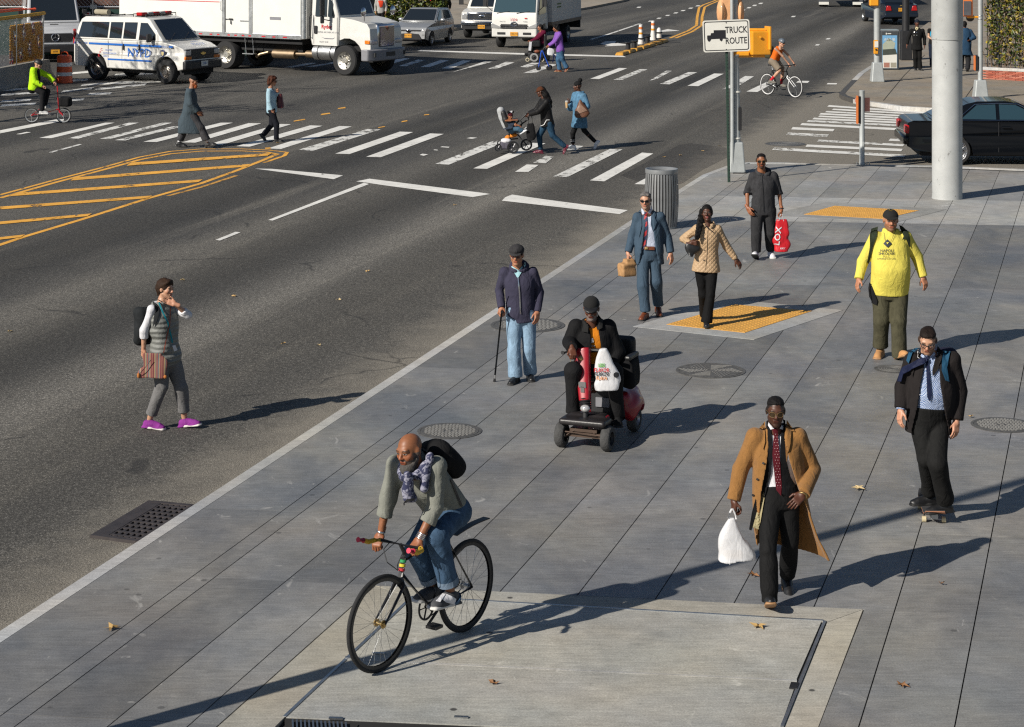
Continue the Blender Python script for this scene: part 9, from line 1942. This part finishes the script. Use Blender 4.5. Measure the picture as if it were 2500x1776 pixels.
P=Person('person in a blue denim jacket and black pompom beanie with a cup',Z7,(1700,1300),ROAD_Z,'dark',True,scale=.98)
P.joints(head=(1622,225,.0),shL=(1590,372,.14),shR=(1735,382,-.14),elL=(1502,590,.12),wrL=(1482,505,.0),elR=(1790,560,-.2),wrR=(1690,680,-.28),hipL=(1625,800,.08),hipR=(1690,805,-.08),knL=(1545,1030,.04),anL=(1545,1225,.06),knR=(1740,985,-.08),anR=(1938,1185,-.05))
P.facing(-112,-92,0,0); P.body(hand=('grip','grip'),palm=((-1,0,0),(0,1,0)),hdir=((0,-.1,1),None),**Tf)
P.pants(cloth('black_leggings',(.008,.008,.009),.7),name='leggings',r=(.088,.062,.045),wr=.006,hem=(.03,.03),seed=231,**Tf); P.top('denim_jacket',cloth('light_denim',(.075,.165,.26),.85,.35),off=.03,sr=(.075,.07,.06),hem=.18,wr=.02,wf=14,seed=233,neck=.06,skirt=[(.0,.2,.16,0,0),(.12,.22,.18,0,0),(.24,.23,.19,0,0)],**Tf)
beanie(P,BLACKC,((0,-.07,.165),.055),lowz=.03,up=.01); SNW=cloth('white_mesh',(.6,.62,.66))
P.shoe('L','sneaker',SNW,SOLE_WH,-95,0,.95); P.shoe('R','sneaker',SNW,SOLE_WH,-95,-60,.95,lift=1)
for k_ in range(2):K,A=P.J['knL'],P.J['anL']; m=MB(); m.cyl(A.lerp(K,.42-k_*.12),A.lerp(K,.45-k_*.12),.056,.057,14,caps=False); m.build('legging_stripe',WHITEC,P.root,smooth=50)
B,o=soft_bag('shoulder_bag','large brown patterned shoulder bag on the person in denim',Z7,P.D-.30,0,[(1670,450,14),(1678,530,50),(1690,620,100),(1700,700,128),(1690,755,95)],pbr('brown_canvas',(.115,.045,.022),.5,0,.35,40,.3,80),.10,.012,None,vox=.014)
m=MB(); mt_=pbr('tan_panel',(.22,.13,.09),.5,0,.3,60); o2=B.patch('panel',mt_,[(1660,500),(1710,560),(1790,640),(1610,705),(1590,690)],off=.008,step=24,parent=o)
B=Bag('iced_cup','iced coffee cup in the hand of the person in denim','cup',Z7,P.D+.0); m=MB(); p_=B.pt(1440,595); m.lathe([(.028,0),(.04,.14),(.042,.16)],16,p_); o=m.build('iced_cup',pbr('iced_coffee',(.50,.33,.17),.3),None,smooth=40); o.location=B.b; tag(o,B.label,'cup'); m=MB(); m.lathe([(.043,.14),(.044,.165),(.03,.18)],16,p_); m.build('lid',pbr('clear_lid2',(.6,.6,.58),.2,alpha=.6),o)
P=Person('small child in a dark knit hat sitting in the pushchair',Z7,(520,1380),ROAD_Z,'brown',True,scale=.62); P.D=P.b.y-.02
P.joints(head=(465,738,-.06),shL=(440,810,-.02),shR=(520,815,-.08),elL=(470,870,-.1),wrL=(530,890,-.14),elR=(560,880,-.14),wrR=(600,895,-.16),hipL=(470,950,0),hipR=(510,950,-.08),knL=(590,955,-.1),anL=(650,1000,-.1),knR=(610,955,-.15),anR=(670,990,-.16))
P.facing(38,25,-6,0); P.body(head_scale=(1.2,1.15,1.1),**Tn); P.top('jacket',cloth('navy_kids_jacket',(.03,.04,.06)),off=.012,sr=(.07,.062,.05),hem=.06,wr=.012,**Tn); P.pants(cloth('kids_jeans',(.05,.10,.15)),name='jeans',r=(.09,.08,.065),wr=.01,**Tn)
o=beanie(P,cloth('maroon_knit',(.06,.01,.014)),lowz=.035); m=MB(); [m.ell(P.H(x,0,.155),(.035,.03,.035))for x in(-.075,.075)]; m.build('pompom',BLACKC,o,smooth=60); P.patch('hat_band',WHITEC,[(440,650),(500,640),(505,670),(440,680)],off=.006,only=('hat',),step=30)
for q in 'LR':P.shoe(q,'sneaker',SNW,SOLE_WH,60,30,1.0,lift=1)
P=Person('cyclist in a lime high-visibility jacket on the red folding bicycle',T1,(400,1080),ROAD_Z,'fair',scale=1.0)
P.joints(head=(334,565,.0),shL=(290,618,-.17),shR=(322,614,.17),elL=(300,715,-.2),wrL=(372,748,-.2),elR=(432,672,.17),wrR=(472,712,.15),hipL=(292,768,-.08),hipR=(296,765,.08),knL=(372,812,-.1),anL=(366,968,-.1),knR=(412,800,.1),anR=(392,918,.1))
P.facing(78,74,-12,0); P.body(hand=('grip','grip'),palm=((0,0,-1),(0,0,-1)),**Tn); P.top('jacket',cloth('lime_hi_vis',(.42,.72,.015),.7),off=.03,sr=(.08,.072,.058),hem=.06,wr=.02,wf=12,seed=243,neck=.06,**Tn); P.pants(cloth('dark_trousers',(.014,.014,.016)),r=(.095,.075,.06),wr=.014,**Tn)
P.patch('inner_shirt',BLACKC,[(330,600),(345,610),(355,690),(345,740),(332,690),(320,620)],off=.01,only=('jacket',),step=20); helmet(P,BLACK); P.shoe('L','sneaker',cloth('grey_trainer',(.4,.4,.4)),SOLE_WH,78,0,lift=1); P.shoe('R','sneaker',MATS['grey_trainer'],SOLE_WH,78,0,lift=1)
P=Person('cyclist in an orange vest, khaki shorts and grey helmet',T4,(170,845),ROAD_Z,'fair',scale=1.0)
P.joints(head=(174,378,-.1),shL=(118,428,-.14),shR=(178,430,.12),elL=(182,492,-.15),wrL=(232,556,-.12),elR=(226,478,.12),wrR=(276,548,.14),hipL=(92,532,-.06),hipR=(122,532,.08),knL=(156,615,-.2),anL=(76,705,-.14),knR=(184,618,.08),anR=(168,735,.06))
P.facing(52,40,-8,6); P.body(hand=('grip','grip'),palm=((0,0,-1),(0,0,-1)),**Tn); P.top('vest',cloth('orange_vest',(.62,.12,.012),.8),off=.012,sleeve='none',hem=.05,wr=.012,seed=253,neck=.07,shw=.15,**Tn); P.pants(cloth('khaki_shorts',(.22,.18,.135)),name='shorts',r=(.11,.098,.09),cut_at=.92,wr=.014,seed=255,**Tn)
helmet(P,pbr('grey_helmet',(.10,.12,.145),.35)); glasses(P,LENS_DARK,BLACK,.024,.016,.006)
for q in 'LR':K,A=P.J['kn'+q],P.J['an'+q]; m=MB(); m.cyl(A.lerp(K,.38),A,.046,.040,14); m.build('red_sock',cloth('red_sock',(.5,.02,.03)),P.root,smooth=50); P.shoe(q,'sneaker',cloth('grey_shoe',(.16,.15,.13)),SOLE_BK,55,0,lift=1)
g=SDF(np.array(P.pt(70,480,.1))-.4,np.array(P.pt(70,480,.1))+.4,.018); g.box(P.pt(62,455,.14),(.10,.14,.2),rotz(.6),rad=.06); worn(P,sdf_obj('backpack',g,cloth('olive_pack',(.05,.05,.03)),None),'olive backpack on the cyclist in orange','backpack')
P=Person('person in a purple top and jeans pushing the blue rollator',Z4,(1770,1240),ROAD_Z,'brown',True,scale=.98)
P.joints(head=(1670,492,0),shL=(1690,590,.14),shR=(1745,596,-.15),elL=(1640,720,.18),wrL=(1545,785,.14),elR=(1660,725,-.2),wrR=(1560,792,-.12),hipL=(1735,860,.09),hipR=(1760,860,-.09),knL=(1715,1035,.0),anL=(1740,1200,.0),knR=(1790,1030,-.05),anR=(1858,1172,-.05))
P.facing(-95,-95,-12,0); P.body(hand=('grip','grip'),palm=((0,0,-1),(0,0,-1)),**Tf); P.pants(cloth('mid_jeans',(.045,.105,.185),.85,.25),name='jeans',r=(.098,.08,.075),wr=.016,**Tf); P.top('fleece',cloth('purple_fleece',(.20,.085,.36),.9),off=.025,sr=(.07,.062,.05),hem=.08,wr=.018,wf=12,neck=.06,**Tf)
P.hair(HAIR_BK,.014,line=.07,kind='curly',noise_=.02,f=50,back=-.08,ears=False); P.shoe('L','clog',LEATHER_BR,SOLE_TAN,-95,0,.95); P.shoe('R','clog',LEATHER_BR,SOLE_TAN,-95,-50,.95,lift=1)
P=Person('person in a maroon hooded top riding the power wheelchair',Z4,(1400,1062),ROAD_Z,'brown',scale=1.0)
P.joints(head=(1405,478,.05),shL=(1420,560,.2),shR=(1470,565,-.12),elL=(1350,650,.2),wrL=(1290,700,.15),elR=(1360,660,-.2),wrR=(1245,712,-.22),hipL=(1440,790,.15),hipR=(1450,795,-.05),knL=(1290,800,.1),anL=(1220,930,.1),knR=(1290,805,-.1),anR=(1215,930,-.08))
P.facing(-92,-95,0,0); P.body(hand=('relax','grip'),**Tn); P.top('hoodie',cloth('maroon_hoodie',(.10,.008,.028),.9),off=.025,sr=(.08,.07,.055),hem=.06,wr=.018,wf=12,**Tn); P.pants(BLACKC,r=(.1,.085,.07),wr=.012,**Tn); P.hair(HAIR_BK,.005,line=.08); [P.shoe(q,'sneaker',BLACKC,SOLE_BK,-92,0,lift=1)for q in 'LR']
P=Person('person in a black double-breasted coat and dark cap on the far corner',Z6,(430,1212),0,'deep',scale=.97)
P.joints(head=(418,400,0),shL=(322,530,0),shR=(512,530,0),elL=(268,655,.04),wrL=(242,768,-.03),elR=(540,655,.04),wrR=(546,782,-.02),hipL=(372,800,0),hipR=(458,800,0),knL=(388,1000,-.04),anL=(392,1165,.02),knR=(458,1000,-.04),anR=(468,1176,-.08))
P.facing(0,-3,-4,0); P.body(hand=('relax','relax'),**Tn); P.pants(cloth('black_work_trousers',(.009,.009,.009)),r=(.095,.08,.075),**Tn); P.top('coat',cloth('black_pea_coat',(.010,.010,.0105)),off=.02,sr=(.07,.062,.055),hem=.13,wr=.012,neck=.07,skirt=[(0,.2,.15,0,0),(.13,.21,.16,0,0),(.2,.215,.16,0,0)],**Tn)
P.patch('scarf',cloth('cream_scarf',(.50,.44,.28)),[(378,468),(440,468),(432,505),(405,530),(388,505)],off=.012,step=20); beanie(P,cloth('navy_knit',(.014,.018,.028)),lowz=.02); P.shoe('L','dress',LEATHER_BK,SOLE_BK,-12); P.shoe('R','dress',LEATHER_BK,SOLE_BK,14)
for x_,y_ in((370,558),(410,562),(365,610),(412,612)):P.patch('button',SILVER,disc(x_,y_,8),off=.012,only=('coat',),step=20)
P=Person('person in a black and turquoise top half hidden by the thick pole',Z6,(680,1160),0,'pale',True,scale=.97)
P.joints(head=(690,395,0),shL=(625,525,.0),shR=(780,525,0),elL=(612,640,0),wrL=(690,690,-.18),elR=(790,640,0),wrR=(720,690,-.18),hipL=(655,760,0),hipR=(740,760,0),knL=(665,960,0),anL=(670,1130,0),knR=(735,960,0),anR=(740,1130,.1))
P.facing(-6,-12,0,0); P.body(**Tf); P.pants(cloth('navy_trousers',(.012,.018,.035)),r=(.098,.078,.068),**Tf); P.top('top',BLACKC,off=.012,sleeve=-.55,sr=(.06,.055,.05),hem=.06,**Tf); P.patch('print',cloth('turquoise_print',(.015,.30,.50)),[(650,545),(712,545),(712,650),(660,660),(640,600)],off=.01,only=('top',),step=20)
P.hair(HAIR_DB,.012,line=.075,kind='crop',back=-.09,ears=False); glasses(P,LENS_DARK,BLACK,.026,.018,.006); [P.shoe(q,'sneaker',BLACKC,SOLE_BK,0)for q in 'LR']
P=Person('person in a blue jacket walking away beside the thick pole',Z6,(1265,1232),0,'deep',scale=1.0)
P.joints(head=(1235,425,0),shL=(1160,530,.0),shR=(1330,545,0),elL=(1130,660,-.05),wrL=(1150,770,.05),elR=(1395,650,-.05),wrR=(1330,690,-.12),hipL=(1190,850,0),hipR=(1280,850,0),knL=(1180,1030,.1),anL=(1180,1180,.2),knR=(1300,1030,.0),anR=(1285,1195,-.15))
P.facing(170,170,0,0); P.body(**Tn); P.pants(cloth('dark_slacks',(.02,.02,.022)),r=(.105,.09,.08),**Tn); P.top('jacket',cloth('blue_work_jacket',(.022,.055,.105)),off=.03,sr=(.078,.07,.06),hem=.20,wr=.02,hp=(.2,.16),skirt=[(0,.22,.17,0,0),(.12,.25,.18,0,.01),(.25,.28,.19,0,.03)],ch=(.19,.14),wa=(.2,.15)); P.hair(HAIR_BK,.004,line=.1); P.shoe('L','dress',LEATHER_BK,SOLE_BK,170); P.shoe('R','dress',LEATHER_BK,SOLE_BK,168,-45,lift=1)
for lab,x,tone,jc,tc,D_,patch in(('person in a pale grey jacket with a red scarf beyond the truck',490,'fair',(.36,.35,.33),(.01,.01,.01),98.0,True),('person in a yellow top beside the shrub',660,'tan',(.62,.42,.02),(.02,.02,.025),104.0,False),('person in a red top and pale jeans beyond the hatchback',1450,'tan',(.42,.03,.04),(.14,.22,.30),103.0,False),('person in a black jacket and grey shorts beyond the hatchback',1595,'tan',(.012,.012,.012),(.24,.24,.25),101.0,False)):
 y0=((F*HC/D_+YH))*7.06; k=7.06*F/D_
 P=Person(lab,Z3,(x,y0),0,tone,scale=.98); J_=lambda dx,z,dy=0.0:(x+dx*k,y0-z*k,dy)
 P.joints(head=J_(0,1.60),shL=J_(-.19,1.40),shR=J_(.19,1.40),elL=J_(-.25,1.14,.03),wrL=J_(-.24,.92,-.05),elR=J_(.25,1.14,.03),wrR=J_(.24,.92,-.05),hipL=J_(-.09,.90),hipR=J_(.09,.90),knL=J_(-.10,.50,-.06),anL=J_(-.10,.09,.1),knR=J_(.10,.50,-.04),anR=J_(.10,.09,-.15))
 P.facing(0 if patch else 180); P.body(**Tn); P.top('jacket',cloth('walker_top_%d'%x,jc),off=.02,sr=(.07,.062,.052),hem=.12,**Tn); sh_='shorts' in lab; P.pants(cloth('walker_trousers_%d'%x,tc),name='shorts' if sh_ else 'trousers',r=(.1,.085,.078),cut_at=.85 if sh_ else None,**Tn); P.hair(HAIR_BK,.006)
 if patch:P.patch('scarf',cloth('red_scarf',(.55,.05,.02)),[(x-45,y0-1.42*k),(x+45,y0-1.42*k),(x+30,y0-1.15*k),(x-15,y0-1.1*k)],off=.015,step=20,only=('jacket',))
 [P.shoe(q,'sneaker',BLACKC,SOLE_BK,0 if patch else 180)for q in 'LR']
